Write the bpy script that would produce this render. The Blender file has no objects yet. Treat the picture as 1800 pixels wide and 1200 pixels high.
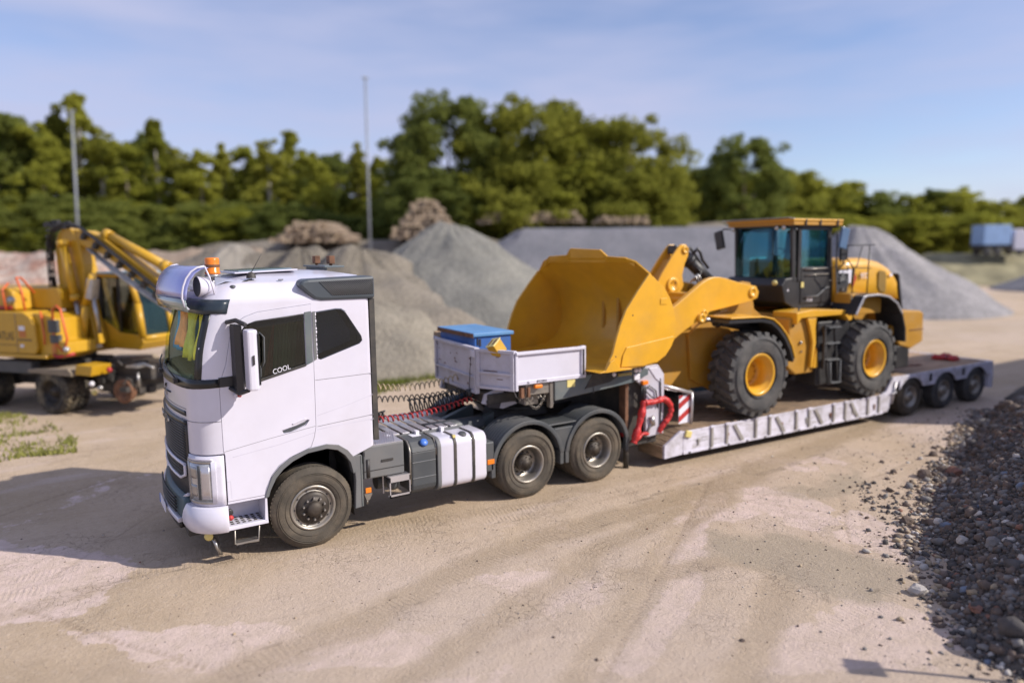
import bpy, bmesh, math, random
from mathutils import Vector, Matrix, noise
R = math.radians
PI = math.pi
sc = bpy.context.scene
COL = sc.collection
random.seed(7)

# ---------------------------------------------------------------- camera
cam_d = bpy.data.cameras.new('camera')
cam = bpy.data.objects.new('camera', cam_d)
COL.objects.link(cam)
sc.camera = cam
CAM = Vector((-2.5893, -8.8906, 3.7911))
yaw, pitch, roll = 0.5658, -0.1252, -0.0117
fwd = Vector((math.sin(yaw) * math.cos(pitch), math.cos(yaw) * math.cos(pitch), math.sin(pitch)))
rt = Vector((math.cos(yaw), -math.sin(yaw), 0))
up = rt.cross(fwd)
r2 = rt * math.cos(roll) + up * math.sin(roll)
u2 = up * math.cos(roll) - rt * math.sin(roll)
m = Matrix((r2, u2, -fwd)).transposed().to_4x4()
m.translation = CAM
cam.matrix_world = m
cam_d.sensor_width = 36
cam_d.lens = 1257.64 / 1800 * 36
cam_d.clip_start = 0.1
cam_d.clip_end = 3000
cam_d.dof.use_dof = True
cam_d.dof.focus_distance = 8.9
cam_d.dof.aperture_fstop = 0.28

# ---------------------------------------------------------------- sky and sun
SUN_EL, SUN_AZ = R(35), R(135)          # azimuth clockwise from +Y
world = bpy.data.worlds.new('World')
sc.world = world
world.use_nodes = True
wn, wl = world.node_tree.nodes, world.node_tree.links
wn.clear()
sky = wn.new('ShaderNodeTexSky')
sky.sky_type = 'NISHITA'
sky.sun_disc = False
sky.sun_elevation = SUN_EL
sky.sun_rotation = SUN_AZ
sky.air_density = 1.0
sky.dust_density = 0.3
sky.ozone_density = 2.0
tc = wn.new('ShaderNodeTexCoord')
mp = wn.new('ShaderNodeMapping')
mp.inputs['Scale'].default_value = (1.0, 1.0, 5.5)
nz = wn.new('ShaderNodeTexNoise')
nz.inputs['Scale'].default_value = 1.7
nz.inputs['Detail'].default_value = 5
nz.inputs['Roughness'].default_value = 0.52
rp = wn.new('ShaderNodeValToRGB')
rp.color_ramp.elements[0].position = 0.29
rp.color_ramp.elements[1].position = 0.60
mx = wn.new('ShaderNodeMix')
mx.data_type = 'RGBA'
mul = wn.new('ShaderNodeMath'); mul.operation = 'MULTIPLY'; mul.inputs[1].default_value = 0.88
bg = wn.new('ShaderNodeBackground')
bg.inputs['Strength'].default_value = 0.126
wo = wn.new('ShaderNodeOutputWorld')
wl.new(tc.outputs['Generated'], mp.inputs[0]); wl.new(mp.outputs[0], nz.inputs['Vector'])
wl.new(nz.outputs[0], rp.inputs[0]); wl.new(rp.outputs[0], mul.inputs[0])
wl.new(mul.outputs[0], mx.inputs[0])
tint = wn.new('ShaderNodeMix'); tint.data_type = 'RGBA'; tint.blend_type = 'MULTIPLY'
tint.inputs[0].default_value = 1.0
tint.inputs[7].default_value = (0.98, 0.95, 1.10, 1)
wl.new(sky.outputs[0], tint.inputs[6])
wl.new(tint.outputs[2], mx.inputs[6])
mx.inputs[7].default_value = (3.95, 4.15, 5.75, 1)
wl.new(mx.outputs[2], bg.inputs[0]); wl.new(bg.outputs[0], wo.inputs[0])

sun_d = bpy.data.lights.new('sun', 'SUN')
sun_d.energy = 4.9
sun_d.angle = R(0.6)
sun_d.color = (1.0, 0.93, 0.84)
sun = bpy.data.objects.new('sun', sun_d)
COL.objects.link(sun)
sd = Vector((math.sin(SUN_AZ) * math.cos(SUN_EL), math.cos(SUN_AZ) * math.cos(SUN_EL), math.sin(SUN_EL)))
sun.rotation_euler = sd.to_track_quat('Z', 'Y').to_euler()
sun.location = sd * 60

vs = sc.view_settings
vs.view_transform = 'Standard'; vs.look = 'None'; vs.exposure = 0.16; vs.gamma = 1.0; vs.use_curve_mapping = False
sc.cycles.max_bounces = 6
sc.cycles.transparent_max_bounces = 12

# ---------------------------------------------------------------- materials
def srgb(r, g, b):
    f = lambda c: ((c / 255 + 0.055) / 1.055) ** 2.4 if c > 10 else c / 255 / 12.92
    return (f(r), f(g), f(b))

def M(name, col, rough=0.5, metal=0.0, var=0.12, scale=2.5, bump=0.0, bscale=60, dirt=None, dirt_amt=0.35, coat=0.0, stretch=None, dscale=1.3):
    """painted / plain surface: base colour, soft mottling, patches of dirt, fine relief"""
    mt = bpy.data.materials.new(name)
    mt.use_nodes = True
    n, l = mt.node_tree.nodes, mt.node_tree.links
    b = n['Principled BSDF']
    b.inputs['Roughness'].default_value = rough
    b.inputs['Metallic'].default_value = metal
    if coat: b.inputs['Coat Weight'].default_value = coat; b.inputs['Coat Roughness'].default_value = 0.12
    t = n.new('ShaderNodeTexCoord')
    src = t.outputs['Object']
    if stretch:
        mpp = n.new('ShaderNodeMapping'); mpp.inputs['Scale'].default_value = stretch
        l.new(src, mpp.inputs[0]); src = mpp.outputs[0]
    a = n.new('ShaderNodeTexNoise'); a.inputs['Scale'].default_value = scale; a.inputs['Detail'].default_value = 5
    l.new(src, a.inputs['Vector'])
    mr = n.new('ShaderNodeMapRange'); mr.inputs[1].default_value = .3; mr.inputs[2].default_value = .7
    mr.inputs[3].default_value = 1 - var; mr.inputs[4].default_value = 1 + var
    l.new(a.outputs[0], mr.inputs[0])
    v = n.new('ShaderNodeVectorMath'); v.operation = 'SCALE'
    v.inputs[0].default_value = col[:3]
    l.new(mr.outputs[0], v.inputs['Scale'])
    out = v.outputs[0]
    if dirt:
        d = n.new('ShaderNodeTexNoise'); d.inputs['Scale'].default_value = dscale; d.inputs['Detail'].default_value = 8; d.inputs['Roughness'].default_value = .65
        l.new(t.outputs['Object'], d.inputs['Vector'])
        mr2 = n.new('ShaderNodeMapRange'); mr2.inputs[1].default_value = .45; mr2.inputs[2].default_value = .75
        mr2.inputs[3].default_value = 0; mr2.inputs[4].default_value = dirt_amt
        l.new(d.outputs[0], mr2.inputs[0])
        x = n.new('ShaderNodeMix'); x.data_type = 'RGBA'
        l.new(mr2.outputs[0], x.inputs[0]); l.new(out, x.inputs[6]); x.inputs[7].default_value = (*dirt, 1)
        out = x.outputs[2]
        if rough < .6:
            mr3 = n.new('ShaderNodeMapRange'); mr3.inputs[3].default_value = rough; mr3.inputs[4].default_value = min(1, rough + .5)
            l.new(mr2.outputs[0], mr3.inputs[0]); l.new(mr3.outputs[0], b.inputs['Roughness'])
    l.new(out, b.inputs['Base Color'])
    if bump:
        bn = n.new('ShaderNodeTexNoise'); bn.inputs['Scale'].default_value = bscale; bn.inputs['Detail'].default_value = 6
        l.new(src, bn.inputs['Vector'])
        bp = n.new('ShaderNodeBump'); bp.inputs['Strength'].default_value = bump; bp.inputs['Distance'].default_value = 0.02
        l.new(bn.outputs[0], bp.inputs['Height']); l.new(bp.outputs[0], b.inputs['Normal'])
    return mt

def glass(name, tint, trans, rough=0.04, refl=.7):
    mt = bpy.data.materials.new(name); mt.use_nodes = True
    n, l = mt.node_tree.nodes, mt.node_tree.links; n.clear()
    o = n.new('ShaderNodeOutputMaterial'); t = n.new('ShaderNodeBsdfTransparent'); g = n.new('ShaderNodeBsdfGlossy')
    t.inputs[0].default_value = (*trans, 1); g.inputs['Roughness'].default_value = rough; g.inputs[0].default_value = (*tint, 1)
    f = n.new('ShaderNodeFresnel'); f.inputs[0].default_value = 1.5
    mr = n.new('ShaderNodeMapRange'); mr.inputs[3].default_value = .03; mr.inputs[4].default_value = refl
    x = n.new('ShaderNodeMixShader')
    l.new(f.outputs[0], mr.inputs[0]); l.new(mr.outputs[0], x.inputs[0]); l.new(t.outputs[0], x.inputs[1]); l.new(g.outputs[0], x.inputs[2])
    l.new(x.outputs[0], o.inputs[0])
    return mt

DUST = (.30, .235, .165)
white = M('white_paint', (.62, .60, .685), .28, var=.03, dirt=(.36, .31, .27), dirt_amt=.20, coat=.4)
white_dirty = M('dirty_white_paint', (.52, .50, .57), .45, var=.07, dirt=(.30, .25, .20), dirt_amt=.55, dscale=2.2)
rail_paint = M('worn_white_paint', (.63, .61, .70), .5, var=.08, dirt=(.22, .19, .16), dirt_amt=.8, dscale=3.2)
grey_paint = M('grey_painted_steel', (.10, .125, .135), .45, var=.1, dirt=DUST, dirt_amt=.35)
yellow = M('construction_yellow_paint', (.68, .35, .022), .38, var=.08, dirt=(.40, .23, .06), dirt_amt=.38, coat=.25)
yellow_d = M('dusty_shaded_yellow_paint', (.46, .225, .02), .55, var=.12, dirt=(.26, .17, .07), dirt_amt=.6, dscale=2.5)  # darker copy of yellow: shade of frame and fenders in the colour, plus dust
xyellow = M('excavator_yellow_paint', (.52, .29, .012), .42, var=.06, dirt=(.4, .27, .07), dirt_amt=.3, coat=.2)
black_pl = M('black_plastic', (.022, .021, .023), .45, var=.15, dirt=(.12, .1, .08), dirt_amt=.25)
black_gl = M('gloss_black_trim', (.012, .014, .016), .32, var=.1)
dgrey = M('dark_grey_plastic', (.060, .066, .072), .5, var=.12, dirt=(.16, .135, .11), dirt_amt=.35)
mgrey = M('mid_grey_plastic', (.13, .135, .14), .55, var=.08, dirt=(.2, .17, .14), dirt_amt=.35)
chassis = M('chassis_steel', (.035, .032, .030), .6, var=.25, dirt=(.15, .12, .09), dirt_amt=.5, dscale=4)
steel = M('bare_steel', (.42, .41, .40), .35, .85, var=.15, dirt=(.2, .16, .12), dirt_amt=.4, dscale=4)
alu = M('ribbed_aluminium', (.62, .60, .62), .38, .75, var=.1, dirt=(.3, .25, .2), dirt_amt=.3, dscale=5)
chrome = M('chrome_lavender_visor', (.34, .36, .66), .22, .45, var=.05)
visor_green = M('smoked_visor_lip', (.30, .35, .34), .15, .2, var=.06)
tyre_m = M('dusty_truck_tyre', (.072, .060, .046), .85, var=.25, scale=5, bump=.4, bscale=90, dirt=(.20, .155, .105), dirt_amt=.65, dscale=3)
tyre_b = M('black_loader_tyre', (.062, .060, .060), .8, var=.2, scale=6, bump=.3, bscale=80, dirt=(.16, .14, .12), dirt_amt=.5, dscale=3)
tyre_x = M('muddy_excavator_tyre', (.045, .04, .035), .85, var=.25, scale=6, bump=.3, bscale=80, dirt=(.34, .27, .16), dirt_amt=.7, dscale=3)
rim_steel = M('worn_steel_rim', (.36, .33, .29), .38, .7, var=.25, scale=6, dirt=(.13, .1, .07), dirt_amt=.6, dscale=6)
rim_dark = M('dark_hub', (.04, .033, .028), .5, .4, var=.3, scale=8, dirt=(.14, .11, .08), dirt_amt=.5, dscale=6)
wood = M('weathered_deck_wood', (.27, .185, .115), .8, var=.4, scale=3, bump=.5, bscale=30, dirt=(.12, .09, .065), dirt_amt=.7, dscale=2.5, stretch=(1, 9, 9))
wood_x = M('wood_plank_across', (.30, .205, .125), .8, var=.4, scale=3, bump=.5, bscale=30, dirt=(.13, .1, .07), dirt_amt=.6, dscale=2.5, stretch=(9, 1, 9))
red_hose = M('red_wrapped_hose', (.52, .028, .028), .45, var=.35, scale=14, bump=.6, bscale=35)
red = M('red_paint', (.42, .03, .03), .5, var=.15)
orange_l = M('orange_lens', (.75, .20, .015), .25, var=.1)
blue_paint = M('worn_blue_paint', (.03, .12, .40), .5, var=.15, dirt=(.07, .10, .16), dirt_amt=.5, dscale=3)
blue_lid = M('faded_blue_lid', (.10, .26, .50), .5, var=.15, dirt=(.14, .2, .28), dirt_amt=.5, dscale=3)
worn_grey = M('worn_grey_steel', (.30, .28, .26), .55, var=.2, scale=5, dirt=(.18, .14, .1), dirt_amt=.5, dscale=4)
rust = M('rusty_steel', (.16, .075, .04), .8, var=.4, scale=8)
sticker = M('yellow_sticker', (.66, .55, .20), .5, var=.1)
white_flat = M('white_print', (.74, .72, .78), .5, var=.03)
black_flat = M('black_print', (.03, .026, .03), .5, var=.1)
tan_flat = M('tan_print', (.42, .33, .2), .5, var=.1)
bluecap = M('blue_cap', (.06, .17, .55), .4, var=.08)
fabric = M('dark_seat_fabric', (.03, .028, .03), .9, var=.2, bump=.2)
skin_int = M('cab_interior_plastic', (.022, .02, .02), .7, var=.2)
v_blue = M('blue_workwear', (.06, .30, .85), .8, var=.25, scale=9, bump=.4, bscale=12)
v_orange = M('orange_workwear', (.88, .36, .18), .8, var=.2, scale=9, bump=.4, bscale=12)
v_yellow = M('yellow_workwear', (.88, .76, .05), .8, var=.2, scale=9, bump=.4, bscale=12)
v_olive = M('olive_workwear', (.55, .55, .08), .8, var=.2, scale=9, bump=.4, bscale=12)
curt_g = M('green_curtain', (.05, .14, .08), .85, var=.3, stretch=(14, 14, 1))
curt_r = M('red_curtain', (.25, .04, .02), .85, var=.3, stretch=(14, 14, 1))
g_clear = glass('tinted_cab_glass', (.8, .9, .85), (.82, .88, .74))
g_screen = glass('windscreen_glass', (.7, .85, .7), (.96, .98, .86), .05, .05)
g_door = glass('door_glass', (.8, .85, .85), (.55, .57, .52))
g_dark = glass('privacy_glass', (.8, .85, .9), (.50, .55, .60), .07, .5)
slate = M('slate_blind', (.22, .26, .31), .7, var=.05)
deflect = M('dark_slate_plastic', (.052, .063, .075), .42, var=.08, dirt=(.16, .14, .12), dirt_amt=.25)
hatchm = M('smoked_hatch_acrylic', (.16, .22, .26), .12, var=.05, coat=.5)
g_green = glass('green_tinted_glass', (.55, .85, 1.0), (.62, .86, .88))
lensg = M('clear_lens', (.50, .50, .50), .12, .5, var=.25, scale=9)

# ---------------------------------------------------------------- mesh helpers
ORG = {}
class MB:
    def __init__(s): s.v = []; s.f = []; s.sm = []
    def add(s, vs_, fs, smooth=False):
        k = len(s.v); s.v += [Vector(p) for p in vs_]
        for f in fs: s.f.append([k + i for i in f]); s.sm.append(smooth)
        return s
    def box(s, x0, x1, y0, y1, z0, z1):
        P = [(x, y, z) for x in (x0, x1) for y in (y0, y1) for z in (z0, z1)]
        return s.add(P, [(0, 1, 3, 2), (4, 6, 7, 5), (0, 4, 5, 1), (2, 3, 7, 6), (0, 2, 6, 4), (1, 5, 7, 3)])
    def obox(s, c, sz, rot=None):
        c = Vector(c); k = MB().box(-sz[0] / 2, sz[0] / 2, -sz[1] / 2, sz[1] / 2, -sz[2] / 2, sz[2] / 2)
        m_ = rot if rot else Matrix.Identity(3)
        return s.add([m_ @ p + c for p in k.v], k.f)
    def prism(s, poly, axis, a, b, smooth=False):
        n = len(poly)
        def P(p, t):
            return (t, p[0], p[1]) if axis == 'x' else (p[0], t, p[1]) if axis == 'y' else (p[0], p[1], t)
        V = [P(p, a) for p in poly] + [P(p, b) for p in poly]
        k = len(s.v); s.v += [Vector(p) for p in V]
        F = [list(range(n)), list(range(2 * n - 1, n - 1, -1))]
        for f in F: s.f.append([k + i for i in f]); s.sm.append(False)
        for i in range(n):
            j = (i + 1) % n
            s.f.append([k + i, k + i + n, k + j + n, k + j]); s.sm.append(smooth)
        return s
    def cyl(s, p0, p1, r0, r1=None, n=14, caps=True, smooth=True):
        p0, p1 = Vector(p0), Vector(p1); r1 = r0 if r1 is None else r1
        d = (p1 - p0).normalized()
        a = d.orthogonal().normalized(); b = d.cross(a)
        V = []
        for p, r in ((p0, r0), (p1, r1)):
            V += [p + (a * math.cos(2 * PI * i / n) + b * math.sin(2 * PI * i / n)) * r for i in range(n)]
        s.add(V, [(i, (i + 1) % n, (i + 1) % n + n, i + n) for i in range(n)], smooth)
        if caps:
            k = len(s.v) - 2 * n
            s.f.append([k + i for i in range(n)][::-1]); s.sm.append(False)
            s.f.append([k + n + i for i in range(n)]); s.sm.append(False)
        return s
    def tube(s, pts, r, n=7, closed=False):
        pts = [Vector(p) for p in pts]; k0 = len(s.v); N = len(pts)
        a = None
        for i, p in enumerate(pts):
            q0 = pts[i - 1] if (i or closed) else p
            q1 = pts[(i + 1) % N] if (i < N - 1 or closed) else p
            d = (q1 - q0).normalized()
            if a is None: a = d.orthogonal().normalized()
            a = (a - d * a.dot(d)).normalized(); b = d.cross(a)
            rr = r(i / (N - 1)) if callable(r) else r
            s.v += [p + (a * math.cos(2 * PI * j / n) + b * math.sin(2 * PI * j / n)) * rr for j in range(n)]
        for i in range(N if closed else N - 1):
            i2 = (i + 1) % N
            for j in range(n):
                s.f.append([k0 + i * n + j, k0 + i * n + (j + 1) % n, k0 + i2 * n + (j + 1) % n, k0 + i2 * n + j]); s.sm.append(True)
        if not closed:
            s.f.append([k0 + j for j in range(n)][::-1]); s.sm.append(False)
            s.f.append([k0 + (N - 1) * n + j for j in range(n)]); s.sm.append(False)
        return s
    def lathe(s, prof, c, axis=(0, 1, 0), n=40, closed=False, a0=0, a1=2 * PI, smooth=True):
        """prof: (radius, offset along axis)"""
        c = Vector(c); ax = Vector(axis).normalized()
        u = Vector((0, 0, 1)) if abs(ax.z) < .9 else Vector((1, 0, 0))
        u = (u - ax * u.dot(ax)).normalized(); w = ax.cross(u)
        full = abs(a1 - a0 - 2 * PI) < 1e-6
        k0 = len(s.v); L = len(prof); na = n if full else n + 1
        for i in range(na):
            t = a0 + (a1 - a0) * i / n
            e = u * math.cos(t) + w * math.sin(t)
            s.v += [c + e * r + ax * o for r, o in prof]
        for i in range(n):
            i2 = (i + 1) % na
            for j in range(L if closed else L - 1):
                j2 = (j + 1) % L
                s.f.append([k0 + i * L + j, k0 + i2 * L + j, k0 + i2 * L + j2, k0 + i * L + j2]); s.sm.append(smooth)
        if closed and not full:
            s.f.append([k0 + j for j in range(L)]); s.sm.append(False)
            s.f.append([k0 + n * L + j for j in range(L)][::-1]); s.sm.append(False)
        return s
    def build(s, name, mat, parent=None, bevel=0, **kw):
        o = None
        org = Vector((0, 0, 0)); p = parent
        while p is not None:
            if p.name in ORG: org = ORG[p.name]
            p = p.parent
        me = bpy.data.meshes.new(name)
        me.from_pydata([v - org for v in s.v], [], s.f)
        me.polygons.foreach_set('use_smooth', s.sm)
        me.update()
        bm = bmesh.new(); bm.from_mesh(me)
        bmesh.ops.recalc_face_normals(bm, faces=bm.faces)
        bm.to_mesh(me); bm.free()
        if mat: me.materials.append(mat)
        o = bpy.data.objects.new(name, me); COL.objects.link(o)
        if parent is not None: o.parent = parent
        if bevel:
            b = o.modifiers.new('bevel', 'BEVEL'); b.width = bevel; b.segments = 2; b.limit_method = 'ANGLE'; b.angle_limit = R(35)
            b.harden_normals = False
        for k, v_ in kw.items(): o[k] = v_
        return o

def thing(name, label, cat, org=(0, 0, 0), loc=None, rotz=0, group=None):
    e = bpy.data.objects.new(name, None); COL.objects.link(e)
    e.empty_display_size = .3
    e.location = org if loc is None else loc
    e.rotation_euler = (0, 0, rotz)
    ORG[e.name] = Vector(org)
    e['label'] = label; e['category'] = cat
    if group: e['group'] = group
    return e

def tag(o, label=None, cat=None, group=None, kind=None):
    if label: o['label'] = label
    if cat: o['category'] = cat
    if group: o['group'] = group
    if kind: o['kind'] = kind
    return o

def cut(o, cutter, op='DIFFERENCE'):
    """boolean against a temporary mesh builder, baked"""
    org = Vector((0, 0, 0)); p = o.parent
    while p is not None:
        if p.name in ORG: org = ORG[p.name]
        p = p.parent
    c = cutter.build('cutter', None)
    for v in c.data.vertices: v.co -= org
    par = o.parent; o.parent = None
    md = o.modifiers.new('b', 'BOOLEAN'); md.operation = op; md.object = c; md.solver = 'EXACT'
    dg = bpy.context.evaluated_depsgraph_get(); dg.update()
    me = bpy.data.meshes.new_from_object(o.evaluated_get(dg))
    o.modifiers.remove(md); old = o.data; me.name = old.name
    o.data = me; o.parent = par
    bpy.data.objects.remove(c); bpy.data.meshes.remove(old)
    return o

def text(name, s, mat, parent, origin, xdir, ydir, size, depth=.003, org=None, align='LEFT', wscale=1.0):
    """flat lettering laid on a surface; origin = lower left, xdir along the line, ydir up"""
    cu = bpy.data.curves.new(name, 'FONT'); cu.body = s; cu.size = size; cu.extrude = depth; cu.align_x = align
    ob = bpy.data.objects.new('t', cu); COL.objects.link(ob)
    dg = bpy.context.evaluated_depsgraph_get()
    me = bpy.data.meshes.new_from_object(ob.evaluated_get(dg)); bpy.data.objects.remove(ob)
    x = Vector(xdir).normalized(); y = Vector(ydir).normalized(); z = x.cross(y)
    mm = Matrix((x * wscale, y, z)).transposed().to_4x4(); mm.translation = Vector(origin)
    g = Vector((0, 0, 0)); p = parent
    while p is not None:
        if p.name in ORG: g = ORG[p.name]
        p = p.parent
    me.transform(Matrix.Translation(-g) @ mm)
    me.materials.clear(); me.materials.append(mat); me.name = name
    o = bpy.data.objects.new(name, me); COL.objects.link(o); o.parent = parent
    return o

def arc(cx, cz, r, a0, a1, n):
    return [(cx + r * math.cos(R(a0 + (a1 - a0) * i / n)), cz + r * math.sin(R(a0 + (a1 - a0) * i / n))) for i in range(n + 1)]

def copy_tree(o, parent=None):
    c = o.copy(); COL.objects.link(c)
    if parent is not None: c.parent = parent
    for ch in list(o.children): copy_tree(ch, c)
    return c
# ================================================================ GROUND
import numpy as np
def axis_coords(lo, hi, step, far):
    a = list(np.arange(lo, hi + step / 2, step)); s = step
    x = hi
    while x < far: s *= 1.16; x += s; a.append(x)
    s = step; x = lo; b = []
    while x > -far: s *= 1.16; x -= s; b.append(x)
    return np.array(b[::-1] + a)
def vnoise(X, Y, seed, octs, f0, rough=.5):
    """value noise, smooth, vectorised"""
    rs = np.random.RandomState(seed); T_ = rs.rand(256, 256)
    out = 0; amp = 1; tot = 0; f = f0
    for o in range(octs):
        x = X * f + 37.3 * o; y = Y * f + 91.7 * o
        xi = np.floor(x).astype(int); yi = np.floor(y).astype(int); fx = x - xi; fy = y - yi
        fx = fx * fx * (3 - 2 * fx); fy = fy * fy * (3 - 2 * fy)
        g = lambda a, b: T_[(xi + a) % 256, (yi + b) % 256]
        out = out + amp * ((g(0, 0) * (1 - fx) + g(1, 0) * fx) * (1 - fy) + (g(0, 1) * (1 - fx) + g(1, 1) * fx) * fy)
        tot += amp; amp *= rough; f *= 2.03
    return out / tot - .5
def seg_dist(X, Y, pts):
    d = np.full(X.shape, 1e9)
    for (ax, ay), (bx, by) in zip(pts, pts[1:]):
        dx, dy = bx - ax, by - ay; L2 = dx * dx + dy * dy
        t = np.clip(((X - ax) * dx + (Y - ay) * dy) / L2, 0, 1)
        d = np.minimum(d, np.hypot(X - ax - t * dx, Y - ay - t * dy))
    return d
def in_poly(X, Y, poly):
    r = np.zeros(X.shape, bool); n = len(poly)
    for i in range(n):
        (x1, y1), (x2, y2) = poly[i - 1], poly[i]
        c = ((y1 > Y) != (y2 > Y)) & (X < (x2 - x1) * (Y - y1) / (y2 - y1 + 1e-12) + x1)
        r ^= c
    return r
def soft_poly(X, Y, poly, w):
    d = seg_dist(X, Y, poly + [poly[0]]); d = np.where(in_poly(X, Y, poly), d, -d)
    return np.clip(.5 + d / w, 0, 1)
gx = axis_coords(-5.0, 12.5, .055, 1600); gy = axis_coords(-6.8, 9.0, .075, 1600)
GX, GY = np.meshgrid(gx, gy, indexing='ij')
wob = vnoise(GX, GY, 1, 3, 1.1) * .9
wx = GX + vnoise(GX, GY, 2, 4, .9) * .9; wy = GY + vnoise(GX, GY, 3, 4, .9) * .9
PALE = [([(1.22, -4.33), (2.33, -3.60), (3.9, -2.52), (5.37, -1.45), (5.95, -1.40), (4.40, -2.70), (2.80, -3.72), (1.43, -4.7)], 1.0),
        ([(6.54, -1.36), (7.2, -2.15), (6.47, -3.39), (5.7, -3.47), (5.46, -2.17)], .75), ([(1.42, -1.89), (2.49, -2.79), (2.33, -3.18), (1.53, -3.02), (1.16, -2.07)], .7),
        ([(-2.7, -.48), (.59, -2.74), (-.22, -3.16), (-1.36, -2.62), (-1.53, -2.29)], .8), ([(3.23, -4.64), (4.89, -4.23), (4.65, -5.71), (3.66, -5.95), (2.22, -4.99)], .85),
        ([(6.87, -3.13), (6.97, -3.97), (5.96, -4.58), (5.86, -3.69)], 1.0), ([(-3.46, 2.6), (-2.0, .76), (-2.4, -.35), (-3.8, .25)], .85), ([(4.83, -1.88), (5.83, -1.85), (5.73, -2.36), (4.56, -2.46)], .7),
        ([(-1.2, -2.9), (.6, -3.6), (0, -4.6), (-1.4, -3.6)], .55), ([(7.5, -.6), (9.5, -.9), (9.0, -1.7), (7.6, -1.6)], .5), ([(-4.2, 3.2), (-1.6, 5.2), (-1.2, 4.6), (-4.2, 2.2)], .35), ([(2.6, -.9), (3.6, -1.2), (3.2, -1.7), (2.2, -1.5)], .4)]
pale = np.zeros(GX.shape)
for poly, a in PALE: pale = np.maximum(pale, a * soft_poly(wx, wy, poly, .35))
DARK = [([(-2.6, -2.6), (-.15, -2.11), (2.14, -1.39), (5.06, -1.32), (6.7, -1.11), (11.06, -.49), (20, 1.2)], .36, .8), ([(-.9, -3.5), (1.19, -2.87), (3.11, -2.05), (5.41, -1.56), (8.69, -.87)], .26, .75),
        ([(1.7, -5.3), (3.42, -4.36), (4.42, -3.73), (4.22, -3.31), (2.81, -2.83)], .24, .85), ([(.2, -4.7), (2.45, -3.30), (3.96, -2.42), (5.83, -1.65)], .22, .7), ([(-4.5, .1), (-1.67, .37), (.49, .42), (2.92, -.16), (5.83, -.14)], .30, .45),
        ([(-3.5, -1.0), (-2.2, -1.9), (-1.6, -3.0)], .35, .5)]
dark = np.zeros(GX.shape)
for pts, w, a in DARK:
    d = seg_dist(wx * .35 + GX * .65, wy * .35 + GY * .65, pts); dark = np.maximum(dark, a * np.clip(1.35 - d / w, 0, 1))
olive = soft_poly(wx, wy, [(4.62, -2.5), (5.46, -3.63), (5.76, -4.82), (4.68, -4.9), (4.35, -3.86), (4.0, -2.96)], .5) * .9
olive = np.maximum(olive, soft_poly(wx, wy, [(6.3, -1.7), (8.8, -1.9), (8.4, -2.6), (6.9, -2.5)], .5) * .6)
JO = [([(-3.2, .26), (-1.4, -2.59), (-.6, -3.8)], .9), ([(-4.2, 3.37), (-.8, 5.73)], .7), ([(6.2, -1.03), (.6, -4.72)], .9), ([(-2.87, .99), (-.85, 3.54)], .5), ([(12.0, -2.1), (7.5, -2.5), (5.5, -4.0)], .7), ([(5.6, -1.41), (7.2, -3.9)], .6), ([(8.0, .0), (9.6, -2.6)], .5)]
joint = np.zeros(GX.shape)
for pts, a in JO:
    d = seg_dist(GX + wob * .06, GY + wob * .06, pts); joint = np.maximum(joint, a * np.clip(1 - d / .045, 0, 1))
far = np.clip((np.hypot(GX, GY) - 25) / 200, 0, 1)
H = vnoise(GX, GY, 5, 4, .25) * .05 + vnoise(GX, GY, 6, 5, 2.2, .6) * .022
near_w = np.exp(-(np.minimum(np.abs(GY - .2), np.abs(GY - 2.4)) / .8) ** 2) * (GX > -1) * (GX < 18)
H = H * (1 - .6 * near_w) - dark * .012 - pale * .012 - joint * .02 + .006
tr_n = np.abs(((GX * .94 + GY * .33) / .11) % 1 - .5)
trk = seg_dist(GX, GY, DARK[0][0]); H += np.where((trk < .16), (tr_n - .25) * .012, 0)
H = H + np.clip(np.hypot(GX - 5, GY - 5) - 160, 0, 9e9) * .0
nv = GX.size; nx_, ny_ = GX.shape
co = np.stack([GX, GY, H], -1).reshape(-1, 3).astype(np.float32)
idx = np.arange(nv).reshape(nx_, ny_)
fq = np.stack([idx[:-1, :-1], idx[1:, :-1], idx[1:, 1:], idx[:-1, 1:]], -1).reshape(-1, 4)
me = bpy.data.meshes.new('ground'); me.vertices.add(nv); me.vertices.foreach_set('co', co.ravel())
me.loops.add(fq.size); me.loops.foreach_set('vertex_index', fq.ravel().astype(np.int32))
me.polygons.add(len(fq)); me.polygons.foreach_set('loop_start', np.arange(0, fq.size, 4, dtype=np.int32)); me.polygons.foreach_set('loop_total', np.full(len(fq), 4, np.int32))
me.polygons.foreach_set('use_smooth', np.ones(len(fq), bool))
me.update(calc_edges=True)
def along(pts):
    U = np.zeros(GX.shape); Mk = np.zeros(GX.shape); best = np.full(GX.shape, 1e9); L0 = 0
    for (ax, ay), (bx, by) in zip(pts, pts[1:]):
        dx, dy = bx - ax, by - ay; L_ = math.hypot(dx, dy); t = ((GX - ax) * dx + (GY - ay) * dy) / L_; tc_ = np.clip(t, 0, L_)
        d = np.hypot(GX - ax - tc_ * dx / L_, GY - ay - tc_ * dy / L_); u = L0 + t; sel = d < best
        U = np.where(sel, u, U); best = np.minimum(best, d); L0 += L_
    return U, best
tu = np.zeros(GX.shape); tm = np.zeros(GX.shape)
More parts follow.
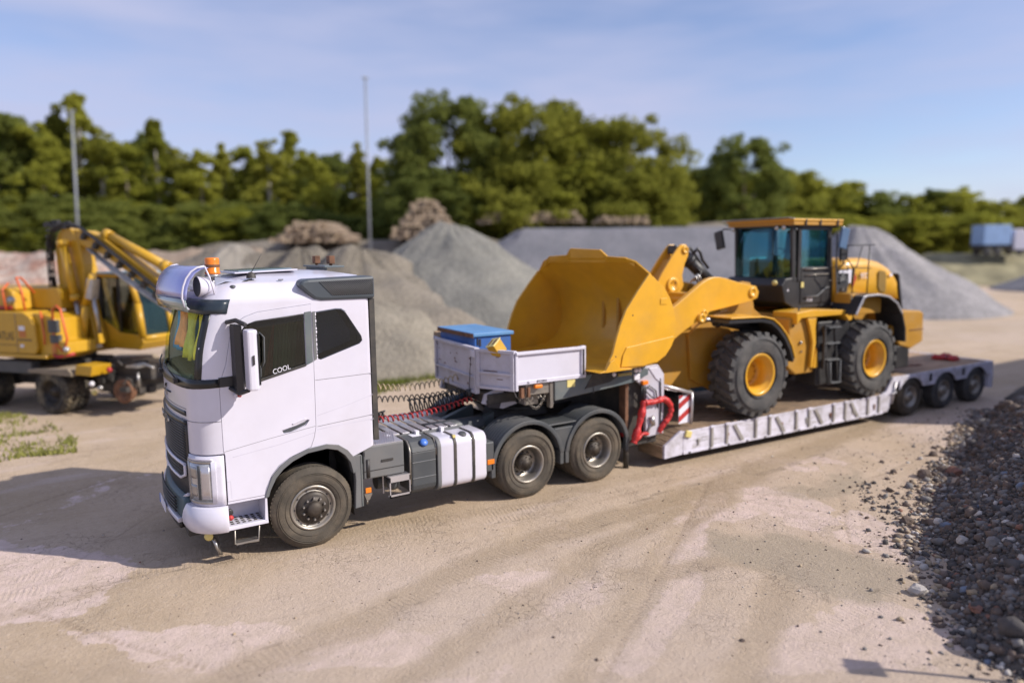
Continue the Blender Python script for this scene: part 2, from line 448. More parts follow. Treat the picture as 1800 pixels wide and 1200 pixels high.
for pts in ([(-4, .75), (0, .25), (3.5, -.75), (7.5, -1.35), (14, -.6)], [(-3, -2.4), (-.15, -2.11), (2.14, -1.5), (5.06, -1.2), (9, -1.0)], [(-4, 1.25), (0, .55), (3.5, -.45), (7.5, -1.05), (14, -.3)], [(.5, -4.6), (2.45, -3.45), (3.96, -2.75), (6.2, -2.1), (9, -1.9)], [(5.0, -1.9), (6.2, -2.9), (6.4, -4.1), (5.2, -4.8), (3.6, -4.9), (1.9, -5.6)]):
    u_, b_ = along(pts); sel = b_ < .19; tu = np.where(sel, u_, tu); tm = np.maximum(tm, np.clip((.17 - b_) / .05, 0, 1))
for nm, arr in (('tu', tu), ('tm', tm), ('pale', pale), ('dark', dark), ('olive', olive), ('joint', joint)):
    at = me.attributes.new(nm, 'FLOAT', 'POINT'); at.data.foreach_set('value', arr.ravel().astype(np.float32))
ground = bpy.data.objects.new('ground', me); COL.objects.link(ground); ground['kind'] = 'structure'

gm = bpy.data.materials.new('dusty_yard_ground'); gm.use_nodes = True
n, l = gm.node_tree.nodes, gm.node_tree.links; B = n['Principled BSDF']; B.inputs['Roughness'].default_value = .92
B.inputs['Specular IOR Level'].default_value = .2
gt = n.new('ShaderNodeNewGeometry')
def nzt(scale, det=6, rough=.55, sx=(1, 1, 1), rot=0):
    mp_ = n.new('ShaderNodeMapping'); mp_.inputs['Scale'].default_value = sx; mp_.inputs['Rotation'].default_value = (0, 0, rot)
    l.new(gt.outputs['Position'], mp_.inputs[0])
    t = n.new('ShaderNodeTexNoise'); t.inputs['Scale'].default_value = scale; t.inputs['Detail'].default_value = det; t.inputs['Roughness'].default_value = rough
    l.new(mp_.outputs[0], t.inputs['Vector']); return t.outputs[0]
def rmp(src, a, b, c=0, d=1):
    r = n.new('ShaderNodeMapRange'); r.inputs[1].default_value = a; r.inputs[2].default_value = b; r.inputs[3].default_value = c; r.inputs[4].default_value = d
    l.new(src, r.inputs[0]); return r.outputs[0]
def math_(op, a, b):
    r = n.new('ShaderNodeMath'); r.operation = op
    for i, q in enumerate((a, b)):
        if isinstance(q, (int, float)): r.inputs[i].default_value = q
        else: l.new(q, r.inputs[i])
    return r.outputs[0]
def mixc(f, a, b, bt='MIX'):
    r = n.new('ShaderNodeMix'); r.data_type = 'RGBA'; r.blend_type = bt
    for i, q in ((0, f), (6, a), (7, b)):
        if isinstance(q, (int, float)): r.inputs[i].default_value = q
        elif isinstance(q, tuple): r.inputs[i].default_value = (*q, 1)
        else: l.new(q, r.inputs[i])
    return r.outputs[2]
def attr(nm):
    a = n.new('ShaderNodeAttribute'); a.attribute_name = nm; return a.outputs['Fac']
SAND, PALEC, DARKC, OLIV = (.49, .355, .235), (.56, .445, .37), (.33, .245, .150), (.28, .235, .165)
c = mixc(rmp(nzt(.33, 7, .6), .38, .62), (.43, .325, .215), (.53, .41, .30))
c = mixc(rmp(nzt(.11, 6, .6), .52, .66), c, PALEC)
# streaks along the driving direction
c = mixc(rmp(nzt(1.0, 6, .6, (.35, 3.2, 1), R(-12)), .52, .72, 0, .55), c, (.36, .265, .18))
c = mixc(rmp(nzt(.8, 8, .6, (.5, 2.2, 1), R(20)), .56, .68, 0, .6), c, PALEC)
brk = nzt(2.4, 9, .72)
pm = rmp(math_('ADD', attr('pale'), math_('MULTIPLY', math_('SUBTRACT', brk, .5), 1.9)), .40, .52)
c = mixc(pm, c, mixc(rmp(nzt(5, 5), .4, .65), (.68, .53, .475), (.58, .455, .38)))
dm = rmp(math_('ADD', attr('dark'), math_('MULTIPLY', math_('SUBTRACT', brk, .5), 1.0)), .25, .75, 0, .78)
c = mixc(dm, c, DARKC)
om = rmp(math_('ADD', attr('olive'), math_('MULTIPLY', math_('SUBTRACT', brk, .5), 1.0)), .3, .7, 0, .85)
c = mixc(om, c, OLIV)
c = mixc(rmp(attr('joint'), .15, .8, 0, .7), c, (.25, .18, .12))
# crumbly crack pattern on the pale concrete, grit everywhere
vo = n.new('ShaderNodeTexVoronoi'); vo.feature = 'DISTANCE_TO_EDGE'; vo.inputs['Scale'].default_value = 6.5; vo.inputs['Randomness'].default_value = 1
wv = n.new('ShaderNodeVectorMath'); wv.operation = 'ADD'; l.new(gt.outputs['Position'], wv.inputs[0])
nzc = n.new('ShaderNodeTexNoise'); nzc.inputs['Scale'].default_value = 4; nzc.inputs['Detail'].default_value = 5; l.new(gt.outputs['Position'], nzc.inputs['Vector'])
sc3 = n.new('ShaderNodeVectorMath'); sc3.operation = 'SCALE'; sc3.inputs['Scale'].default_value = .5; l.new(nzc.outputs['Color'], sc3.inputs[0]); l.new(sc3.outputs[0], wv.inputs[1]); l.new(wv.outputs[0], vo.inputs['Vector'])
crk = math_('MULTIPLY', rmp(vo.outputs['Distance'], .0, .035, 1, 0), rmp(nzt(.9, 4), .50, .62))
c = mixc(math_('MULTIPLY', crk, .55), c, (.24, .17, .12))
tsin = math_('SINE', math_('MULTIPLY', attr('tu'), 2 * PI / .062), 0)
trd = math_('MULTIPLY', math_('MULTIPLY', rmp(tsin, -.3, .3, 0, 1), attr('tm')), rmp(nzt(1.1, 4), .40, .60))
c = mixc(math_('MULTIPLY', trd, .10), c, (.27, .195, .12))
c = mixc(rmp(nzt(9, 7, .7), .50, .70, 0, .35), c, (.30, .23, .155))
c = mixc(rmp(nzt(14, 7, .7, (1, 1, 1), 1.0), .54, .70, 0, .35), c, (.64, .53, .44))
grit = nzt(70, 4, .7); grit2 = nzt(24, 5, .7)
c = mixc(rmp(grit, .58, .74, 0, .55), c, (.22, .17, .125))
c = mixc(rmp(grit2, .58, .72, 0, .45), c, (.66, .54, .45))
c = mixc(rmp(nzt(.045, 5, .5), .45, .6, 0, .5), c, (.46, .37, .29))
l.new(c, B.inputs['Base Color'])
bp = n.new('ShaderNodeBump'); bp.inputs['Strength'].default_value = .75; bp.inputs['Distance'].default_value = .03
hsum = math_('ADD', math_('ADD', math_('MULTIPLY', grit, .35), math_('MULTIPLY', grit2, .8)), math_('ADD', math_('MULTIPLY', brk, 1.2), math_('ADD', math_('MULTIPLY', crk, -.5), math_('MULTIPLY', trd, -.15))))
l.new(hsum, bp.inputs['Height']); l.new(bp.outputs[0], B.inputs['Normal'])
me.materials.append(gm)

def ground_z(x, y):
    i = min(len(gx) - 2, max(0, int(np.searchsorted(gx, x) - 1))); j = min(len(gy) - 2, max(0, int(np.searchsorted(gy, y) - 1)))
    return float(H[i, j])
# ---------------------------------------------------------------- wheels (shared builders)
def tyre_mesh(c, Ro, ri, w, side, grooves=4, n=56):
    """road tyre: outer face at c.y, body goes inward (away from 'side'); side=-1 faces -y"""
    s = side; h = Ro - ri
    prof = [(ri, -.03), (ri + .02, .004), (ri + .25 * h, .022), (ri + .55 * h, .026), (ri + .80 * h, .012), (Ro - .03, -.006), (Ro - .012, -.018), (Ro, -.034)]
    inner = w - .034
    step = (inner - .034) / (grooves + 1)
    for g in range(1, grooves + 1):
        y = -.034 - step * g
        prof += [(Ro, y + .009), (Ro - .014, y + .006), (Ro - .014, y - .006), (Ro, y - .009)]
    prof += [(Ro, -inner), (Ro - .03, -w + .004), (ri + .5 * h, -w - .02), (ri, -w + .03)]
    mb = MB().lathe([(r, s * o) for r, o in prof], c, (0, 1, 0), n)
    for rr in (.30, .62, .70):          # moulded rings on the sidewall
        q = ri + rr * h
        mb.lathe([(q - .006, s * .020), (q, s * .031), (q + .006, s * .020)], c, (0, 1, 0), n)
    nl = 64                              # shoulder sipes
    for i in range(nl):
        a = 2 * PI * i / nl
        e = Vector((math.sin(a), 0, math.cos(a))); t = Vector((math.cos(a), 0, -math.sin(a)))
        rot = Matrix((t, Vector((0, 1, 0)), e)).transposed()
        mb.obox(Vector(c) + e * (Ro - .006) + Vector((0, -s * .045, 0)), (.020 if i % 2 else .03, .034, .018), rot)
    return mb

def road_wheel(parent, c, Ro, ri, w, side, kind, tm=None, label=None):
    c = Vector(c); s = side
    wh = tyre_mesh(c, Ro, ri, w, s).build('wheel', tm or tyre_m, parent)
    if label: wh['label'] = label
    if kind == 'front':      # convex disc, hub proud of the rim
        prof = [(ri + .012, .002), (ri + .002, .016), (ri - .018, .012), (ri - .03, -.012), (ri - .05, -.03), (ri - .065, -.02), (ri - .07, -.018)]
        MB().lathe([(r, s * o) for r, o in prof], c, (0, 1, 0), 48).build('rim', rim_steel, wh)
        MB().lathe([(ri - .066, -s * .018), (ri - .075, s * .004), (ri - .095, s * .018), (ri - .12, s * .03), (.105, s * .034), (.10, s * .07), (.085, s * .10), (.04, s * .115), (0, s * .117)], c, (0, 1, 0), 40).build('hub', rim_dark, wh)
        nb = MB()
        for i in range(10):
            a = 2 * PI * i / 10
            p = c + Vector((math.sin(a) * .142, s * .03, math.cos(a) * .142))
            nb.cyl(p, p + Vector((0, s * .035, 0)), .017, .013, 6, smooth=False)
        nb.build('wheel_nuts', steel, wh, kind='stuff')
        hb = MB()
        for i in range(10):
            a = 2 * PI * (i + .5) / 10
            p = c + Vector((math.sin(a) * (ri - .045), -s * .028, math.cos(a) * (ri - .045)))
            hb.cyl(p, p + Vector((0, s * .006, 0)), .017, .017, 10)
        hb.build('hand_holes', black_flat, wh, kind='stuff')
    elif kind == 'dual':     # deep dish
        prof = [(ri + .012, .002), (ri + .002, .018), (ri - .02, .012), (ri - .028, -.03), (ri - .045, -.06), (ri - .05, -.12), (ri - .075, -.16), (.13, -.17), (.12, -.17)]
        MB().lathe([(r, s * o) for r, o in prof], c, (0, 1, 0), 48).build('rim', rim_steel, wh)
        MB().lathe([(.13, -s * .17), (.135, -s * .10), (.125, -s * .06), (.10, -s * .045), (.07, -s * .04), (.065, -s * .015), (0, -s * .012)], c, (0, 1, 0), 36).build('hub', rim_dark, wh)
        nb = MB()
        for i in range(10):
            a = 2 * PI * i / 10
            p = c + Vector((math.sin(a) * .1675, -s * .165, math.cos(a) * .1675))
            nb.cyl(p, p + Vector((0, s * .04, 0)), .017, .013, 6, smooth=False)
        for i in range(8):
            a = 2 * PI * i / 8
            p = c + Vector((math.sin(a) * .10, -s * .05, math.cos(a) * .10))
            nb.cyl(p, p + Vector((0, s * .02, 0)), .010, .010, 6, smooth=False)
        nb.build('wheel_nuts', rim_dark, wh, kind='stuff')
        # the second tyre of the pair, behind
        c2 = c + Vector((0, -s * (w + .035), 0))
        tyre_mesh(c2, Ro, ri, w, s).build('inner_tyre', tm or tyre_m, wh)
    elif kind == 'trailer':
        prof = [(ri + .01, .0), (ri, .014), (ri - .02, .006), (ri - .03, -.05), (ri - .06, -.075), (.13, -.06), (.12, -.05), (.115, .0), (.09, .03), (0, .034)]
        MB().lathe([(r, s * o) for r, o in prof], c, (0, 1, 0), 36).build('rim', rim_steel, wh)
    return wh

def lug_tyre(c, Ro, ri, w, side, nl=22, n=64, lug_h=.045):
    c = Vector(c); s = side; h = Ro - ri; Rb = Ro - lug_h
    prof = [(ri, -.05), (ri + .015, .0), (ri + .2 * h, .03), (ri + .5 * h, .045), (ri + .75 * h, .03), (Rb - .02, .0), (Rb, -.05),
            (Rb + .006, -w / 2), (Rb, -w + .05), (Rb - .02, -w), (ri + .5 * h, -w - .04), (ri, -w + .05)]
    mb = MB().lathe([(r, s * o) for r, o in prof], c, (0, 1, 0), n)
    for q, amp in ((ri + .12 * h, .012), (ri + .62 * h, .010), (ri + .68 * h, .008)):
        mb.lathe([(q - .012, s * .022), (q, s * (.04 + amp)), (q + .012, s * .022)], c, (0, 1, 0), n)
    for row in (0, 1, 2):
        for i in range(nl):
            a = 2 * PI * (i + (.5 if row == 1 else 0) + (.25 if row == 2 else 0)) / nl
            if row == 2:                       # centre blocks
                ys = [-w * .36, -w * .64]; wd = .5
            elif row == 0: ys = [.004, -w * .42]; wd = .62
            else: ys = [-w * .58, -w - .004]; wd = .62
            tw = 2 * PI * Ro / nl * wd / 2
            sk = .05 if row != 1 else -.05
            V = []
            for k, y in enumerate(ys):
                for r_, tt in ((Rb - .03 if (row == 0 and k == 0) or (row == 1 and k == 1) else Rb - .005, tw * 1.1), (Ro, tw * .85)):
                    for sg in (-1, 1):
                        ang = a + (sg * tt + (sk if k else -sk) * (1 if row < 2 else .6)) / Ro
                        V.append(c + Vector((math.sin(ang) * r_, s * y, math.cos(ang) * r_)))
            mb.add(V, [(0, 1, 3, 2), (4, 6, 7, 5), (0, 2, 6, 4), (1, 5, 7, 3), (2, 3, 7, 6), (0, 4, 5, 1)])
            if row < 2:                        # the lug runs down over the shoulder
                yo = ys[0] if row == 0 else ys[1]; sg2 = 1 if row == 0 else -1
                V = []
                for r_, oo in ((Ro - .002, 0.0), (Rb - .085, .028)):
                    for sg in (-1, 1):
                        ang = a + (sg * tw * .85 - (sk if row == 0 else -sk) * 1.0) / Ro
                        V.append(c + Vector((math.sin(ang) * r_, s * (yo + sg2 * oo), math.cos(ang) * r_)))
                        V.append(c + Vector((math.sin(ang) * (r_ - .02), s * (yo - sg2 * .07), math.cos(ang) * (r_ - .02))))
                mb.add(V, [(0, 2, 3, 1), (4, 5, 7, 6), (0, 4, 6, 2), (0, 1, 5, 4), (2, 6, 7, 3), (1, 3, 7, 5)])
    return mb
# ================================================================ TRACTOR UNIT (x rearward, y away from the camera side)
truck = thing('truck', 'white three-axle tractor unit with tall sleeper cab and orange beacon on its roof', 'truck', (1.9, 1.25, 0))
HW = 1.25
def interp(x, T_):
    if x <= T_[0][0]: return T_[0][1]
    for (a, b), (c, d) in zip(T_, T_[1:]):
        if x <= c: return b + (d - b) * (x - a) / (c - a)
    return T_[-1][1]
XF = [(.4, -1.38), (2.25, -1.38), (2.7, -1.33), (3.2, -1.19), (3.3, -1.12), (3.4, -1.02), (3.46, -.9), (3.5, -.68)]      # front face at the end of the corner
XS = [(.4, -1.05), (2.25, -1.05), (2.7, -.99), (3.2, -.87), (3.3, -.83), (3.4, -.78), (3.46, -.7), (3.5, -.5)]      # where the side turns into the corner
YI = [(.4, 0), (2.3, 0), (3.2, .012), (3.26, .03), (3.33, .07), (3.4, .13), (3.46, .22), (3.5, .40)]
BU = [(.4, .09), (3.2, .10), (3.4, .07), (3.5, .02)]
def plan(t, z):
    s = -1 if t < 0 else 1; a = abs(t)
    xf, xs, yi, bu = (interp(z, q) for q in (XF, XS, YI, BU))
    rc = .33
    if a > .75:
        k = (a - .75) / .25 * PI / 2       # 0 at the front, pi/2 at the side
        x = xs + (xf - xs) * math.cos(k); y = rc - rc * math.sin(k)
    else:
        u = a / .75
        x = xf - bu * (1 - u * u); y = rc + (HW - yi - rc) * (1 - u)
    y += yi
    return Vector((x, y if s < 0 else 2 * HW - y, z))
def pnorm(t, z):
    e = .004
    a = plan(min(1, t + e), z) - plan(max(-1, t - e), z); b = plan(t, z + .01) - plan(t, z - .01)
    n_ = a.cross(b).normalized()
    if n_.dot(plan(t, z) - Vector((-.6, HW, z))) < 0: n_ = -n_
    return n_
def patch(t0, t1, zlo, zhi, nt, nz_, off, th):
    """curved panel following the cab front between two height functions"""
    f0 = zlo if callable(zlo) else (lambda t: zlo); f1 = zhi if callable(zhi) else (lambda t: zhi)
    mb = MB(); V = []
    for k in (0, 1):
        for i in range(nt + 1):
            t = t0 + (t1 - t0) * i / nt
            for j in range(nz_ + 1):
                z = f0(t) + (f1(t) - f0(t)) * j / nz_
                p = plan(t, z); n_ = pnorm(t, z)
                V.append(p + n_ * (off - (th if k else 0)))
    m1 = nz_ + 1; q = (nt + 1) * m1; F = []
    for i in range(nt):
        for j in range(nz_):
            a = i * m1 + j
            F.append((a, a + m1, a + m1 + 1, a + 1)); F.append((q + a, q + a + 1, q + a + m1 + 1, q + a + m1))
    for i in range(nt):
        a = i * m1; F.append((a, q + a, q + a + m1, a + m1)); a += nz_; F.append((a, a + m1, q + a + m1, q + a))
    for j in range(nz_):
        F.append((j, j + 1, q + j + 1, q + j)); a = nt * m1 + j; F.append((a, q + a, q + a + 1, a + 1))
    return mb.add(V, F, True)

# --- cab shell: lofted rings, then real openings
XR = .86
levels = [.80, .95, 1.2, 1.5, 1.8, 2.25, 2.5, 2.7, 2.95, 3.2, 3.26, 3.30, 3.35, 3.40, 3.43, 3.46, 3.5]
ts = [-1 + .25 * i / 6 for i in range(6)] + [-.75 + 1.5 * i / 16 for i in range(17)] + [.75 + .25 * i / 6 for i in range(1, 7)]
V = []; ringn = None
for z in levels:
    yi = interp(z, YI); ring = []
    for x in (.80, .4, -.2): ring.append(Vector((x, yi, z)))
    ring += [plan(t, z) for t in ts]
    for x in (-.2, .4, .80): ring.append(Vector((x, 2 * HW - yi, z)))
    for q in (0, 1, 2):
        ring.append(Vector((XR - .06 * (1 - math.sin(PI / 4 * q)), 2 * HW - yi - .06 * (1 - math.cos(PI / 4 * q)), z)))
    for q in (2, 1, 0):
        ring.append(Vector((XR - .06 * (1 - math.sin(PI / 4 * q)), yi + .06 * (1 - math.cos(PI / 4 * q)), z)))
    ringn = len(ring); V += ring
F = []
for k in range(len(levels) - 1):
    for i in range(ringn):
        j = (i + 1) % ringn
        F.append((k * ringn + i, k * ringn + j, (k + 1) * ringn + j, (k + 1) * ringn + i))
F.append(list(range(ringn))[::-1])
last = (len(levels) - 1) * ringn
top = [Vector((.1 + (p.x - .1) * .55, HW + (p.y - HW) * .55, 3.565)) for p in V[last:]]
V += top; L2 = last + ringn
for i in range(ringn):
    j = (i + 1) % ringn; F.append((last + i, last + j, L2 + j, L2 + i))
F.append([L2 + i for i in range(ringn)])
shell_mb = MB().add(V, F, True)
shell_mb.sm[-1] = False
cab = shell_mb.build('cab_shell', white, truck)

def arch_poly(r, zc=.56, x0=.02):
    return [(x0 - r, .3)] + [(x0 + r * math.cos(R(a)), zc + r * .98 * math.sin(R(a)) + (.18 if True else 0)) for a in range(170, 9, -10)] + [(x0 + r, .3)]
AP = [(-.60, .3), (-.60, .80), (-.57, .90), (-.50, 1.06), (-.40, 1.17), (-.27, 1.25), (-.05, 1.33), (.20, 1.355), (.36, 1.32), (.48, 1.23), (.56, 1.12), (.60, .95), (.62, .3)]
AI = [(-.555, .3), (-.555, .80), (-.53, .88), (-.455, 1.02), (-.36, 1.12), (-.24, 1.20), (-.05, 1.275), (.20, 1.295), (.34, 1.255), (.44, 1.17), (.51, 1.06), (.545, .9), (.56, .3)]
rearcut = MB().prism([(.45, .5), (.45, 1.05), (.56, 1.135), (.83, 1.235), (1.1, 1.33), (1.1, .5)], 'y', -.2, 2.7)
cut(cab, rearcut)
cut(cab, MB().prism(AP, 'y', -.2, .70))
cut(cab, MB().prism(AP, 'y', 1.80, 2.7))
# front lower corners make room for the lamps
cut(cab, MB().box(-1.7, -1.035, -.1, .42, .7, 1.43))
cut(cab, MB().box(-1.7, -1.035, 2.08, 2.6, .7, 1.43))
cut(cab, MB().box(-1.10, .79, .075, 2.425, 1.42, 3.24))
cut(cab, MB().box(-.7, .78, .30, 2.20, 3.20, 3.42))          # living space
cut(cab, MB().prism([(-2, 2.27), (-1.29, 2.27), (-1.25, 2.7), (-1.105, 3.13), (-2, 3.13)], 'y', -.2, 2.7))          # windscreen opening
cut(cab, MB().box(-2, -.9, .16, 2.34, 2.27, 3.13))
SWIN = [(.13, 3.055), (.40, 3.085), (.47, 3.08), (.53, 3.04), (.73, 2.72), (.74, 2.66), (.70, 2.62), (.18, 2.455), (.13, 2.475)]
DWIN = [(-.80, 2.23), (-.86, 2.62), (-.84, 2.80), (-.72, 2.95), (-.60, 2.99), (-.06, 3.045), (-.01, 3.05), (-.01, 2.42)]
cut(cab, MB().prism(SWIN, 'y', -.2, .3))
cut(cab, MB().prism(SWIN, 'y', 2.2, 2.7))
cut(cab, MB().prism(DWIN, 'y', 2.2, 2.7))
# the near door: its own panel with a real gap round it
DOOR = [(-1.032, .83), (-1.032, 1.40), (-1.048, 1.46), (-1.048, 2.27), (-.96, 2.50), (-.90, 2.80), (-.84, 2.97), (-.72, 3.05), (-.57, 3.10), (.08, 3.165), (.085, 2.4), (.075, 1.60), (.045, 1.46), (.0, 1.345),
        (-.27, 1.255), (-.41, 1.175), (-.51, 1.06), (-.585, .90), (-.60, .83)]
def grow(poly, d):
    n_ = len(poly); out = []
    ar = sum(poly[i][0] * poly[(i + 1) % n_][1] - poly[(i + 1) % n_][0] * poly[i][1] for i in range(n_))
    s = 1 if ar > 0 else -1
    for i in range(n_):
        a, b, c = Vector(poly[i - 1]), Vector(poly[i]), Vector(poly[(i + 1) % n_])
        e1 = (b - a).normalized(); e2 = (c - b).normalized()
        n1 = Vector((e1.y, -e1.x)) * s; n2 = Vector((e2.y, -e2.x)) * s
        nn = (n1 + n2).normalized(); k = d / max(.35, nn.dot(n1))
        out.append((b.x + nn.x * k, b.y + nn.y * k))
    return out
cut(cab, MB().prism(grow(DOOR, .004), 'y', -.1, .10))
door = MB().prism(DOOR, 'y', .0, .045).build('door', white, truck, bevel=.004)
cut(door, MB().prism(DWIN, 'y', -.1, .3))
MB().box(-.95, .75, 2.385, 2.40, 2.2, 3.15).build('far_window_blackout', fabric, truck)  # added dark sheet over the far windows, keeps the cab interior dark
door.data.materials.clear(); door.data.materials.append(white)
cut(door, MB().prism([(-.35, 1.615), (-.33, 1.57), (-.24, 1.575), (-.05, 1.635), (.0, 1.70), (-.03, 1.71), (-.17, 1.655)], 'y', -.1, .025))
MB().prism([(-.34, 1.60), (-.33, 1.575), (-.24, 1.58), (-.06, 1.64), (-.01, 1.695), (-.17, 1.64)], 'y', .018, .03).build('handle_recess', dgrey, door)
MB().prism([(-.22, 1.685), (-.21, 1.67), (-.05, 1.72), (-.06, 1.738)], 'y', -.014, .004).build('door_handle', white, door, bevel=.004)
# pressed crease lines and panel joints
def crease(pts, mat=None, w=.006, parent=None, name='panel_joint', y=-.0012):
    mb = MB()
    for a, b in zip(pts, pts[1:]):
        dx, dz = b[0] - a[0], b[1] - a[1]; L_ = math.hypot(dx, dz); nx, nz2 = -dz / L_ * w / 2, dx / L_ * w / 2
        mb.add([(a[0] + nx, y, a[1] + nz2), (b[0] + nx, y, b[1] + nz2), (b[0] - nx, y, b[1] - nz2), (a[0] - nx, y, a[1] - nz2),
                (a[0] + nx, .003, a[1] + nz2), (b[0] + nx, .003, b[1] + nz2), (b[0] - nx, .003, b[1] - nz2), (a[0] - nx, .003, a[1] - nz2)],
               [(0, 1, 2, 3), (0, 4, 5, 1), (2, 6, 7, 3), (1, 5, 6, 2), (0, 3, 7, 4)])
    return mb.build(name, mat or seam_m, parent or truck)
seam_m = M('panel_joint_shadow_gap', (.16, .15, .17), .6)
seam_l = M('pressed_crease', (.52, .50, .58), .4)
crease([(.095, 2.20), (.855, 2.215)])
crease([(.095, 1.60), (.855, 1.66)])
crease([(-1.04, 1.45), (-.5, 1.535), (.07, 1.61)], seam_m, .0045, door)
crease([(-.95, 1.37), (-.4, 1.44), (.06, 1.53)], seam_l, .008, door)
crease([(.09, 1.56), (.4, 1.58), (.855, 1.60)], seam_l, .008)
crease([(.095, 1.74), (.5, 1.83), (.855, 1.93)], seam_l, .006)
crease([(-1.03, 1.08), (-.99, 1.08), (-.985, .86)], seam_l, .006, door)

me_c = cab.data
if len(me_c.materials) < 2:
    me_c.materials.clear(); me_c.materials.append(white); me_c.materials.append(skin_int)
og = ORG[truck.name]
for p_ in me_c.polygons:
    c_ = p_.center + og; inner = -1.115 < c_.x < .80 and .07 < c_.y < 2.43 and 1.41 < c_.z < 3.43 and p_.normal.dot(c_ - Vector((-.1, HW, 2.3))) < 0
    p_.material_index = 1 if inner else 0
me_c = cab.data; me_c.set_sharp_from_angle(angle=R(28)); wnm = cab.modifiers.new('normals', 'WEIGHTED_NORMAL'); wnm.keep_sharp = True; wnm.weight = 100
# glazing
MB().prism(grow(SWIN, .012), 'y', .010, .020).build('side_window', g_dark, truck)
MB().prism(grow(SWIN, -.004), 'y', .35, .37).build('window_blind', slate, truck)
MB().prism(grow(DWIN, .006), 'y', .020, .026).build('door_window', g_door, door)
SF = [(-.005, 3.07), (.078, 3.078), (.078, 2.44), (-.005, 2.405)]
MB().prism(SF, 'y', -.006, .003).build('window_pillar_trim', grey_paint, door)
MB().prism([(.095, 3.07), (.128, 3.072), (.128, 2.47), (.095, 2.45)], 'y', -.005, .003).build('pillar_trim', mgrey, truck)
# flaking white film down the joint
fl = MB(); random.seed(3)
z = 2.47
while z < 3.03:
    h = random.uniform(.015, .05); w = random.uniform(.006, .02)
    fl.prism([(.128, z), (.128 + w, z + h * .3), (.128 + w * .7, z + h), (.128, z + h * 1.1)], 'y', -.008, -.005); z += h * 1.25
fl.build('peeling_edge', white_flat, truck)
# window deflector and lower seal on the door
MB().prism([(-.70, 2.955), (-.60, 2.985), (-.03, 3.04), (-.02, 2.975), (-.58, 2.915)], 'y', -.03, -.022).build('wind_deflector', g_dark, door)
MB().tube([(-.70, -.012, 2.955), (-.60, -.02, 2.99), (-.33, -.022, 3.015), (-.03, -.02, 3.045)], .010).build('deflector_edge', black_pl, door)
MB().prism([(-.80, 2.20), (-.80, 2.235), (-.01, 2.425), (-.01, 2.395)], 'y', -.012, .004).build('window_seal', chassis, door, bevel=.004)
# interior seen through the glass
MB().box(-1.08, .78, .08, 2.42, 1.425, 1.46).build('cab_floor', skin_int, truck)
MB().box(.70, .785, .08, 2.42, 1.46, 3.39).build('rear_wall_lining', skin_int, truck)
dash = MB().prism([(-1.10, 1.46), (-1.34, 2.24), (-1.30, 2.36), (-1.0, 2.42), (-.72, 2.30), (-.66, 1.9), (-.7, 1.46)], 'y', .36, 2.14).prism([(-1.08, 1.46), (-1.12, 2.24), (-1.08, 2.36), (-.95, 2.40), (-.72, 2.28), (-.66, 1.9), (-.7, 1.46)], 'y', .10, .36).prism([(-1.08, 1.46), (-1.12, 2.24), (-1.08, 2.36), (-.95, 2.40), (-.72, 2.28), (-.66, 1.9), (-.7, 1.46)], 'y', 2.14, 2.40).build('dashboard', skin_int, truck, bevel=.03)
MB().lathe([(.21, -.012), (.225, 0), (.21, .012), (.198, 0)], (-.58, .70, 2.40), (-.75, 0, .66), 28, closed=True).build('steering_wheel', black_pl, dash)
MB().cyl((-.80, .70, 2.12), (-.60, .70, 2.30), .035).cyl((-.61, .70, 2.28), (-.58, .70, 2.32), .07).build('steering_column', black_pl, dash)
for y0 in (.45, 1.65):
    st = MB().box(-.25, .30, y0, y0 + .5, 1.75, 1.92).obox((.27, y0 + .25, 2.32), (.13, .48, .85), Matrix.Rotation(R(12), 3, 'Y')).obox((.36, y0 + .25, 2.86), (.09, .26, .18), Matrix.Rotation(R(12), 3, 'Y')).build('seat', fabric, truck, bevel=.04)
# a curtain gathered behind the driver
cm = MB(); cv = []
for i in range(25):
    for z in (2.15, 2.6, 3.05, 3.3):
        cv.append((-.30 + i * .012 - .09 * (3.3 - z), .16 + .018 * math.sin(i * 1.9), z))
cm.add(cv, [(i * 4 + j, i * 4 + 4 + j, i * 4 + 5 + j, i * 4 + 1 + j) for i in range(24) for j in range(3)], True).build('curtain', curt_g, truck)
cm = MB(); cm.add([(p[0] - .11 + .12 * (p[2] - 2.15), p[1] + .03, p[2]) for p in cv if p[2] < 3.1][:54], [(i * 3 + j, i * 3 + 3 + j, i * 3 + 4 + j, i * 3 + 1 + j) for i in range(12) for j in range(2)], True).build('curtain_edge', curt_r, truck)
# window lettering
t1 = text('window_lettering', 'COOL', white_flat, door, (-.42, .012, 2.325), (1, 0, .23), (-.1, 0, 1), .088, .002, wscale=.9)

# windscreen, black band under it, dark header
patch(-.87, .87, 2.26, 3.14, 36, 6, -.012, .006).build('windscreen', g_screen, truck)
patch(-1.0, 1.0, lambda t: 2.215 if abs(t) < .7 else 2.215 + .02 * (abs(t) - .7) / .3, lambda t: 2.335, 40, 2, .008, .03).build('windscreen_lower_band', black_gl, truck)
MB().prism([(-1.055, 2.235), (-1.055, 2.35), (-.86, 2.36), (-.80, 2.25), (-.87, 2.20), (-.93, 2.235)], 'y', -.007, .02).build('mirror_base_trim', black_pl, truck)
patch(-.99, .99, 3.10, 3.262, 40, 3, .010, .03).build('header_panel', M('dark_blue_header', (.02, .032, .045), .3, dirt=(.1, .1, .1), dirt_amt=.2), truck)
patch(-.90, -.855, 2.30, 3.12, 2, 5, .004, .02).build('windscreen_seal', black_gl, truck)
patch(.855, .90, 2.30, 3.12, 2, 5, .004, .02).build('windscreen_seal', black_gl, truck)
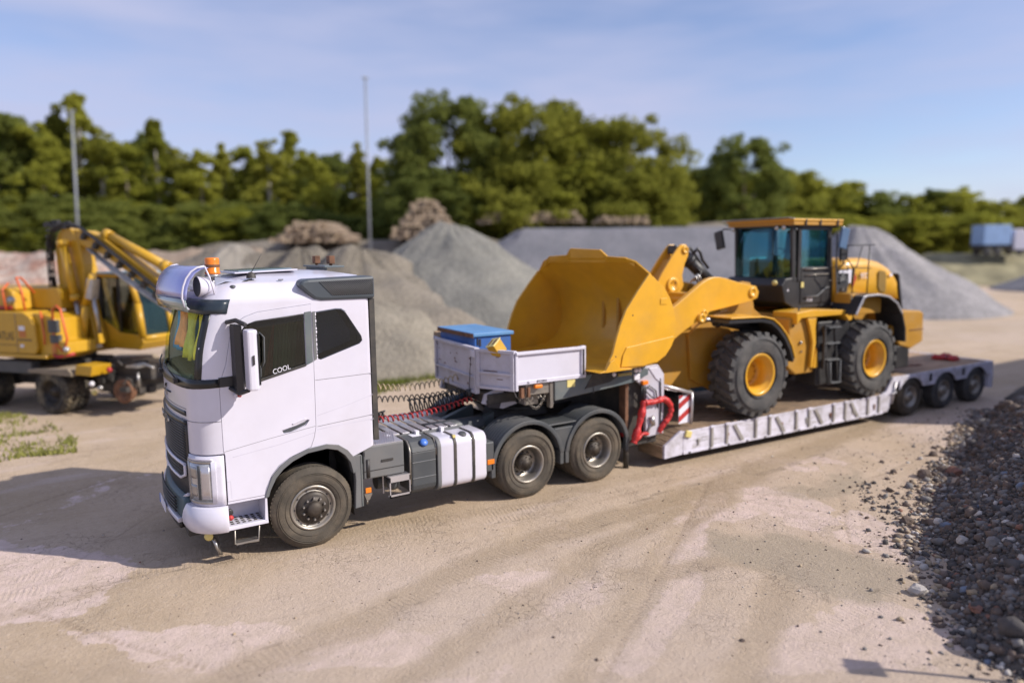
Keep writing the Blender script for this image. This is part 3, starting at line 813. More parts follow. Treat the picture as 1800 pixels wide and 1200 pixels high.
# wipers
for ya in (.55, 1.55):
    a = plan((ya - HW) / (HW - .33) * .75, 2.30) + Vector((-.03, 0, 0)); b = plan((ya + .55 - HW) / (HW - .33) * .75, 2.42) + Vector((-.035, 0, 0))
    MB().tube([a, (a + b) / 2 + Vector((-.02, 0, .02)), b], .009).obox(a + Vector((-.005, 0, -.02)), (.05, .09, .05)).build('wiper', black_pl, truck)
# badge and lettering on the front panel, green-black reflecting strip, grille
def fpt(y, z, off=.01):
    t = (y - HW) / (HW - .33) * .75
    return plan(t, z) + pnorm(t, z) * off
bd = MB().lathe([(.048, 0), (.062, .008), (.075, 0)], fpt(1.25, 2.07, .004), (-1, 0, 0), 28, closed=True)
bd.build('round_badge', steel, truck)
MB().tube([fpt(.93, 2.085, .008), fpt(1.25, 2.07, .012), fpt(1.55, 2.035, .008)], .010, 6).tube([fpt(1.19, 2.13, .014), fpt(1.16, 2.16, .014)], .012, 6).build('badge_bar', black_gl, truck)
patch(-.74, .74, lambda t: 1.87, lambda t: 1.93, 30, 1, .006, .02).build('front_strip', black_gl, truck)
patch(-.75, .75, 1.955, 1.962, 30, 1, .003, .01).build('panel_joint', seam_m, truck)
patch(-1, -.60, 1.822, 1.829, 16, 1, .0015, .01).build('panel_joint', seam_m, truck)
patch(-.75, .75, .86, 1.80, 30, 6, .012, .05).build('grille_panel', black_pl, truck)
for z in [1.32 + .034 * i for i in range(13)]:
    patch(-.70, .70, z, z + .016, 24, 1, .026, .02).build('grille_slat', black_pl, truck)
patch(-.75, .75, 1.765, 1.815, 30, 1, .028, .04).build('grille_top_rail', black_gl, truck)
em = text('grille_lettering', 'VOLVO', steel, truck, fpt(1.62, 1.66, .045), (0, -1, 0), (0, 0, 1), .155, .006)
for y in (.98, 1.50): MB().cyl(fpt(y, 1.72, .03), fpt(y, 1.72, .05), .022, n=10).build('grille_lamp', lensg, truck)
# silver U-shaped trims in the lower grille
def ftube(pts, r, name, mat, n=6):
    P = []
    for (y0, z0), (y1, z1) in zip(pts, pts[1:]):
        for k in range(6): P.append(fpt(y0 + (y1 - y0) * k / 6, z0 + (z1 - z0) * k / 6, .03))
    P.append(fpt(*pts[-1], .03))
    return MB().tube(P, r, n).build(name, mat, truck)
ftube([(.42, 1.26), (2.08, 1.26), (2.08, 1.16), (1.90, 1.06), (.60, 1.06), (.42, 1.13), (.42, 1.26)], .020, 'grille_trim', white)
for z in (1.10, 1.14, 1.18, 1.22): ftube([(.48, z), (2.02, z)], .006, 'grille_slat', dgrey, 4)
ftube([(2.14, .98), (1.95, .82), (.55, .82), (.36, .90)], .022, 'lower_trim', white)
# lower bumper
def bumper_pt(t, z, off): return plan(t, .8) * 1 + Vector((0, 0, z - .8)) + pnorm(t, .8) * off
def bpatch(t0, t1, z0, z1, nt, o0, o1, th, mat, name, nz_=4, bev=0):
    V = []; nn = nz_ + 1
    for k in (0, 1):
        for i in range(nt + 1):
            t = t0 + (t1 - t0) * i / nt
            for j in range(nn):
                u = j / nz_; z = z0 + (z1 - z0) * u
                o = o0 + (o1 - o0) * math.sin(PI * min(1, .15 + u * .75))
                V.append(bumper_pt(t, z, o - (th if k else 0)))
    q = (nt + 1) * nn; F = []
    for i in range(nt):
        for j in range(nz_):
            a = i * nn + j; F += [(a, a + nn, a + nn + 1, a + 1), (q + a, q + a + 1, q + a + nn + 1, q + a + nn)]
        a = i * nn; F.append((a, q + a, q + a + nn, a + nn)); a += nz_; F.append((a, a + nn, q + a + nn, q + a))
    for j in range(nz_): F.append((j, j + 1, q + j + 1, q + j)); a = nt * nn + j; F.append((a, q + a, q + a + 1, a + 1))
    return MB().add(V, F, True).build(name, mat, truck, bevel=bev)
bpatch(-1.0, -.70, .475, .79, 18, .03, .12, .25, white, 'bumper_corner', bev=.012)
bpatch(.70, 1.0, .475, .79, 18, .03, .12, .25, white, 'bumper_corner', bev=.012)
bpatch(-.70, .70, .54, .86, 24, .03, .08, .12, M('blue_grey_bumper', (.045, .085, .105), .45, dirt=(.15, .15, .14), dirt_amt=.3), 'bumper_centre')
for i in range(5): bpatch(-.50, .50, .62 + .045 * i, .635 + .045 * i, 24, .112, .115, .02, black_pl, 'bumper_slat', 1)
bpatch(-.54, .54, .49, .55, 24, .09, .11, .06, white, 'bumper_lip', bev=.006)
bpatch(-.50, .50, .40, .49, 24, .06, .08, .05, black_pl, 'bumper_skirt', 2)
pl = MB().obox(Vector((-1.60, 1.42, .52)), (.012, .52, .12)).build('number_plate', white_flat, truck, bevel=.004)
MB().obox(Vector((-1.605, 1.66, .52)), (.012, .05, .115)).build('plate_band', bluecap, pl)
MB().box(-1.45, -1.05, .35, 2.15, .36, .50).build('front_underrun', chassis, truck, bevel=.02)
# near headlamp (and its twin on the far side)
for s in (-1, 1):
    def hp(t0, t1, z0, z1, o, th, nm, mt, par, bev=0, sl=0.0):
        a, b = (t0, t1) if s < 0 else (-t1, -t0)
        def f(t):
            u = (abs(t) - .75) / .25
            return z1 + sl * max(0, u)
        p = patch(a, b, z0, f, 12, 4, o, th).build(nm, mt, par, bevel=bev); return p
    hs = hp(-1.0, -.72, .80, 1.41, .010, .12, 'headlamp_surround', white, truck, 0)
    hl = hp(-.93, -.755, .86, 1.33, .020, .03, 'headlight', lensg, truck)
    hp(-.945, -.735, .83, .86, .024, .03, 'lamp_edge', steel, hl); hp(-.945, -.735, 1.33, 1.355, .024, .03, 'lamp_edge', steel, hl)
    hp(-.955, -.93, .84, 1.35, .026, .03, 'lamp_edge', white, hl); hp(-.775, -.75, .86, 1.33, .028, .03, 'running_light', steel, hl)
    hp(-.865, -.85, .88, 1.30, .027, .02, 'lamp_divider', dgrey, hl)
    hp(-.92, -.875, .90, 1.29, .026, .02, 'lamp_reflector', alu, hl); hp(-.84, -.79, 1.14, 1.28, .026, .02, 'lamp_reflector', steel, hl); hp(-.84, -.79, .92, 1.06, .026, .02, 'lamp_reflector', steel, hl)
    hp(-.94, -.76, 1.365, 1.385, .024, .02, 'corner_air_vane', white, truck)
# dark gap between lamp and door
MB().prism([(-1.085, 1.43), (-1.045, 1.40), (-1.03, .80), (-1.06, .80), (-1.07, 1.36)], 'y', .01, .06).build('corner_gap', black_flat, truck)

# wheel arch trim, flap and step box, near side
def arch_strip(y0, y1):
    mb = MB(); n_ = len(AP); P = []
    V = []
    for k, (a, b) in enumerate(zip(AP, AI)):
        V += [(a[0], y0, a[1]), (b[0], y0 + (.0 if 1 else 0), b[1]), (b[0], y1, b[1]), (a[0], y1, a[1])]
    F = []
    for k in range(1, n_ - 2):
        for j in range(4): F.append((k * 4 + j, k * 4 + (j + 1) % 4, k * 4 + 4 + (j + 1) % 4, k * 4 + 4 + j))
    F += [(4, 5, 6, 7), ((n_ - 2) * 4 + 3, (n_ - 2) * 4 + 2, (n_ - 2) * 4 + 1, (n_ - 2) * 4)]
    return mb.add(V, F)
arch_strip(-.018, .10).build('wheel_arch_trim', mgrey, truck, bevel=.006)
arch_strip(2.40, 2.518).build('wheel_arch_trim', mgrey, truck, bevel=.006)
liner = MB(); n_ = len(AI); LV = []
for a in AI: LV += [(a[0], .06, a[1] + .006), (a[0], .72, a[1] + .006)]
liner.add(LV, [(2 * i, 2 * i + 1, 2 * i + 3, 2 * i + 2) for i in range(n_ - 1)]).build('wheel_arch_liner', chassis, truck)
MB().box(-.58, .60, .715, .73, .45, 1.40).build('inner_wing', chassis, truck)
MB().prism([(.52, 1.14), (.66, 1.14), (.66, 1.10), (.645, .42), (.555, .415), (.575, .8), (.56, 1.0)], 'y', -.005, .45).build('rear_wing_panel', mgrey, truck, bevel=.01)
MB().box(.648, .668, -.012, .30, .43, 1.13).build('wing_edge', grey_paint, truck, bevel=.004)
sb = MB().box(-1.06, -.575, .0, .36, .47, .515).build('step', white, truck, bevel=.008)
MB().box(-1.06, -.60, .33, .36, .515, .80).build('step_back_panel', white, truck)
MB().prism([(-.615, .47), (-.575, .47), (-.575, .80), (-.60, .80)], 'y', .0, .36).build('step_side_panel', white, truck, bevel=.004)
MB().box(-1.06, -1.03, .02, .34, .515, .78).build('step_front_panel', white, truck)
MB().prism([(-1.17, .50), (-1.05, .47), (-.575, .47), (-.575, .505), (-1.04, .51), (-1.06, .60), (-1.15, .72)], 'y', -.012, .01).build('step_sill', white, truck, bevel=.004)
tr = MB()
for i in range(6):
    for j in range(4): tr.box(-1.0 + i * .068, -.965 + i * .068, .06 + j * .07, .09 + j * .07, .515, .522)
tr.build('step_tread', chassis, sb, kind='stuff')
MB().prism([(-1.03, .80), (-.60, .845), (-.60, .80), (-.72, .795)], 'y', .005, .35).build('sill_gap', black_flat, truck)
ls = MB().tube([(-.97, .02, .48), (-.98, .02, .28), (-.70, .02, .255), (-.68, .02, .48)], .011, 6).build('lower_step', rim_steel, truck)
MB().box(-.965, -.70, .01, .12, .262, .285).build('step_plate', steel, ls)
# little horn cluster by the step and red cap under the mirror
MB().lathe([(0, 0), (.03, .0), (.034, .02), (.02, .03), (0, .05)], (-1.01, .03, .62), (0, -1, 0), 14).build('marker_lamp', red, truck)
MB().lathe([(.045, 0), (.045, .03), (.03, .035), (0, .035)], (-1.02, .06, .68), (0, -1, 0), 14).build('fog_lamp', black_pl, truck)
MB().cyl((-.86, -.002, 2.12), (-.88, -.05, 2.12), .025, n=10).build('camera_pod', white, truck)
MB().cyl((-.85, -.05, 2.125), (-.83, -.07, 2.125), .022, n=10).build('red_button', red, truck)
# plate and yellow tag hanging under the bumper corner
MB().prism([(-1.20, .47), (-1.14, .47), (-1.11, .12), (-1.13, .10), (-1.22, .33)], 'y', .24, .27).build('mud_flap', black_pl, truck)
MB().lathe([(0, 0), (.05, .0), (.055, .02), (.03, .03), (0, .035)], (-1.24, .20, .38), (-.5, -1, 0), 12).build('yellow_reflector', sticker, truck)
MB().tube([(-1.19, .21, .33), (-1.16, .20, .22), (-1.12, .20, .12)], .022, 6).build('chain_tail', steel, truck)

# mirrors
mir = MB().prism([(-.80, -.22), (-.70, -.20), (-.665, -.23), (-.665, -.36), (-.70, -.41), (-.79, -.41)], 'z', 2.22, 2.93)
for v in mir.v[-12:]: pass
mr_o = mir.build('mirror', white, truck, bevel=.03)
MB().box(-.668, -.655, -.385, -.235, 2.28, 2.88).build('mirror_glass', black_gl, mr_o)
MB().prism([(-.745, 2.52), (-.72, 2.53), (-.72, 2.64), (-.745, 2.63)], 'y', -.425, -.405).build('mirror_slot', black_flat, mr_o)
ma = MB().tube([(-.93, .0, 3.0), (-.85, -.14, 3.03), (-.77, -.28, 2.98)], .03).tube([(-.93, .0, 2.22), (-.85, -.14, 2.16), (-.77, -.28, 2.22)], .03)
ma.prism([(-.90, .0), (-.84, -.02), (-.79, -.16), (-.82, -.22), (-.88, -.14)], 'z', 2.16, 2.98)
ma.build('mirror_arm', black_pl, truck, bevel=.02)
MB().tube([(-.60, -.05, 2.80), (-.57, -.05, 2.86), (-.52, -.05, 2.80), (-.53, -.05, 2.50), (-.56, -.05, 2.44)], .012).build('grab_handle', dgrey, truck)
MB().prism([(-.66, 2.28), (-.57, 2.31), (-.56, 2.44), (-.60, 2.48), (-.65, 2.46)], 'y', -.05, -.02).build('wide_angle_mirror', dgrey, truck, bevel=.01)

# chrome sun visor with its smoked lip
def visor_sheet(prof, y0, y1, n_, bulge, th):
    V = []
    m_ = len(prof)
    for k in (0, 1):
        for i in range(n_ + 1):
            u = i / n_; y = y0 + (y1 - y0) * u; bx = -bulge * (1 - (2 * u - 1) ** 2)
            edge = max(0, abs(2 * u - 1) - .8) / .2
            for (x, z) in prof: V.append((x + bx + edge * edge * .03 + (th if k else 0), y, z - edge * edge * .02))
    q = (n_ + 1) * m_; F = []
    for i in range(n_):
        for j in range(m_ - 1):
            a = i * m_ + j; F += [(a, a + m_, a + m_ + 1, a + 1), (q + a, q + a + 1, q + a + m_ + 1, q + a + m_)]
        a = i * m_; F.append((a, q + a, q + a + m_, a + m_)); a += m_ - 1; F.append((a, a + m_, q + a + m_, q + a))
    for j in range(m_ - 1): F.append((j, j + 1, q + j + 1, q + j)); a = n_ * m_ + j; F.append((a, q + a, q + a + 1, a + 1))
    return MB().add(V, F, True)
VP = [(-1.10, 3.66), (-1.18, 3.645), (-1.25, 3.60), (-1.31, 3.52), (-1.345, 3.43), (-1.36, 3.36), (-1.365, 3.29)]
sv = visor_sheet(VP, .17, 2.33, 24, .13, .02).build('sun_visor', chrome, truck)
visor_sheet([(-1.372, 3.288), (-1.365, 3.22), (-1.35, 3.15)], .15, 2.35, 24, .13, .012).build('visor_lip', visor_green, sv)
for y in (.165, 2.335):
    P = [(x, y, z) for x, z in VP] + [(-1.30, y, 3.22), (-1.12, y, 3.24), (-1.06, y, 3.40), (-1.10, y, 3.58)]
    MB().tube([q for q in P[:7]] + [Vector((-1.34, y, 3.20)), Vector((-1.30, y, 3.16))], .012, 6).tube([P[0], Vector((-1.05, y, 3.52)), Vector((-1.0, y, 3.30))], .010, 6).build('visor_end_frame', white, sv)
for y in (.5, 1.25, 2.0): MB().box(-1.40, -1.0, y - .015, y + .015, 3.36, 3.375).build('visor_bracket', steel, sv)
# work lamp looking sideways inside the visor end
wl_o = MB().lathe([(.0, -.17), (.05, -.16), (.10, -.06), (.125, .02), (.118, .035)], (-1.15, .27, 3.42), (-1, -.22, 0), 28).build('spotlight', white, truck)
MB().lathe([(0, .03), (.118, .032)], (-1.15, .27, 3.42), (-1, -.22, 0), 28).build('lamp_glass', dgrey, wl_o)
# orange beacon on a stalk
bc = MB().lathe([(0, .0), (.085, .0), (.09, .02), (.08, .03), (.083, .17), (.078, .195), (0, .20)], (-.98, .37, 3.56), (0, 0, 1), 24).build('beacon', orange_l, truck)
MB().lathe([(0, -.03), (.09, -.03), (.095, -.015), (.085, .0), (0, .0)], (-.98, .37, 3.56), (0, 0, 1), 20).cyl((-.98, .37, 3.38), (-.98, .37, 3.53), .022).build('beacon_base', steel, bc)
MB().lathe([(.0865, .0), (.0885, .015), (.0865, .03)], (-.98, .37, 3.645), (0, 0, 1), 20).build('beacon_band', rust, bc)
MB().tube([(-.98, .37, 3.40), (-.85, .30, 3.46), (-.70, .26, 3.45), (-.55, .27, 3.49)], .010, 5).tube([(-.98, .33, 3.35), (-.9, .25, 3.40), (-.75, .22, 3.43), (-.6, .24, 3.48)], .010, 5).build('beacon_cable', black_pl, truck)
MB().lathe([(0, 0), (.045, 0), (.03, .03), (0, .04)], (-.80, .16, 3.39), (0, -.4, 1), 12).build('cable_gland', dgrey, truck)
# roof hatch, aerial, rear lamp bar
rh = MB().obox((-.28, 1.15, 3.572), (.80, 1.05, .02), Matrix.Rotation(R(-2), 3, 'Y')).build('roof_hatch', white, truck, bevel=.01)
MB().obox((-.28, 1.15, 3.588), (.68, .93, .022), Matrix.Rotation(R(-2), 3, 'Y')).build('hatch_pane', hatchm, rh, bevel=.01)
ae = MB().lathe([(.06, 0), (.055, .04), (.03, .07), (0, .08)], (-.55, .30, 3.50), (0, 0, 1), 14).build('aerial_base', chassis, truck)
MB().cyl((-.55, .30, 3.56), (-.42, .26, 3.80), .005, .002, 5).build('aerial', black_flat, ae)
MB().obox((-.22, .20, 3.475), (.06, .02, .012)).build('roof_marker', dgrey, truck)
lb = MB().box(.52, .80, .75, 1.75, 3.60, 3.625).cyl((.56, .8, 3.58), (.56, 1.7, 3.58), .016).build('roof_platform', grey_paint, truck, bevel=.006)
for y in (.78, 1.42):
    w = MB().box(.60, .68, y, y + .13, 3.65, 3.76).box(.62, .66, y + .05, y + .08, 3.62, 3.655).build('work_lamp', rust, lb, bevel=.008)
# dark side deflector with angled mesh
SPO = [(-.06, 3.40), (-.02, 3.46), (.06, 3.475), (.93, 3.495), (.93, 3.20), (.22, 3.205), (.13, 3.225), (.04, 3.30)]
for y0, y1 in ((-.02, .42), (2.08, 2.52)):
    sp = MB().prism(SPO, 'y', y0, y1).build('side_deflector', deflect, truck, bevel=.035)
    yo = y0 - .003 if y0 < 1 else y1 + .003; s_ = -1 if y0 < 1 else 1
    gp = [(.22, 3.44), (.90, 3.458), (.90, 3.262), (.37, 3.265)]
    MB().prism(gp, 'y', yo, yo - s_ * .02).build('mesh_backing', black_flat, sp)
    mbm = MB()
    for i in range(34):
        x = .20 + i * .027
        a = (x, 3.445); b = (x + .17, 3.265)
        lo = max(a[0], 0); 
        if b[0] > .905:
            k = (.905 - x) / .17
            if k <= 0.05: continue
            b = (.905, 3.445 - .18 * k)
        mbm.tube([(a[0], yo + s_ * .004, a[1]), (b[0], yo + s_ * .004, b[1])], .0055, 4)
    mbm.build('deflector_mesh', mgrey, sp)
MB().box(.86, .93, .02, 2.48, 1.30, 3.20).build('rear_wall_extension', chassis, truck)

# front wheels
road_wheel(truck, (0, .03, .535), .535, .286, .32, -1, 'front')
road_wheel(truck, (0, 2.47, .535), .535, .286, .32, 1, 'front')
LB = 3.339
for x in (LB, LB + 1.37):
    road_wheel(truck, (x, .03, .535), .535, .286, .30, -1, 'dual')
    road_wheel(truck, (x, 2.47, .535), .535, .286, .30, 1, 'dual')
    MB().cyl((x, .3, .535), (x, 2.2, .535), .075, n=12).lathe([(.0, -.25), (.2, -.2), (.25, 0), (.2, .2), (0, .25)], (x, 1.25, .55), (0, 1, 0), 20).build('drive_axle', chassis, truck)
MB().box(-.06, .06, .4, 2.1, .45, .58).build('front_axle', chassis, truck)

# ladder frame and cross members
for y in (.86, 1.58):
    MB().box(-1.1, 5.35, y, y + .08, .74, 1.02).build('frame_rail', chassis, truck)
for x in (.9, 1.9, 2.7, 4.0, 5.2): MB().box(x, x + .1, .94, 1.58, .78, .98).build('cross_member', chassis, truck)
MB().box(-.6, .8, .7, 1.9, .6, 1.3).build('engine_block', chassis, truck)
# battery box with ribbed top
bb = MB().box(.70, 1.285, .02, .62, .775, 1.225).build('battery_box', mgrey, truck, bevel=.02)
MB().box(.66, .90, .04, .55, .80, 1.0).build('battery_bracket', dgrey, truck)
rb = MB()
for i in range(15): rb.obox((.80 + i * .033, .32, 1.236), (.012, .58, .016), Matrix.Rotation(R(-20), 3, 'Z'))
rb.box(.74, 1.28, .03, .60, 1.222, 1.230)
rb.build('ribbed_lid', alu, bb)
MB().box(.95, 1.12, .008, .025, .985, 1.015).build('box_latch', chassis, bb)
MB().box(.70, 1.28, .012, .022, .885, .892).build('box_joint', chassis, bb)
# cluster of black valves behind the cab corner
vc = MB(); random.seed(5)
for i in range(9): vc.obox((.78 + random.uniform(-.06, .08), .05 + random.uniform(0, .1), 1.02 + random.uniform(-.12, .14)), (random.uniform(.04, .1), .06, random.uniform(.04, .12)))
vc.cyl((.76, .03, .80), (.76, .03, 1.05), .03).build('valve_cluster', black_pl, truck)
# orange side lamp and its bracket
sl = MB().box(.70, .78, -.02, .0, .60, .67).build('side_marker', orange_l, truck, bevel=.006)
MB().prism([(.68, .60), (.80, .58), (.76, .50), (.72, .49)], 'y', .0, .05).cyl((.73, .02, .50), (.73, .02, .44), .012).build('marker_bracket', rim_steel, truck)
# catwalk step below the battery box
s2 = MB().box(1.03, 1.335, -.05, .30, .745, .765)
s2.box(1.03, 1.335, -.055, -.045, .69, .775).box(1.03, 1.335, -.055, .02, .475, .49).box(1.03, 1.045, -.055, -.035, .475, .76).box(1.32, 1.335, -.055, -.035, .475, .76).box(1.03, 1.045, .2, .22, .475, .76).box(1.03, 1.335, -.055, -.045, .475, .515)
s2.build('side_step', alu, truck)
MB().lathe([(.0, 0), (.09, .0), (.10, .03), (.06, .05), (0, .06)], (1.17, .18, .61), (0, -1, 0), 20).cyl((1.0, .4, .6), (1.3, .4, .6), .11).build('air_dryer', dgrey, truck)
# dark urea tank with ribs, strap and blue cap
ADB = [(.02, .50), (.0, .56), (.0, 1.02), (.03, 1.10), (.10, 1.165), (.16, 1.185), (.62, 1.19), (.62, .45), (.06, .45)]
ad = MB().prism(ADB, 'x', 1.385, 1.765).build('urea_tank', dgrey, truck, bevel=.025)
for z in (.66, .885, 1.04): MB().box(1.395, 1.755, -.008, .02, z, z + .014).build('tank_rib', mgrey, ad, bevel=.004)
MB().lathe([(0, .0), (.055, .0), (.058, .03), (.045, .045), (0, .048)], (1.60, .06, 1.135), (0, -.75, .66), 12).build('filler_cap', bluecap, ad)
MB().box(1.52, 1.66, .26, .42, 1.19, 1.196).build('tank_label', white_flat, ad)
MB().tube([(1.36, .0, .60), (1.36, -.01, 1.05), (1.365, .04, 1.13), (1.37, .12, 1.185), (1.37, .60, 1.205)], .014, 6).build('tank_strap', rim_steel, ad)
MB().tube([(1.775, .02, .95), (1.775, .03, 1.08), (1.775, .10, 1.175), (1.775, .60, 1.2)], .012, 6).build('tank_strap', rim_steel, ad)
# white aluminium fuel tank
def rtank(y0, y1, z0, z1, r):
    P = []
    for cy, cz, a0 in ((y1 - r, z1 - r, 0), (y0 + r, z1 - r, 90), (y0 + r, z0 + r, 180), (y1 - r, z0 + r, 270)):
        P += [(cy + r * math.cos(R(a0 + 15 * k)), cz + r * math.sin(R(a0 + 15 * k))) for k in range(7)]
    return P
ft = MB().prism(rtank(.0, .62, .415, 1.17, .13), 'x', 1.80, 2.60, True).build('fuel_tank', white, truck, bevel=.03)
for x, mt in ((1.785, mgrey), (2.045, chassis), (2.345, chassis)):
    MB().prism(rtank(-.008, .628, .405, 1.178, .135), 'x', x, x + (.05 if x > 1.8 else .06), True).build('tank_band', mt, ft, bevel=.006)
MB().lathe([(0, .03), (.055, .03), (.06, .02), (.065, -.02)], (2.24, .10, 1.15), (0, -.35, .93), 18).build('filler_cap', dgrey, ft)
MB().box(2.05, 2.09, .02, .06, 1.15, 1.185).build('yellow_tag', sticker, ft)
MB().box(2.60, 2.72, -.01, .01, .66, .735).build('side_marker', orange_l, truck, bevel=.006)
MB().box(2.58, 2.72, .0, .5, .55, 1.0).build('tank_end_bracket', dgrey, truck, bevel=.02)
# rear mudguards: ribbed black arches with joining pieces
def mudguard(cx, a0, a1, parent):
    prof = []
    nr = 9
    for i in range(nr):
        y = .0 + .60 * i / nr
        prof += [(.655, y + .004), (.668, y + .010), (.668, y + .042), (.655, y + .05)]
    prof = [(.628, .0)] + prof + [(.655, .60), (.635, .60)]
    g = MB().lathe(prof, (cx, .0, .56), (0, 1, 0), 22, closed=True, a0=R(a0), a1=R(a1))
    return g
for cx, a0, a1 in ((LB, -82, 84), (LB + 1.37, -84, 82)):
    g = mudguard(cx, a0, a1, truck).build('mudguard', dgrey, truck)
    MB().lathe([(.60, .0), (.60, .03), (.668, .03), (.668, .0)], (cx, -.006, .56), (0, 1, 0), 22, closed=True, a0=R(a0), a1=R(a1)).build('mudguard_edge', dgrey, g, bevel=.006)
    for sg in (-1, 1):
        MB().prism([(cx + sg * .60, .66), (cx + sg * .67, .66), (cx + sg * .665, .44), (cx + sg * .60, .44)], 'y', .0, .58).build('mud_flap', dgrey, g, bevel=.005)
MB().prism([(LB + .50, 1.02), (LB + .87, 1.02), (LB + .80, .90), (LB + .70, .62), (LB + .66, .62), (LB + .57, .9)], 'y', .02, .10).build('mudguard_joiner', dgrey, truck, bevel=.01)
MB().box(LB + .40, LB + .97, .06, .56, 1.06, 1.09).build('mudguard_bridge', dgrey, truck, bevel=.01)
for cx in (LB, LB + 1.37):
    MB().lathe([(.64, .0), (.66, .0), (.66, .60), (.64, .60)], (cx, 1.90, .56), (0, 1, 0), 20, closed=True, a0=R(-80), a1=R(80)).build('mudguard', dgrey, truck)
MB().box(LB + 1.97, LB + 2.05, .08, .16, .55, .72).build('rear_lamp', red, truck)
# catwalk plates behind the cab
for i in range(9):
    MB().box(.98 + i * .155, 1.09 + i * .155, .42, 1.62, 1.205, 1.225).build('catwalk_plank', alu, truck, bevel=.003)
MB().box(.93, 2.36, .40, .43, 1.17, 1.205).build('catwalk_edge', mgrey, truck)
MB().box(.93, 2.9, 1.60, 1.63, 1.17, 1.205).build('catwalk_edge', mgrey, truck)
for x in (1.18, 1.62, 2.02): MB().box(x, x + .05, .34, .42, 1.12, 1.24).build('catwalk_clip', white_flat, truck)
# fifth wheel, hoses
fw = MB().lathe([(0, 0), (.42, .0), (.47, -.03), (.47, -.07), (0, -.07)], (LB + .55, 1.25, 1.26), (0, 0, 1), 28).prism([(LB + .1, 1.05), (LB + .2, 1.18), (LB + .9, 1.18), (LB + 1.0, 1.05)], 'y', .9, 1.6).build('fifth_wheel', chassis, truck)
for y in (.86, 1.54): MB().prism([(LB - .75, 1.02), (LB - .1, 1.22), (LB - .1, 1.02)], 'y', y, y + .1).build('coupling_ramp', grey_paint, truck)
MB().cyl((1.9, .7, 1.12), (2.9, .7, 1.12), .12).build('air_tank', dgrey, truck)
def coil(p0, p1, sag, rc, rw, turns):
    p0, p1 = Vector(p0), Vector(p1); P = []; N = turns * 9
    d = (p1 - p0).normalized(); a = Vector((0, 0, 1)); a = (a - d * a.dot(d)).normalized(); b = d.cross(a)
    for i in range(N + 1):
        u = i / N; c = p0.lerp(p1, u) - Vector((0, 0, 4 * sag * u * (1 - u))); t = 2 * PI * turns * u
        P.append(c + a * math.cos(t) * rc + b * math.sin(t) * rc)
    return MB().tube(P, rw, 5)
coil((.93, .75, 1.42), (3.1, 1.0, 1.50), .10, .045, .011, 26).build('air_hose', red, truck, label='red coiled air hose')
coil((.93, 1.55, 1.62), (3.15, 1.2, 1.60), .10, .045, .010, 26).build('air_hose', black_pl, truck, label='black coiled air hose')
coil((.93, 1.7, 1.90), (3.15, 1.35, 1.85), .22, .05, .010, 28).build('air_hose', tan_flat, truck, label='brown coiled cable')
coil((.93, 1.15, 1.38), (1.5, 1.2, 1.34), .03, .06, .016, 10).build('air_hose', black_pl, truck, label='dark blue coiled hose')
coil((1.9, 1.2, 1.42), (3.2, 1.15, 1.62), .06, .11, .014, 16).build('air_hose', black_pl, truck, label='thick black coiled hose')
MB().tube([(.93, 1.6, 1.86), (1.05, 1.62, 1.87), (1.1, 1.6, 1.83), (.95, 1.6, 1.78)], .014, 6).build('hose_holder', black_pl, truck)
MB().tube([(2.3, 1.3, 1.3), (2.6, 1.25, 1.33), (2.75, 1.2, 1.45), (3.1, 1.15, 1.55)], .05, 8).build('hose_bundle', M('blue_black_hose', (.03, .05, .08), .5), truck)

# clothes hung inside the windscreen
def garment(name, label, cat, y0, y1, z0, z1, x, mat, seed):
    random.seed(seed); V = []; nx, nz2 = 10, 9
    for i in range(nx + 1):
        for j in range(nz2 + 1):
            u, v_ = i / nx, j / nz2
            y = y0 + (y1 - y0) * u; z = z0 + (z1 - z0) * v_
            if v_ > .78: z -= .05 * abs(math.sin(u * PI * 2))
            w = .02 * math.sin(u * 9 + seed) * (1 - v_ * .5) + .012 * math.sin(v_ * 7 + u * 4)
            V.append((x + w + .10 * (1 - v_) * 0 + .11 * v_, y, z))
    g = thing(name, label, cat, (x, (y0 + y1) / 2, z0), group=None)
    n1 = nz2 + 1
    front = [(p[0], p[1], p[2]) for p in V]; back = [(p[0] + .03, p[1], p[2]) for p in V]; q = len(V)
    F = []
    for i in range(nx):
        for j in range(nz2):
            a = i * n1 + j; F += [(a, a + n1, a + n1 + 1, a + 1), (q + a, q + a + 1, q + a + n1 + 1, q + a + n1)]
    for i in range(nx): F += [(i * n1, q + i * n1, q + i * n1 + n1, i * n1 + n1), (i * n1 + nz2, i * n1 + n1 + nz2, q + i * n1 + n1 + nz2, q + i * n1 + nz2)]
    for j in range(nz2): F += [(j, j + 1, q + j + 1, q + j), (nx * n1 + j, q + nx * n1 + j, q + nx * n1 + j + 1, nx * n1 + j + 1)]
    MB().add(front + back, F, True).build('cloth', mat, g)
    MB().tube([(x + .12, (y0 + y1) / 2 - .12, z1 - .03), (x + .12, (y0 + y1) / 2, z1 + .04), (x + .12, (y0 + y1) / 2 + .12, z1 - .03)], .006, 5).build('hanger', black_pl, g)
    return g
garment('jacket', 'bright blue work garment hanging inside the truck windscreen, farthest from the driver', 'jacket', 1.70, 2.15, 2.50, 3.12, -1.24, v_blue, 1)
garment('jacket', 'salmon-orange work garment hanging in the middle of the truck windscreen', 'jacket', 1.22, 1.66, 2.60, 3.12, -1.27, v_orange, 2)
garment('jacket', 'olive-yellow work garment hanging between the orange and the yellow ones', 'jacket', .74, 1.20, 2.48, 3.10, -1.25, v_olive, 3)
garment('jacket', 'narrow bright yellow garment hanging nearest the driver behind the windscreen', 'jacket', .40, .74, 2.50, 3.08, -1.20, v_yellow, 4)
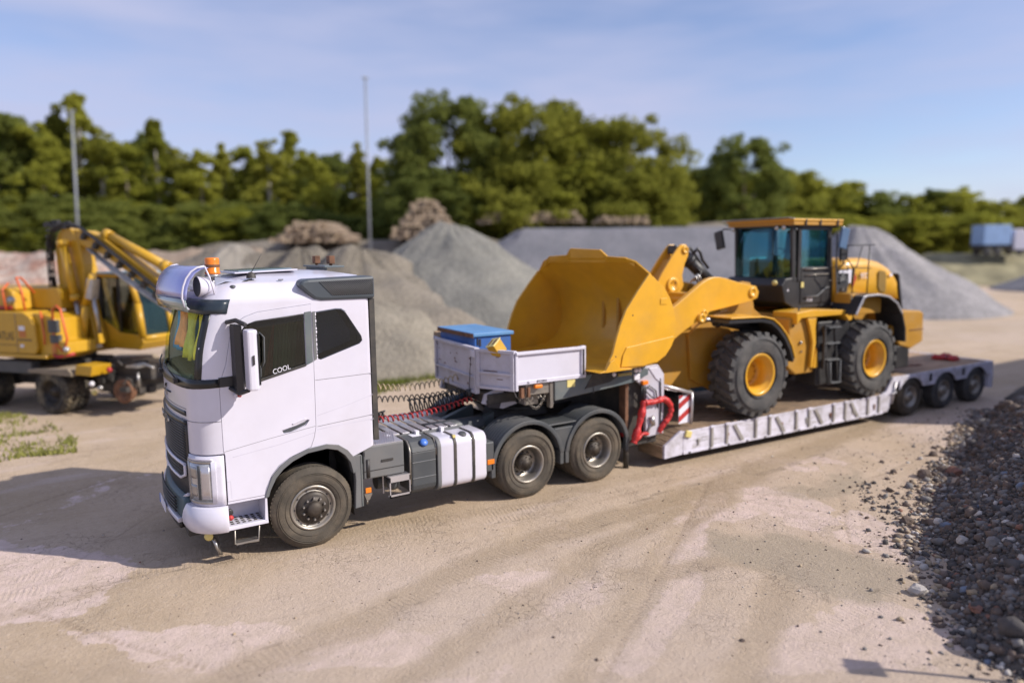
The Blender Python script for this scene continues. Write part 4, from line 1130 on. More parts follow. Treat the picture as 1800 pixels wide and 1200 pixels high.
# ================================================================ LOWBED TRAILER (own frame: x rearward, y away, origin over the coupling)
FO = Vector((3.839, 1.275, 0)); FY = -0.036
def toW(p):
    c, s = math.cos(FY), math.sin(FY)
    return Vector((FO.x + c * p[0] - s * p[1], FO.y + s * p[0] + c * p[1], p[2]))
def tthing(name, label, cat, org, group=None, rz=0):
    return thing(name, label, cat, org, toW(org), FY + rz, group)
tl = tthing('lowbed_trailer', 'long low white three-axle trailer with a wooden deck carrying the yellow wheel loader', 'trailer', (6, 0, 0))
N_ = -1.275
# drop-side box over the gooseneck
def panel(pa, pb, z0, z1, th, ribs, name, mat, flip=1):
    a, b = Vector((pa[0], pa[1], 0)), Vector((pb[0], pb[1], 0)); d = (b - a); L_ = d.length; d.normalize()
    n_ = Vector((d.y, -d.x, 0)) * flip
    rot = Matrix((d, n_, Vector((0, 0, 1)))).transposed()
    mid = (a + b) / 2
    p = MB().obox(mid + Vector((0, 0, (z0 + z1) / 2)) - n_ * th / 2, (L_, th, z1 - z0), rot).build(name, mat, tl, bevel=.006)
    rb = MB()
    rb.obox(mid + Vector((0, 0, z1 - .02)) + n_ * .004, (L_ + .01, th + .045, .045), rot)
    if ribs:
        rb.obox(mid + Vector((0, 0, z0 + .25)) + n_ * .02, (L_ - .02, .04, .035), rot)
        rb.obox(mid + Vector((0, 0, z0 + .02)) + n_ * .015, (L_ - .02, .03, .045), rot)
        for u in ribs: rb.obox(a + d * L_ * u + Vector((0, 0, (z0 + z1) / 2)) + n_ * .018, (.06, .036, z1 - z0 - .04), rot)
    rb.build('panel_frame', mat, p, bevel=.005)
    return p
panel((-.66, N_), (.60, N_), 1.84, 2.29, .035, (), 'side_panel', white)
MB().box(-.66, .60, N_ - .012, N_ + .02, 1.785, 1.845).build('panel_lower_rail', white, tl, bevel=.006)
MB().box(.535, .62, N_ - .03, N_ + .04, 1.79, 2.30).build('corner_post', rail_paint, tl, bevel=.008)
MB().box(.555, .585, N_ - .036, N_ - .03, 1.84, 2.26).build('post_slot', black_flat, tl)
MB().box(-.675, -.63, N_ - .025, N_ + .05, 1.70, 2.30).build('corner_post', white, tl, bevel=.008)
panel((-1.0, -.68), (-.67, N_), 1.70, 2.31, .035, (.04, .94), 'front_panel', white_dirty, 1)
panel((-.93, 1.0), (-1.0, -.68), 1.60, 2.32, .035, (.02, .98), 'front_panel', white_dirty, 1)
panel((-.80, 1.275), (-.93, 1.0), 1.66, 2.32, .035, (.1,), 'front_panel', white_dirty, 1)
panel((.60, 1.275), (-.80, 1.275), 1.80, 2.31, .035, (), 'side_panel', white_dirty, 1)
# scratches and dents with rust showing
sc_ = MB(); random.seed(11)
for i in range(16):
    y = random.uniform(-.6, .9); z = random.uniform(1.7, 2.22); L_ = random.uniform(.015, .10); x = -1.0 + (y + .68) / 1.68 * .07 - .004
    sc_.prism([(y, z), (y + L_, z + random.uniform(-.01, .03)), (y + L_ * .9, z + .022), (y + L_ * .2, z + .012)], 'x', x, x + .003)
sc_.build('paint_chip', rust, tl)
cp = MB(); 
for u, z, L_ in ((.55, 2.20, .06), (.35, 1.98, .25), (.6, 1.86, .10)):
    a = Vector((-1.0, -.68, z)).lerp(Vector((-.67, N_, z)), u); d = (Vector((-.67, N_, 0)) - Vector((-1.0, -.68, 0))).normalized(); n2 = Vector((d.y, -d.x, 0))
    cp.obox(a + n2 * .003, (L_, .003, .010), Matrix((d, n2, Vector((0, 0, 1)))).transposed())
cp.build('paint_chip', rust, tl)
MB().obox((-1.03, -.60, 2.23), (.05, .14, .11)).build('stake_latch', rail_paint, tl, bevel=.008)
MB().tube([(-1.04, -.55, 2.18), (-1.04, -.50, 1.9), (-1.03, -.45, 1.63)], .006, 5).lathe([(0, 0), (.045, 0), (.05, .12), (0, .13)], (-1.03, -.45, 1.52), (0, 0, 1), 12).build('hanging_cable', black_pl, tl)
text('registration_lettering', '892004', black_flat, tl, (-.30, N_ - .014, 1.796), (1, 0, 0), (0, 0, 1), .062, .001)
MB().box(-.47, -.43, N_ - .015, N_ - .011, 1.80, 1.812).box(-.47, -.44, N_ - .015, N_ - .011, 1.825, 1.832).build('print_mark', black_flat, tl)
# gooseneck structure
MB().box(-.60, 2.1, -1.20, 1.20, 1.83, 1.875).box(-.88, -.60, -.62, .95, 1.83, 1.875).build('gooseneck_floor', M('scuffed_gooseneck_plate', (.20, .15, .09), .7, var=.3, scale=5, dirt=(.3, .22, .1), dirt_amt=.5), tl)
bm_ = MB().prism([(.05, 1.47), (.05, 1.80), (1.72, 1.865), (1.95, 1.80), (1.95, 1.70), (1.62, 1.60)], 'y', -1.265, -1.19).build('gooseneck_beam', grey_paint, tl, bevel=.01)
MB().prism([(.62, 1.60), (.78, 1.82), (1.5, 1.85), (1.25, 1.72), (1.12, 1.66)], 'y', -1.275, -1.262).build('scuffed_area', chassis, bm_)
MB().prism([(.05, 1.47), (.05, 1.80), (1.72, 1.865), (1.95, 1.70), (1.62, 1.60)], 'y', 1.19, 1.265).build('gooseneck_beam', grey_paint, tl, bevel=.01)
MB().box(.28, .43, -1.272, -1.264, 1.66, 1.78).build('sticker', sticker, bm_)
MB().box(.79, .80, -1.27, -1.26, 1.50, 1.83).build('beam_joint', black_flat, bm_)
cl = MB()
for i in range(8): cl.lathe([(.018, 0), (.026, .01), (.018, .02)], (1.28 + i * .036, -1.29, 1.76), (1, .15, 0), 8, closed=True)
cl.build('load_chain', sticker, tl)
hk = MB()
for x in (1.20, 1.66, 1.74): hk.lathe([(0, 0), (.035, .0), (.04, .02), (.02, .045), (0, .05)], (x, -1.27, 1.78 if x < 1.5 else 1.80), (0, -1, 0), 10)
hk.build('lashing_hook', white_flat, tl)
MB().box(1.62, 1.74, -1.30, -1.27, 1.64, 1.74).build('white_tag', white_flat, tl, bevel=.01)
MB().box(-.45, .05, -1.22, -1.10, 1.60, 1.78).build('crossbeam_end', rim_steel, tl, bevel=.01)
MB().box(-.34, -.20, -1.31, -1.25, 1.71, 1.765).build('side_marker', orange_l, tl, bevel=.015)
MB().box(-.56, -.51, -1.27, -1.20, 1.58, 1.73).box(-.44, -.40, -1.27, -1.20, 1.58, 1.73).build('bracket', rust, tl)
MB().box(-.90, 1.4, -.85, .85, 1.45, 1.60).build('coupling_plate', chassis, tl, bevel=.01)
MB().prism([(-.93, 1.60), (-.60, 1.69), (-.60, 1.60), (-.35, 1.40), (-.62, 1.34), (-.98, 1.46)], 'y', -.80, -.74).build('neck_gusset', white_dirty, tl, bevel=.008)
MB().prism([(-.90, 1.40), (-.70, 1.36), (-.66, 1.48), (-.72, 1.56), (-.86, 1.55), (-.92, 1.50)], 'y', -.83, -.80).build('gusset_opening', black_flat, tl)
MB().prism([(-.95, 1.60), (-.60, 1.74), (-.60, 1.60), (-.35, 1.40), (-.62, 1.34), (-.98, 1.46)], 'y', .74, .80).build('neck_gusset', white_dirty, tl, bevel=.008)
MB().box(-.40, -.15, -1.1, -.9, 1.42, 1.72).box(.0, .06, -1.2, -1.1, 1.35, 1.75).build('valve_box', rim_steel, tl, bevel=.01)
ch = MB(); random.seed(2)
for k in range(5):
    x = -.62 + k * .11
    ch.tube([(x, -1.12, 1.72), (x + .02, -1.18, 1.60 - .05 * (k % 3)), (x + .09, -1.18, 1.52), (x + .13, -1.12, 1.68)], .011, 5)
for k in range(14):
    a = k / 13
    ch.lathe([(.016, -.006), (.028, 0), (.016, .006)], (-.45 + a * .38, -1.20, 1.60 - .22 * math.sin(PI * a)), (.3 if k % 2 else 1, .9 if k % 2 else .2, .3), 8, closed=True)
ch.build('hose_and_chain_loop', rim_steel, tl)
# perforated upright next to the dark beam
MB().box(-.02, .04, -1.24, -1.18, 1.40, 1.76).build('perforated_strip', rim_steel, tl)
# neck down to the deck
for s in (-1, 1):
    MB().prism([(1.72, 1.62), (1.95, 1.84), (2.22, 1.84), (2.36, 1.66), (2.36, .62), (1.96, .60), (1.96, 1.45)], 'y', s * 1.17 - .035, s * 1.17 + .035).build('neck_post', white_dirty, tl, bevel=.01)
    MB().prism([(2.0, 1.80), (2.20, 1.80), (2.32, 1.66), (2.30, 1.5), (2.16, 1.60)], 'y', s * 1.21 - .01, s * 1.21 + .01).build('post_flange', white, tl, bevel=.006)
MB().box(1.62, 2.3, -1.1, 1.1, .45, 1.60).build('neck_bulkhead', chassis, tl, bevel=.02)
MB().box(1.55, 1.62, -1.15, -.98, .5, 1.62).build('rusty_guide', rust, tl, bevel=.01)
MB().tube([(1.82, -1.22, 1.55), (1.90, -1.24, 1.42), (2.0, -1.23, 1.50), (2.15, -1.23, 1.40), (2.2, -1.23, 1.1)], .012, 6).tube([(1.84, -1.22, 1.5), (2.05, -1.24, 1.30), (2.25, -1.23, 1.2)], .010, 6).tube([(2.26, -1.22, 1.6), (2.28, -1.22, 1.2), (2.27, -1.22, .8)], .012, 6).build('thin_hose', black_pl, tl)
for x in (1.83, 1.87, 1.91): MB().cyl((x, -1.24, 1.25), (x, -1.24, 1.52), .010, n=6).build('hydraulic_pipe', black_pl, tl)
MB().box(1.83, 1.95, -1.27, -1.2, 1.53, 1.60).build('side_marker', orange_l, tl, bevel=.01)
random.seed(4)
def wrapped(pts, r, nm):
    P = [Vector(p) for p in pts]; Q = []
    for i in range(len(P) - 1):
        p0 = P[max(0, i - 1)]; p1 = P[i]; p2 = P[i + 1]; p3 = P[min(len(P) - 1, i + 2)]
        for k in range(7):
            t = k / 7
            Q.append(.5 * ((2 * p1) + (-p0 + p2) * t + (2 * p0 - 5 * p1 + 4 * p2 - p3) * t * t + (-p0 + 3 * p1 - 3 * p2 + p3) * t ** 3))
    Q.append(P[-1]); rr = [r * random.uniform(.72, 1.2) for _ in Q]
    mb = MB(); n_ = len(Q)
    return mb.tube(Q, lambda u: rr[int(round(u * (n_ - 1)))], 10).build(nm, red_hose, tl)
wrapped([(1.87, -1.25, 1.26), (1.82, -1.26, 1.05), (1.73, -1.27, .80), (1.64, -1.27, .56)], .062, 'red_hose')
wrapped([(1.88, -1.26, 1.22), (2.08, -1.27, 1.22), (2.30, -1.27, 1.24), (2.46, -1.27, 1.10), (2.44, -1.26, .92), (2.32, -1.24, .78), (2.26, -1.20, .66)], .052, 'red_hose')
wrapped([(1.70, -1.28, .60), (1.86, -1.24, .68), (2.0, -1.2, .66), (2.2, -1.1, .66)], .030, 'red_hose')
MB().cyl((1.95, -1.22, .62), (2.12, -1.22, .95), .02).cyl((2.10, -1.22, .80), (2.06, -1.22, .96), .05).build('ram', steel, tl)
# folding arm with the striped marker board
wa = MB().tube([(2.34, -1.12, 1.46), (2.75, -1.11, 1.34), (3.10, -1.10, 1.23)], .032, 8).tube([(3.12, -1.10, 1.24), (3.13, -1.10, 1.0), (3.11, -1.10, .66)], .026, 8).tube([(2.36, -1.12, 1.40), (2.75, -1.11, 1.30)], .012, 6).build('marker_arm', alu, tl)
mk = MB().box(2.84, 3.10, -1.075, -1.063, .69, 1.20).build('marker_board', white_flat, tl)
st = MB()
for z0 in (.74, .98): st.prism([(2.84, z0 - .03), (3.10, z0 + .13), (3.10, z0 + .24), (2.84, z0 + .08)], 'y', -1.078, -1.0745)
st.prism([(2.84, 1.20), (2.84, 1.13), (2.96, 1.20)], 'y', -1.078, -1.0745)
st.build('red_stripe', red, mk)
# ramp nose at the front of the deck
MB().prism([(2.33, .17), (2.33, .40), (2.70, .615), (2.76, .615), (2.76, .19)], 'y', N_, N_ + .05).build('ramp_side', rail_paint, tl, bevel=.006)
MB().box(2.30, 2.34, N_ + .05, -.62, .17, .39).build('ramp_front_board', wood_x, tl, bevel=.006)
for i in range(4):
    a = .005 + i * .245
    p0 = Vector((2.33 + a * .44 / 1.0, 0, .395 + a * .222)); p1 = p0 + Vector((.098, 0, .05))
    MB().prism([(p0.x, p0.z - .03), (p1.x, p1.z - .03), (p1.x, p1.z + .012), (p0.x, p0.z + .012)], 'y', N_ + .045, -.62).build('ramp_plank', wood_x, tl, bevel=.004)
MB().prism([(2.36, .2), (2.36, .38), (2.76, .58), (2.76, .2)], 'y', N_ + .06, -.64).build('ramp_filling', rust, tl)
# deck: longitudinal planks
for i in range(10):
    y0 = -1.22 + i * .2455
    x0 = 2.76
    for x1 in ((5.1 + (i % 3) * .4), 8.62):
        o = MB().box(x0, x1 - .006, y0, y0 + .235, .575, .622 + .004 * ((i * 7) % 3)).build('deck_plank', wood, tl, bevel=.005); x0 = x1
MB().box(2.8, 8.6, -1.15, 1.15, .25, .57).build('deck_frame', chassis, tl)
# long side rails with ribs, slots and straps
for s in (-1, 1):
    y0, y1 = (N_ - .004, N_ + .04) if s < 0 else (1.235, 1.279)
    MB().box(2.76, 8.62, y0, y1, .205, .60).build('side_rail', rail_paint, tl, bevel=.006)
    if s < 0:
        rl = MB().box(2.76, 8.62, N_ - .018, N_ - .003, .19, .235).box(3.2, 8.62, N_ - .012, N_ - .003, .575, .612).build('rail_flange', rail_paint, tl, bevel=.004)
        for i in range(14):
            x = 3.42 + i * .385
            if i % 3 == 2:
                a = MB().prism([(x - .20, .555), (x - .13, .565), (x + .10, .25), (x + .02, .24)], 'y', N_ - .03, N_ - .003).build('lashing_strap', worn_grey, tl)
            else:
                MB().box(x, x + .055, N_ - .034, N_ - .003, .235, .60).build('rail_rib', worn_grey, tl, bevel=.006)
                MB().box(x - .02, x + .075, N_ - .042, N_ - .003, .585, .628).build('rib_cap', rail_paint, tl, bevel=.006)
        for i in range(8):
            x = 3.12 + i * .74
            MB().lathe([(0, .0), (.035, .0), (.04, .01), (0, .012)], (x, N_ - .006, .40), (0, -1, 0), 10).obox((x, N_ - .012, .36), (.03, .02, .09)).build('lashing_ring', rust if i % 2 else worn_grey, tl)
        sm = MB(); random.seed(9)
        for i in range(60):
            x = random.uniform(2.9, 8.5); z = random.uniform(.26, .56); L_ = random.uniform(.02, .35)
            sm.box(x, min(8.6, x + L_), N_ - .006, N_ - .0035, z, z + random.uniform(.003, .009))
        sm.build('scrape_mark', worn_grey, tl, kind='stuff')
        for i in range(12):
            MB().box(2.88 + i * .49, 2.93 + i * .49, N_ - .024, N_ - .016, .20, .225).build('rail_bolt_plate', chassis, tl)
MB().obox((2.86, N_ - .02, .55), (.14, .05, .12), Matrix.Rotation(R(15), 3, 'Y')).build('yellow_twist_lock', sticker, tl, bevel=.015)
# rise to the bogie deck
for s in (-1, 1):
    y0, y1 = (N_ - .005, N_ + .05) if s < 0 else (1.225, 1.28)
    MB().prism([(8.60, .21), (8.60, .62), (8.72, .66), (8.93, .93), (8.96, .955), (9.30, .955), (9.30, .88), (9.16, .83), (9.02, .62), (8.86, .30), (8.80, .21)], 'y', y0, y1).build('deck_rise', rail_paint, tl, bevel=.006)
MB().prism([(8.62, .55), (8.95, .90), (9.1, .90), (8.8, .5)], 'y', -1.22, 1.22).build('rise_plate', wood_x, tl)
# bogie deck, arched valance
VAL = [(9.22, .955), (13.10, .955), (13.14, .90), (13.14, .70), (13.02, .68)]
pts = []
for cx in (12.40, 11.04, 9.68):
    pts += [(cx + .50 * math.cos(R(a)), .44 + .44 * math.sin(R(a)) ** .9 if a not in (0, 180) else .44) for a in range(25, 156, 13)]
VAL += pts + [(9.22, .86)]
for s in (-1, 1):
    y0, y1 = (N_ - .008, N_ + .03) if s < 0 else (1.245, 1.283)
    MB().prism(VAL, 'y', y0, y1).build('bogie_side', rail_paint, tl, bevel=.005)
for cx in (9.68, 11.04, 12.40):
    MB().lathe([(.47, 0), (.485, 0), (.485, .6), (.47, .6)], (cx, N_ + .02, .435), (0, 1, 0), 18, closed=True, a0=R(-62), a1=R(62)).build('mudguard', black_pl, tl)
    for s in (-1, 1):
        road_wheel(tl, (cx, s * 1.245, .4347), .4347, .245, .28, s, 'trailer', tm=tyre_m if cx < 10 else tyre_b)
    MB().cyl((cx, -1.0, .435), (cx, 1.0, .435), .06).build('trailer_axle', chassis, tl)
MB().box(9.0, 13.05, -1.15, 1.15, .80, .90).build('bogie_frame', chassis, tl)
for x in (10.35, 11.72): MB().box(x, x + .09, N_ - .02, N_ - .007, .74, .90).build('side_pocket', black_flat, tl)
for i in range(10):
    y0 = -1.22 + i * .2455
    MB().box(9.05, 13.05, y0, y0 + .235, .90, .952 + .004 * ((i * 5) % 3)).build('rear_deck_plank', M('sanded_deck_board' + str(i), (.33, .22, .14), .85, var=.3, scale=2, bump=.3, bscale=25, dirt=(.2, .15, .1), dirt_amt=.5, stretch=(1, 6, 6)) if i == 0 else bpy.data.materials['sanded_deck_board0'], tl, bevel=.005)
MB().box(13.05, 13.16, -1.27, 1.27, .55, .955).build('rear_crossmember', rail_paint, tl, bevel=.01)
MB().box(12.98, 13.14, N_ - .02, N_ + .25, .30, .70).build('rear_mud_flap', rail_paint, tl, bevel=.01)
MB().box(12.9, 13.10, 1.0, 1.27, .95, 1.10).build('rear_post', rail_paint, tl, bevel=.01)
MB().box(9.5, 12.0, 1.21, 1.27, .955, 1.02).build('far_kerb_rail', rail_paint, tl, bevel=.01)
MB().cyl((8.90, N_ - .03, .38), (9.02, N_ - .03, .86), .022).cyl((8.86, N_ - .03, .6), (9.05, N_ - .03, .62), .02).build('support_strut', alu, tl)
MB().cyl((1.78, -.9, .0), (1.78, -.9, .6), .05).cyl((1.78, .9, .0), (1.78, .9, .6), .05).build('neck_leg', chassis, tl)

# ---------------- loose things lying on the trailer
tb = tthing('tool_chest', 'worn blue steel tool chest standing inside the white drop-side box', 'tool chest', (-.4, .5, 1.88))
MB().box(-.83, -.16, -.28, 1.02, 1.88, 2.44).build('chest_body', blue_paint, tb, bevel=.01)
MB().box(-.87, -.12, -.32, 1.06, 2.44, 2.50).build('chest_lid', blue_lid, tb, bevel=.012)
MB().box(-.877, -.868, -.31, 1.05, 2.425, 2.49).build('lid_edge', rust, tb)
MB().box(-.75, -.72, -.292, -.279, 2.28, 2.40).box(-.79, -.77, -.292, -.279, 2.3, 2.42).build('hinge', black_flat, tb)
yc = tthing('wheel_chock', 'yellow plastic wheel chock with slots leaning on the blue tool chest', 'wheel chock', (-.86, -.8, 2.1))
rot = Matrix.Rotation(R(-35), 3, 'Y') @ Matrix.Rotation(R(20), 3, 'Z')
c0 = Vector((-.80, -.95, 2.33))
k = MB().obox(c0, (.20, .16, .22), rot).build('chock_body', xyellow, yc, bevel=.012)
MB().obox(c0 + rot @ Vector((0, 0, .114)), (.21, .17, .012), rot).build('chock_face', sticker, yc)
MB().obox(c0 + rot @ Vector((0, .045, .122)), (.13, .028, .004), rot).obox(c0 + rot @ Vector((0, -.045, .122)), (.13, .028, .004), rot).build('face_slot', rust, yc)
pk = tthing('wooden_block', 'pale wooden wedge lying in the far front corner of the drop-side box', 'wooden block', (-.9, 1.1, 2.2))
MB().obox((-.80, 1.12, 2.28), (.12, .3, .16), Matrix.Rotation(R(20), 3, 'X')).build('block', wood_x, pk, bevel=.01)
# chains on the rear deck
def chain(name, label, pts, r, mat):
    o = tthing(name, label, 'chain', pts[0])
    P = [Vector(p) for p in pts]; mb = MB(); k = 0
    for a, b in zip(P, P[1:]):
        d = b - a; n_ = max(1, int(d.length / .07))
        for i in range(n_):
            q = a + d * (i + .5) / n_; dn = d.normalized(); sd_ = dn.cross(Vector((0, 0, 1))).normalized()
            nn = sd_ if k % 2 else Vector((0, 0, 1)); k += 1
            L_ = .045
            loop = []
            for j in range(8):
                t = 2 * PI * j / 8; w = dn.cross(nn)
                loop.append(q + dn * math.cos(t) * L_ + w * math.sin(t) * .022)
            mb.tube(loop, r, 4, closed=True)
    mb.build('links', mat, o); return o
chm = M('rusty_red_chain', (.13, .03, .025), .7, var=.3)
chain('lashing_chain', 'rusty lashing chain trailing across the rear deck boards behind the loader', [(9.4, -.75, .985), (9.7, -.45, .985), (10.0, -.62, .985), (10.3, -.40, .985), (10.6, -.62, .985), (10.95, -.75, .985)], .010, chm)
chain('lashing_chain', 'heaped chain lying by the rear tyre of the loader', [(9.3, -.55, 1.0), (9.5, -.62, 1.03), (9.4, -.40, 1.05), (9.62, -.35, 1.0), (9.5, -.5, 1.07), (9.35, -.68, 1.02)], .014, chm)
rp = tthing('ratchet_bundle', 'bright red bundle of straps and load binders near the tail of the trailer', 'strap bundle', (12.4, -.5, .96))
random.seed(21); b_ = MB()
for i in range(9):
    x = 12.35 + random.uniform(-.16, .3); y = -.52 + random.uniform(-.22, .2)
    b_.lathe([(0, 0), (random.uniform(.07, .12), .01), (random.uniform(.06, .1), .10), (0, .14)], (x, y, .96), (random.uniform(-.3, .3), random.uniform(-.3, .3), 1), 10)
b_.build('strap_roll', red, rp, bevel=0)
b2 = MB()
for i in range(6):
    x = 12.3 + random.uniform(-.2, .35); y = -.62 + random.uniform(-.2, .2)
    b2.obox((x, y, 1.0 + random.uniform(0, .05)), (.16, .05, .05), Matrix.Rotation(random.uniform(0, 3), 3, 'Z'))
b2.build('binder', chassis, rp, bevel=.008)
# ================================================================ WHEEL LOADER (trailer frame)
ld = tthing('wheel_loader', 'large yellow wheel loader with a black cab and raised tyres chained on the lowbed deck', 'wheel loader', (6.3, 0, .66))
ld['label'] = 'large yellow wheel loader with black cab and wide bucket standing on the lowbed'
RB, WB = .80, .52
ldz = .662
for x, ly in ((4.56, 1.40), (8.06, 1.40)):
    for s in (-1, 1):
        c = (x, s * (ly - .03), ldz + RB)
        w = lug_tyre(c, RB, .385, WB, s).build('wheel', tyre_b, ld)
        sgn = s
        rim = MB().lathe([(r, s * o) for r, o in [(.392, .0), (.405, .018), (.392, .03), (.372, .018), (.352, .02), (.345, .0), (.325, -.02), (.315, -.05), (.295, -.06), (.285, -.22), (.27, -.30), (.2, -.31), (.16, -.30), (.155, -.27), (.15, -.27), (.01, -.272)]], c, (0, 1, 0), 48).build('rim', yellow, w)
        nb = MB()
        for i in range(12):
            a = 2 * PI * i / 12; p = Vector(c) + Vector((math.sin(a) * .22, -s * .31, math.cos(a) * .21))
            nb.cyl(p, p + Vector((0, s * .03, 0)), .016, n=6, smooth=False)
        nb.build('wheel_nuts', yellow_d, w, kind='stuff')
    MB().cyl((x, -.95, ldz + RB), (x, .95, ldz + RB), .16, n=16).lathe([(0, -.3), (.25, -.25), (.34, 0), (.25, .25), (0, .3)], (x, 0, ldz + RB), (0, 1, 0), 20).build('axle', yellow_d, ld)
# --- bucket: wrapper, two side plates, edge, spill guard (turned slightly with the front frame)
BK = R(4); BC = Vector((2.2, 0, 0))
def rotb(mb, a=BK, c=BC):
    m_ = Matrix.Rotation(a, 3, 'Z')
    mb.v = [m_ @ (v - c) + c for v in mb.v]; return mb
WR = [(.62, 1.925), (1.05, 1.93), (1.45, 1.945), (1.75, 1.99), (1.96, 2.09), (2.10, 2.25), (2.17, 2.45), (2.175, 2.66), (2.13, 2.88), (2.03, 3.10), (1.88, 3.30), (1.72, 3.46), (1.56, 3.60), (1.50, 3.66)]
WRo = [(p[0] + d[0], p[1] + d[1]) for p, d in zip(WR, [(0, -.03)] * 3 + [(.01, -.03), (.02, -.025), (.03, -.01), (.03, 0), (.03, .0), (.03, .01), (.025, .015), (.02, .02), (.02, .02), (.02, .015), (.02, .01)])]
WE = WR[:8] + [(2.11, 2.86), (2.03, 3.0), (1.92, 3.13), (1.80, 3.22), (1.68, 3.32), (1.60, 3.405)]      # profile at the two ends
bmb = MB(); YS = [-1.49, -1.25, -1.0, -.5, 0, .5, 1.0, 1.25, 1.49]; V = []; nP = len(WR)
for y in YS:
    k = max(0, min(1, (abs(y) - 1.0) / .49)); k = k * k
    q = [Vector(a).lerp(Vector(b), k) for a, b in zip(WR, WE)]
    out = []
    for i, p_ in enumerate(q):
        t_ = (q[min(i + 1, nP - 1)] - q[max(i - 1, 0)]).normalized(); out.append(p_ + Vector((t_.y, -t_.x)) * .028)
    V += [(p_.x, y, p_.y) for p_ in q] + [(p_.x, y, p_.y) for p_ in out]
F = []; n2P = 2 * nP
for i in range(len(YS) - 1):
    for j in range(nP - 1):
        a = i * n2P + j; F += [(a, a + n2P, a + n2P + 1, a + 1), (a + nP, a + nP + 1, a + nP + n2P + 1, a + nP + n2P)]
    a = i * n2P; F.append((a, a + nP, a + nP + n2P, a + n2P)); a += nP - 1; F.append((a, a + n2P, a + n2P + nP, a + nP))
for j in range(nP - 1):
    F.append((j, j + 1, j + 1 + nP, j + nP)); a = (len(YS) - 1) * n2P + j; F.append((a, a + nP, a + nP + 1, a + 1))
bk = rotb(bmb.add(V, F, True)).build('bucket', yellow, ld)
bk.data.set_sharp_from_angle(angle=R(40))
SP = [(.66, 1.915), (.70, 2.02), (.80, 2.17), (.86, 2.36), (.955, 2.61), (1.08, 2.85), (1.33, 3.14), (1.585, 3.41), (1.70, 3.34), (1.82, 3.24), (1.95, 3.14), (2.06, 3.0), (2.14, 2.84), (2.205, 2.62), (2.19, 2.40), (2.12, 2.20), (1.98, 2.05), (1.78, 1.95), (1.45, 1.91)]
for s in (-1, 1):
    sp = rotb(MB().prism(SP, 'y', s * 1.50 - .022, s * 1.50 + .022)).build('side_plate', yellow, bk, bevel=.006)
    if s < 0:
        o_ = s * 1.50 - .022
        rotb(MB().prism([(.96, 1.955), (1.0, 2.14), (1.08, 2.26), (2.14, 2.36), (2.15, 2.30), (2.06, 2.16), (1.93, 2.05), (1.74, 1.97), (1.45, 1.93)], 'y', o_ - .022, o_ - .0005)).build('wear_plate', yellow, sp, bevel=.006)
        rotb(MB().prism([(1.83, 3.0), (1.98, 3.0), (1.98, 2.90), (1.83, 2.90)], 'y', o_ - .012, o_ - .0005)).build('weld_patch', yellow, sp, bevel=.004)
        hl = MB()
        for x, z in ((.80, 2.05), (.86, 2.13), (.79, 1.98)): hl.cyl((x, o_ - .004, z), (x, o_ + .01, z), .013, n=8)
        hl.cyl((1.22, o_ - .004, 2.76), (1.22, o_ + .01, 2.76), .014, n=8)
        rotb(hl).build('bolt_hole', rust, sp)
rotb(MB().prism([(.50, 1.905), (.64, 1.90), (1.12, 1.90), (1.12, 1.925), (.66, 1.945)], 'y', -1.55, 1.55)).build('cutting_edge', yellow, bk, bevel=.004)
rotb(MB().prism([(.60, 1.90), (.72, 2.06), (.80, 2.10), (.92, 1.95), (1.18, 1.915), (1.18, 1.90)], 'y', -1.56, -1.50)).build('corner_tooth', yellow, bk, bevel=.006)
gd = MB(); V = []
GY = [(-1.20, 3.58, 1.55), (-1.05, 3.66, 1.49), (-.62, 3.69, 1.47), (-.48, 3.80, 1.44), (.30, 3.83, 1.42), (.46, 3.71, 1.46), (1.0, 3.69, 1.48), (1.12, 3.62, 1.50), (1.25, 3.54, 1.56)]
for y, z, x in GY: V += [(x, y, z), (1.56, y, min(z - .06, 3.58)), (1.585, y, min(z - .06, 3.58)), (x + .025, y, z + .004)]
F = []
for i in range(len(GY) - 1):
    for j in range(4): F.append((i * 4 + j, i * 4 + (j + 1) % 4, i * 4 + 4 + (j + 1) % 4, i * 4 + 4 + j))
F += [(0, 1, 2, 3), tuple(range(len(V) - 4, len(V)))]
rotb(gd.add(V, F)).build('spill_guard', yellow, bk)
MB().box(2.14, 2.5, -.95, -.55, 2.0, 2.45).box(2.14, 2.5, .55, .95, 2.0, 2.45).prism([(2.12, 2.2), (2.12, 3.1), (2.5, 3.0), (2.6, 2.7), (2.5, 2.2)], 'y', -.25, -.18).prism([(2.12, 2.2), (2.12, 3.1), (2.5, 3.0), (2.6, 2.7), (2.5, 2.2)], 'y', .18, .25).build('hinge_bracket', yellow_d, bk, bevel=.01)
# --- lift arms
BO = [(2.20, 2.02), (2.55, 2.06), (3.05, 2.33), (3.36, 2.47), (3.53, 2.56), (3.72, 2.65), (4.23, 2.71), (4.77, 2.78), (5.02, 2.84), (5.06, 2.95), (4.98, 3.07), (4.75, 3.11), (4.50, 3.155), (4.30, 3.20), (4.13, 3.245), (3.95, 3.275), (3.79, 3.28), (3.64, 3.25), (3.50, 3.19), (3.32, 3.09), (2.91, 2.85), (2.5, 2.62), (2.22, 2.40)]
for s in (-1, 1):
    a = rotb(MB().prism(BO, 'y', s * .80 - .05, s * .80 + .05), R(2), Vector((5, 0, 0))).build('lift_arm', yellow, ld, bevel=.012)
    for x, z, r in ((2.40, 2.22, .10), (4.86, 2.96, .10), (3.55, 2.62, .07)):
        rotb(MB().lathe([(0, .0), (r * .55, .0), (r * .6, -.012), (r, -.012), (r, .12), (0, .12)], (x, s * .87, z), (0, -s, 0), 20), R(2), Vector((5, 0, 0))).build('pin_boss', yellow, a, bevel=0)
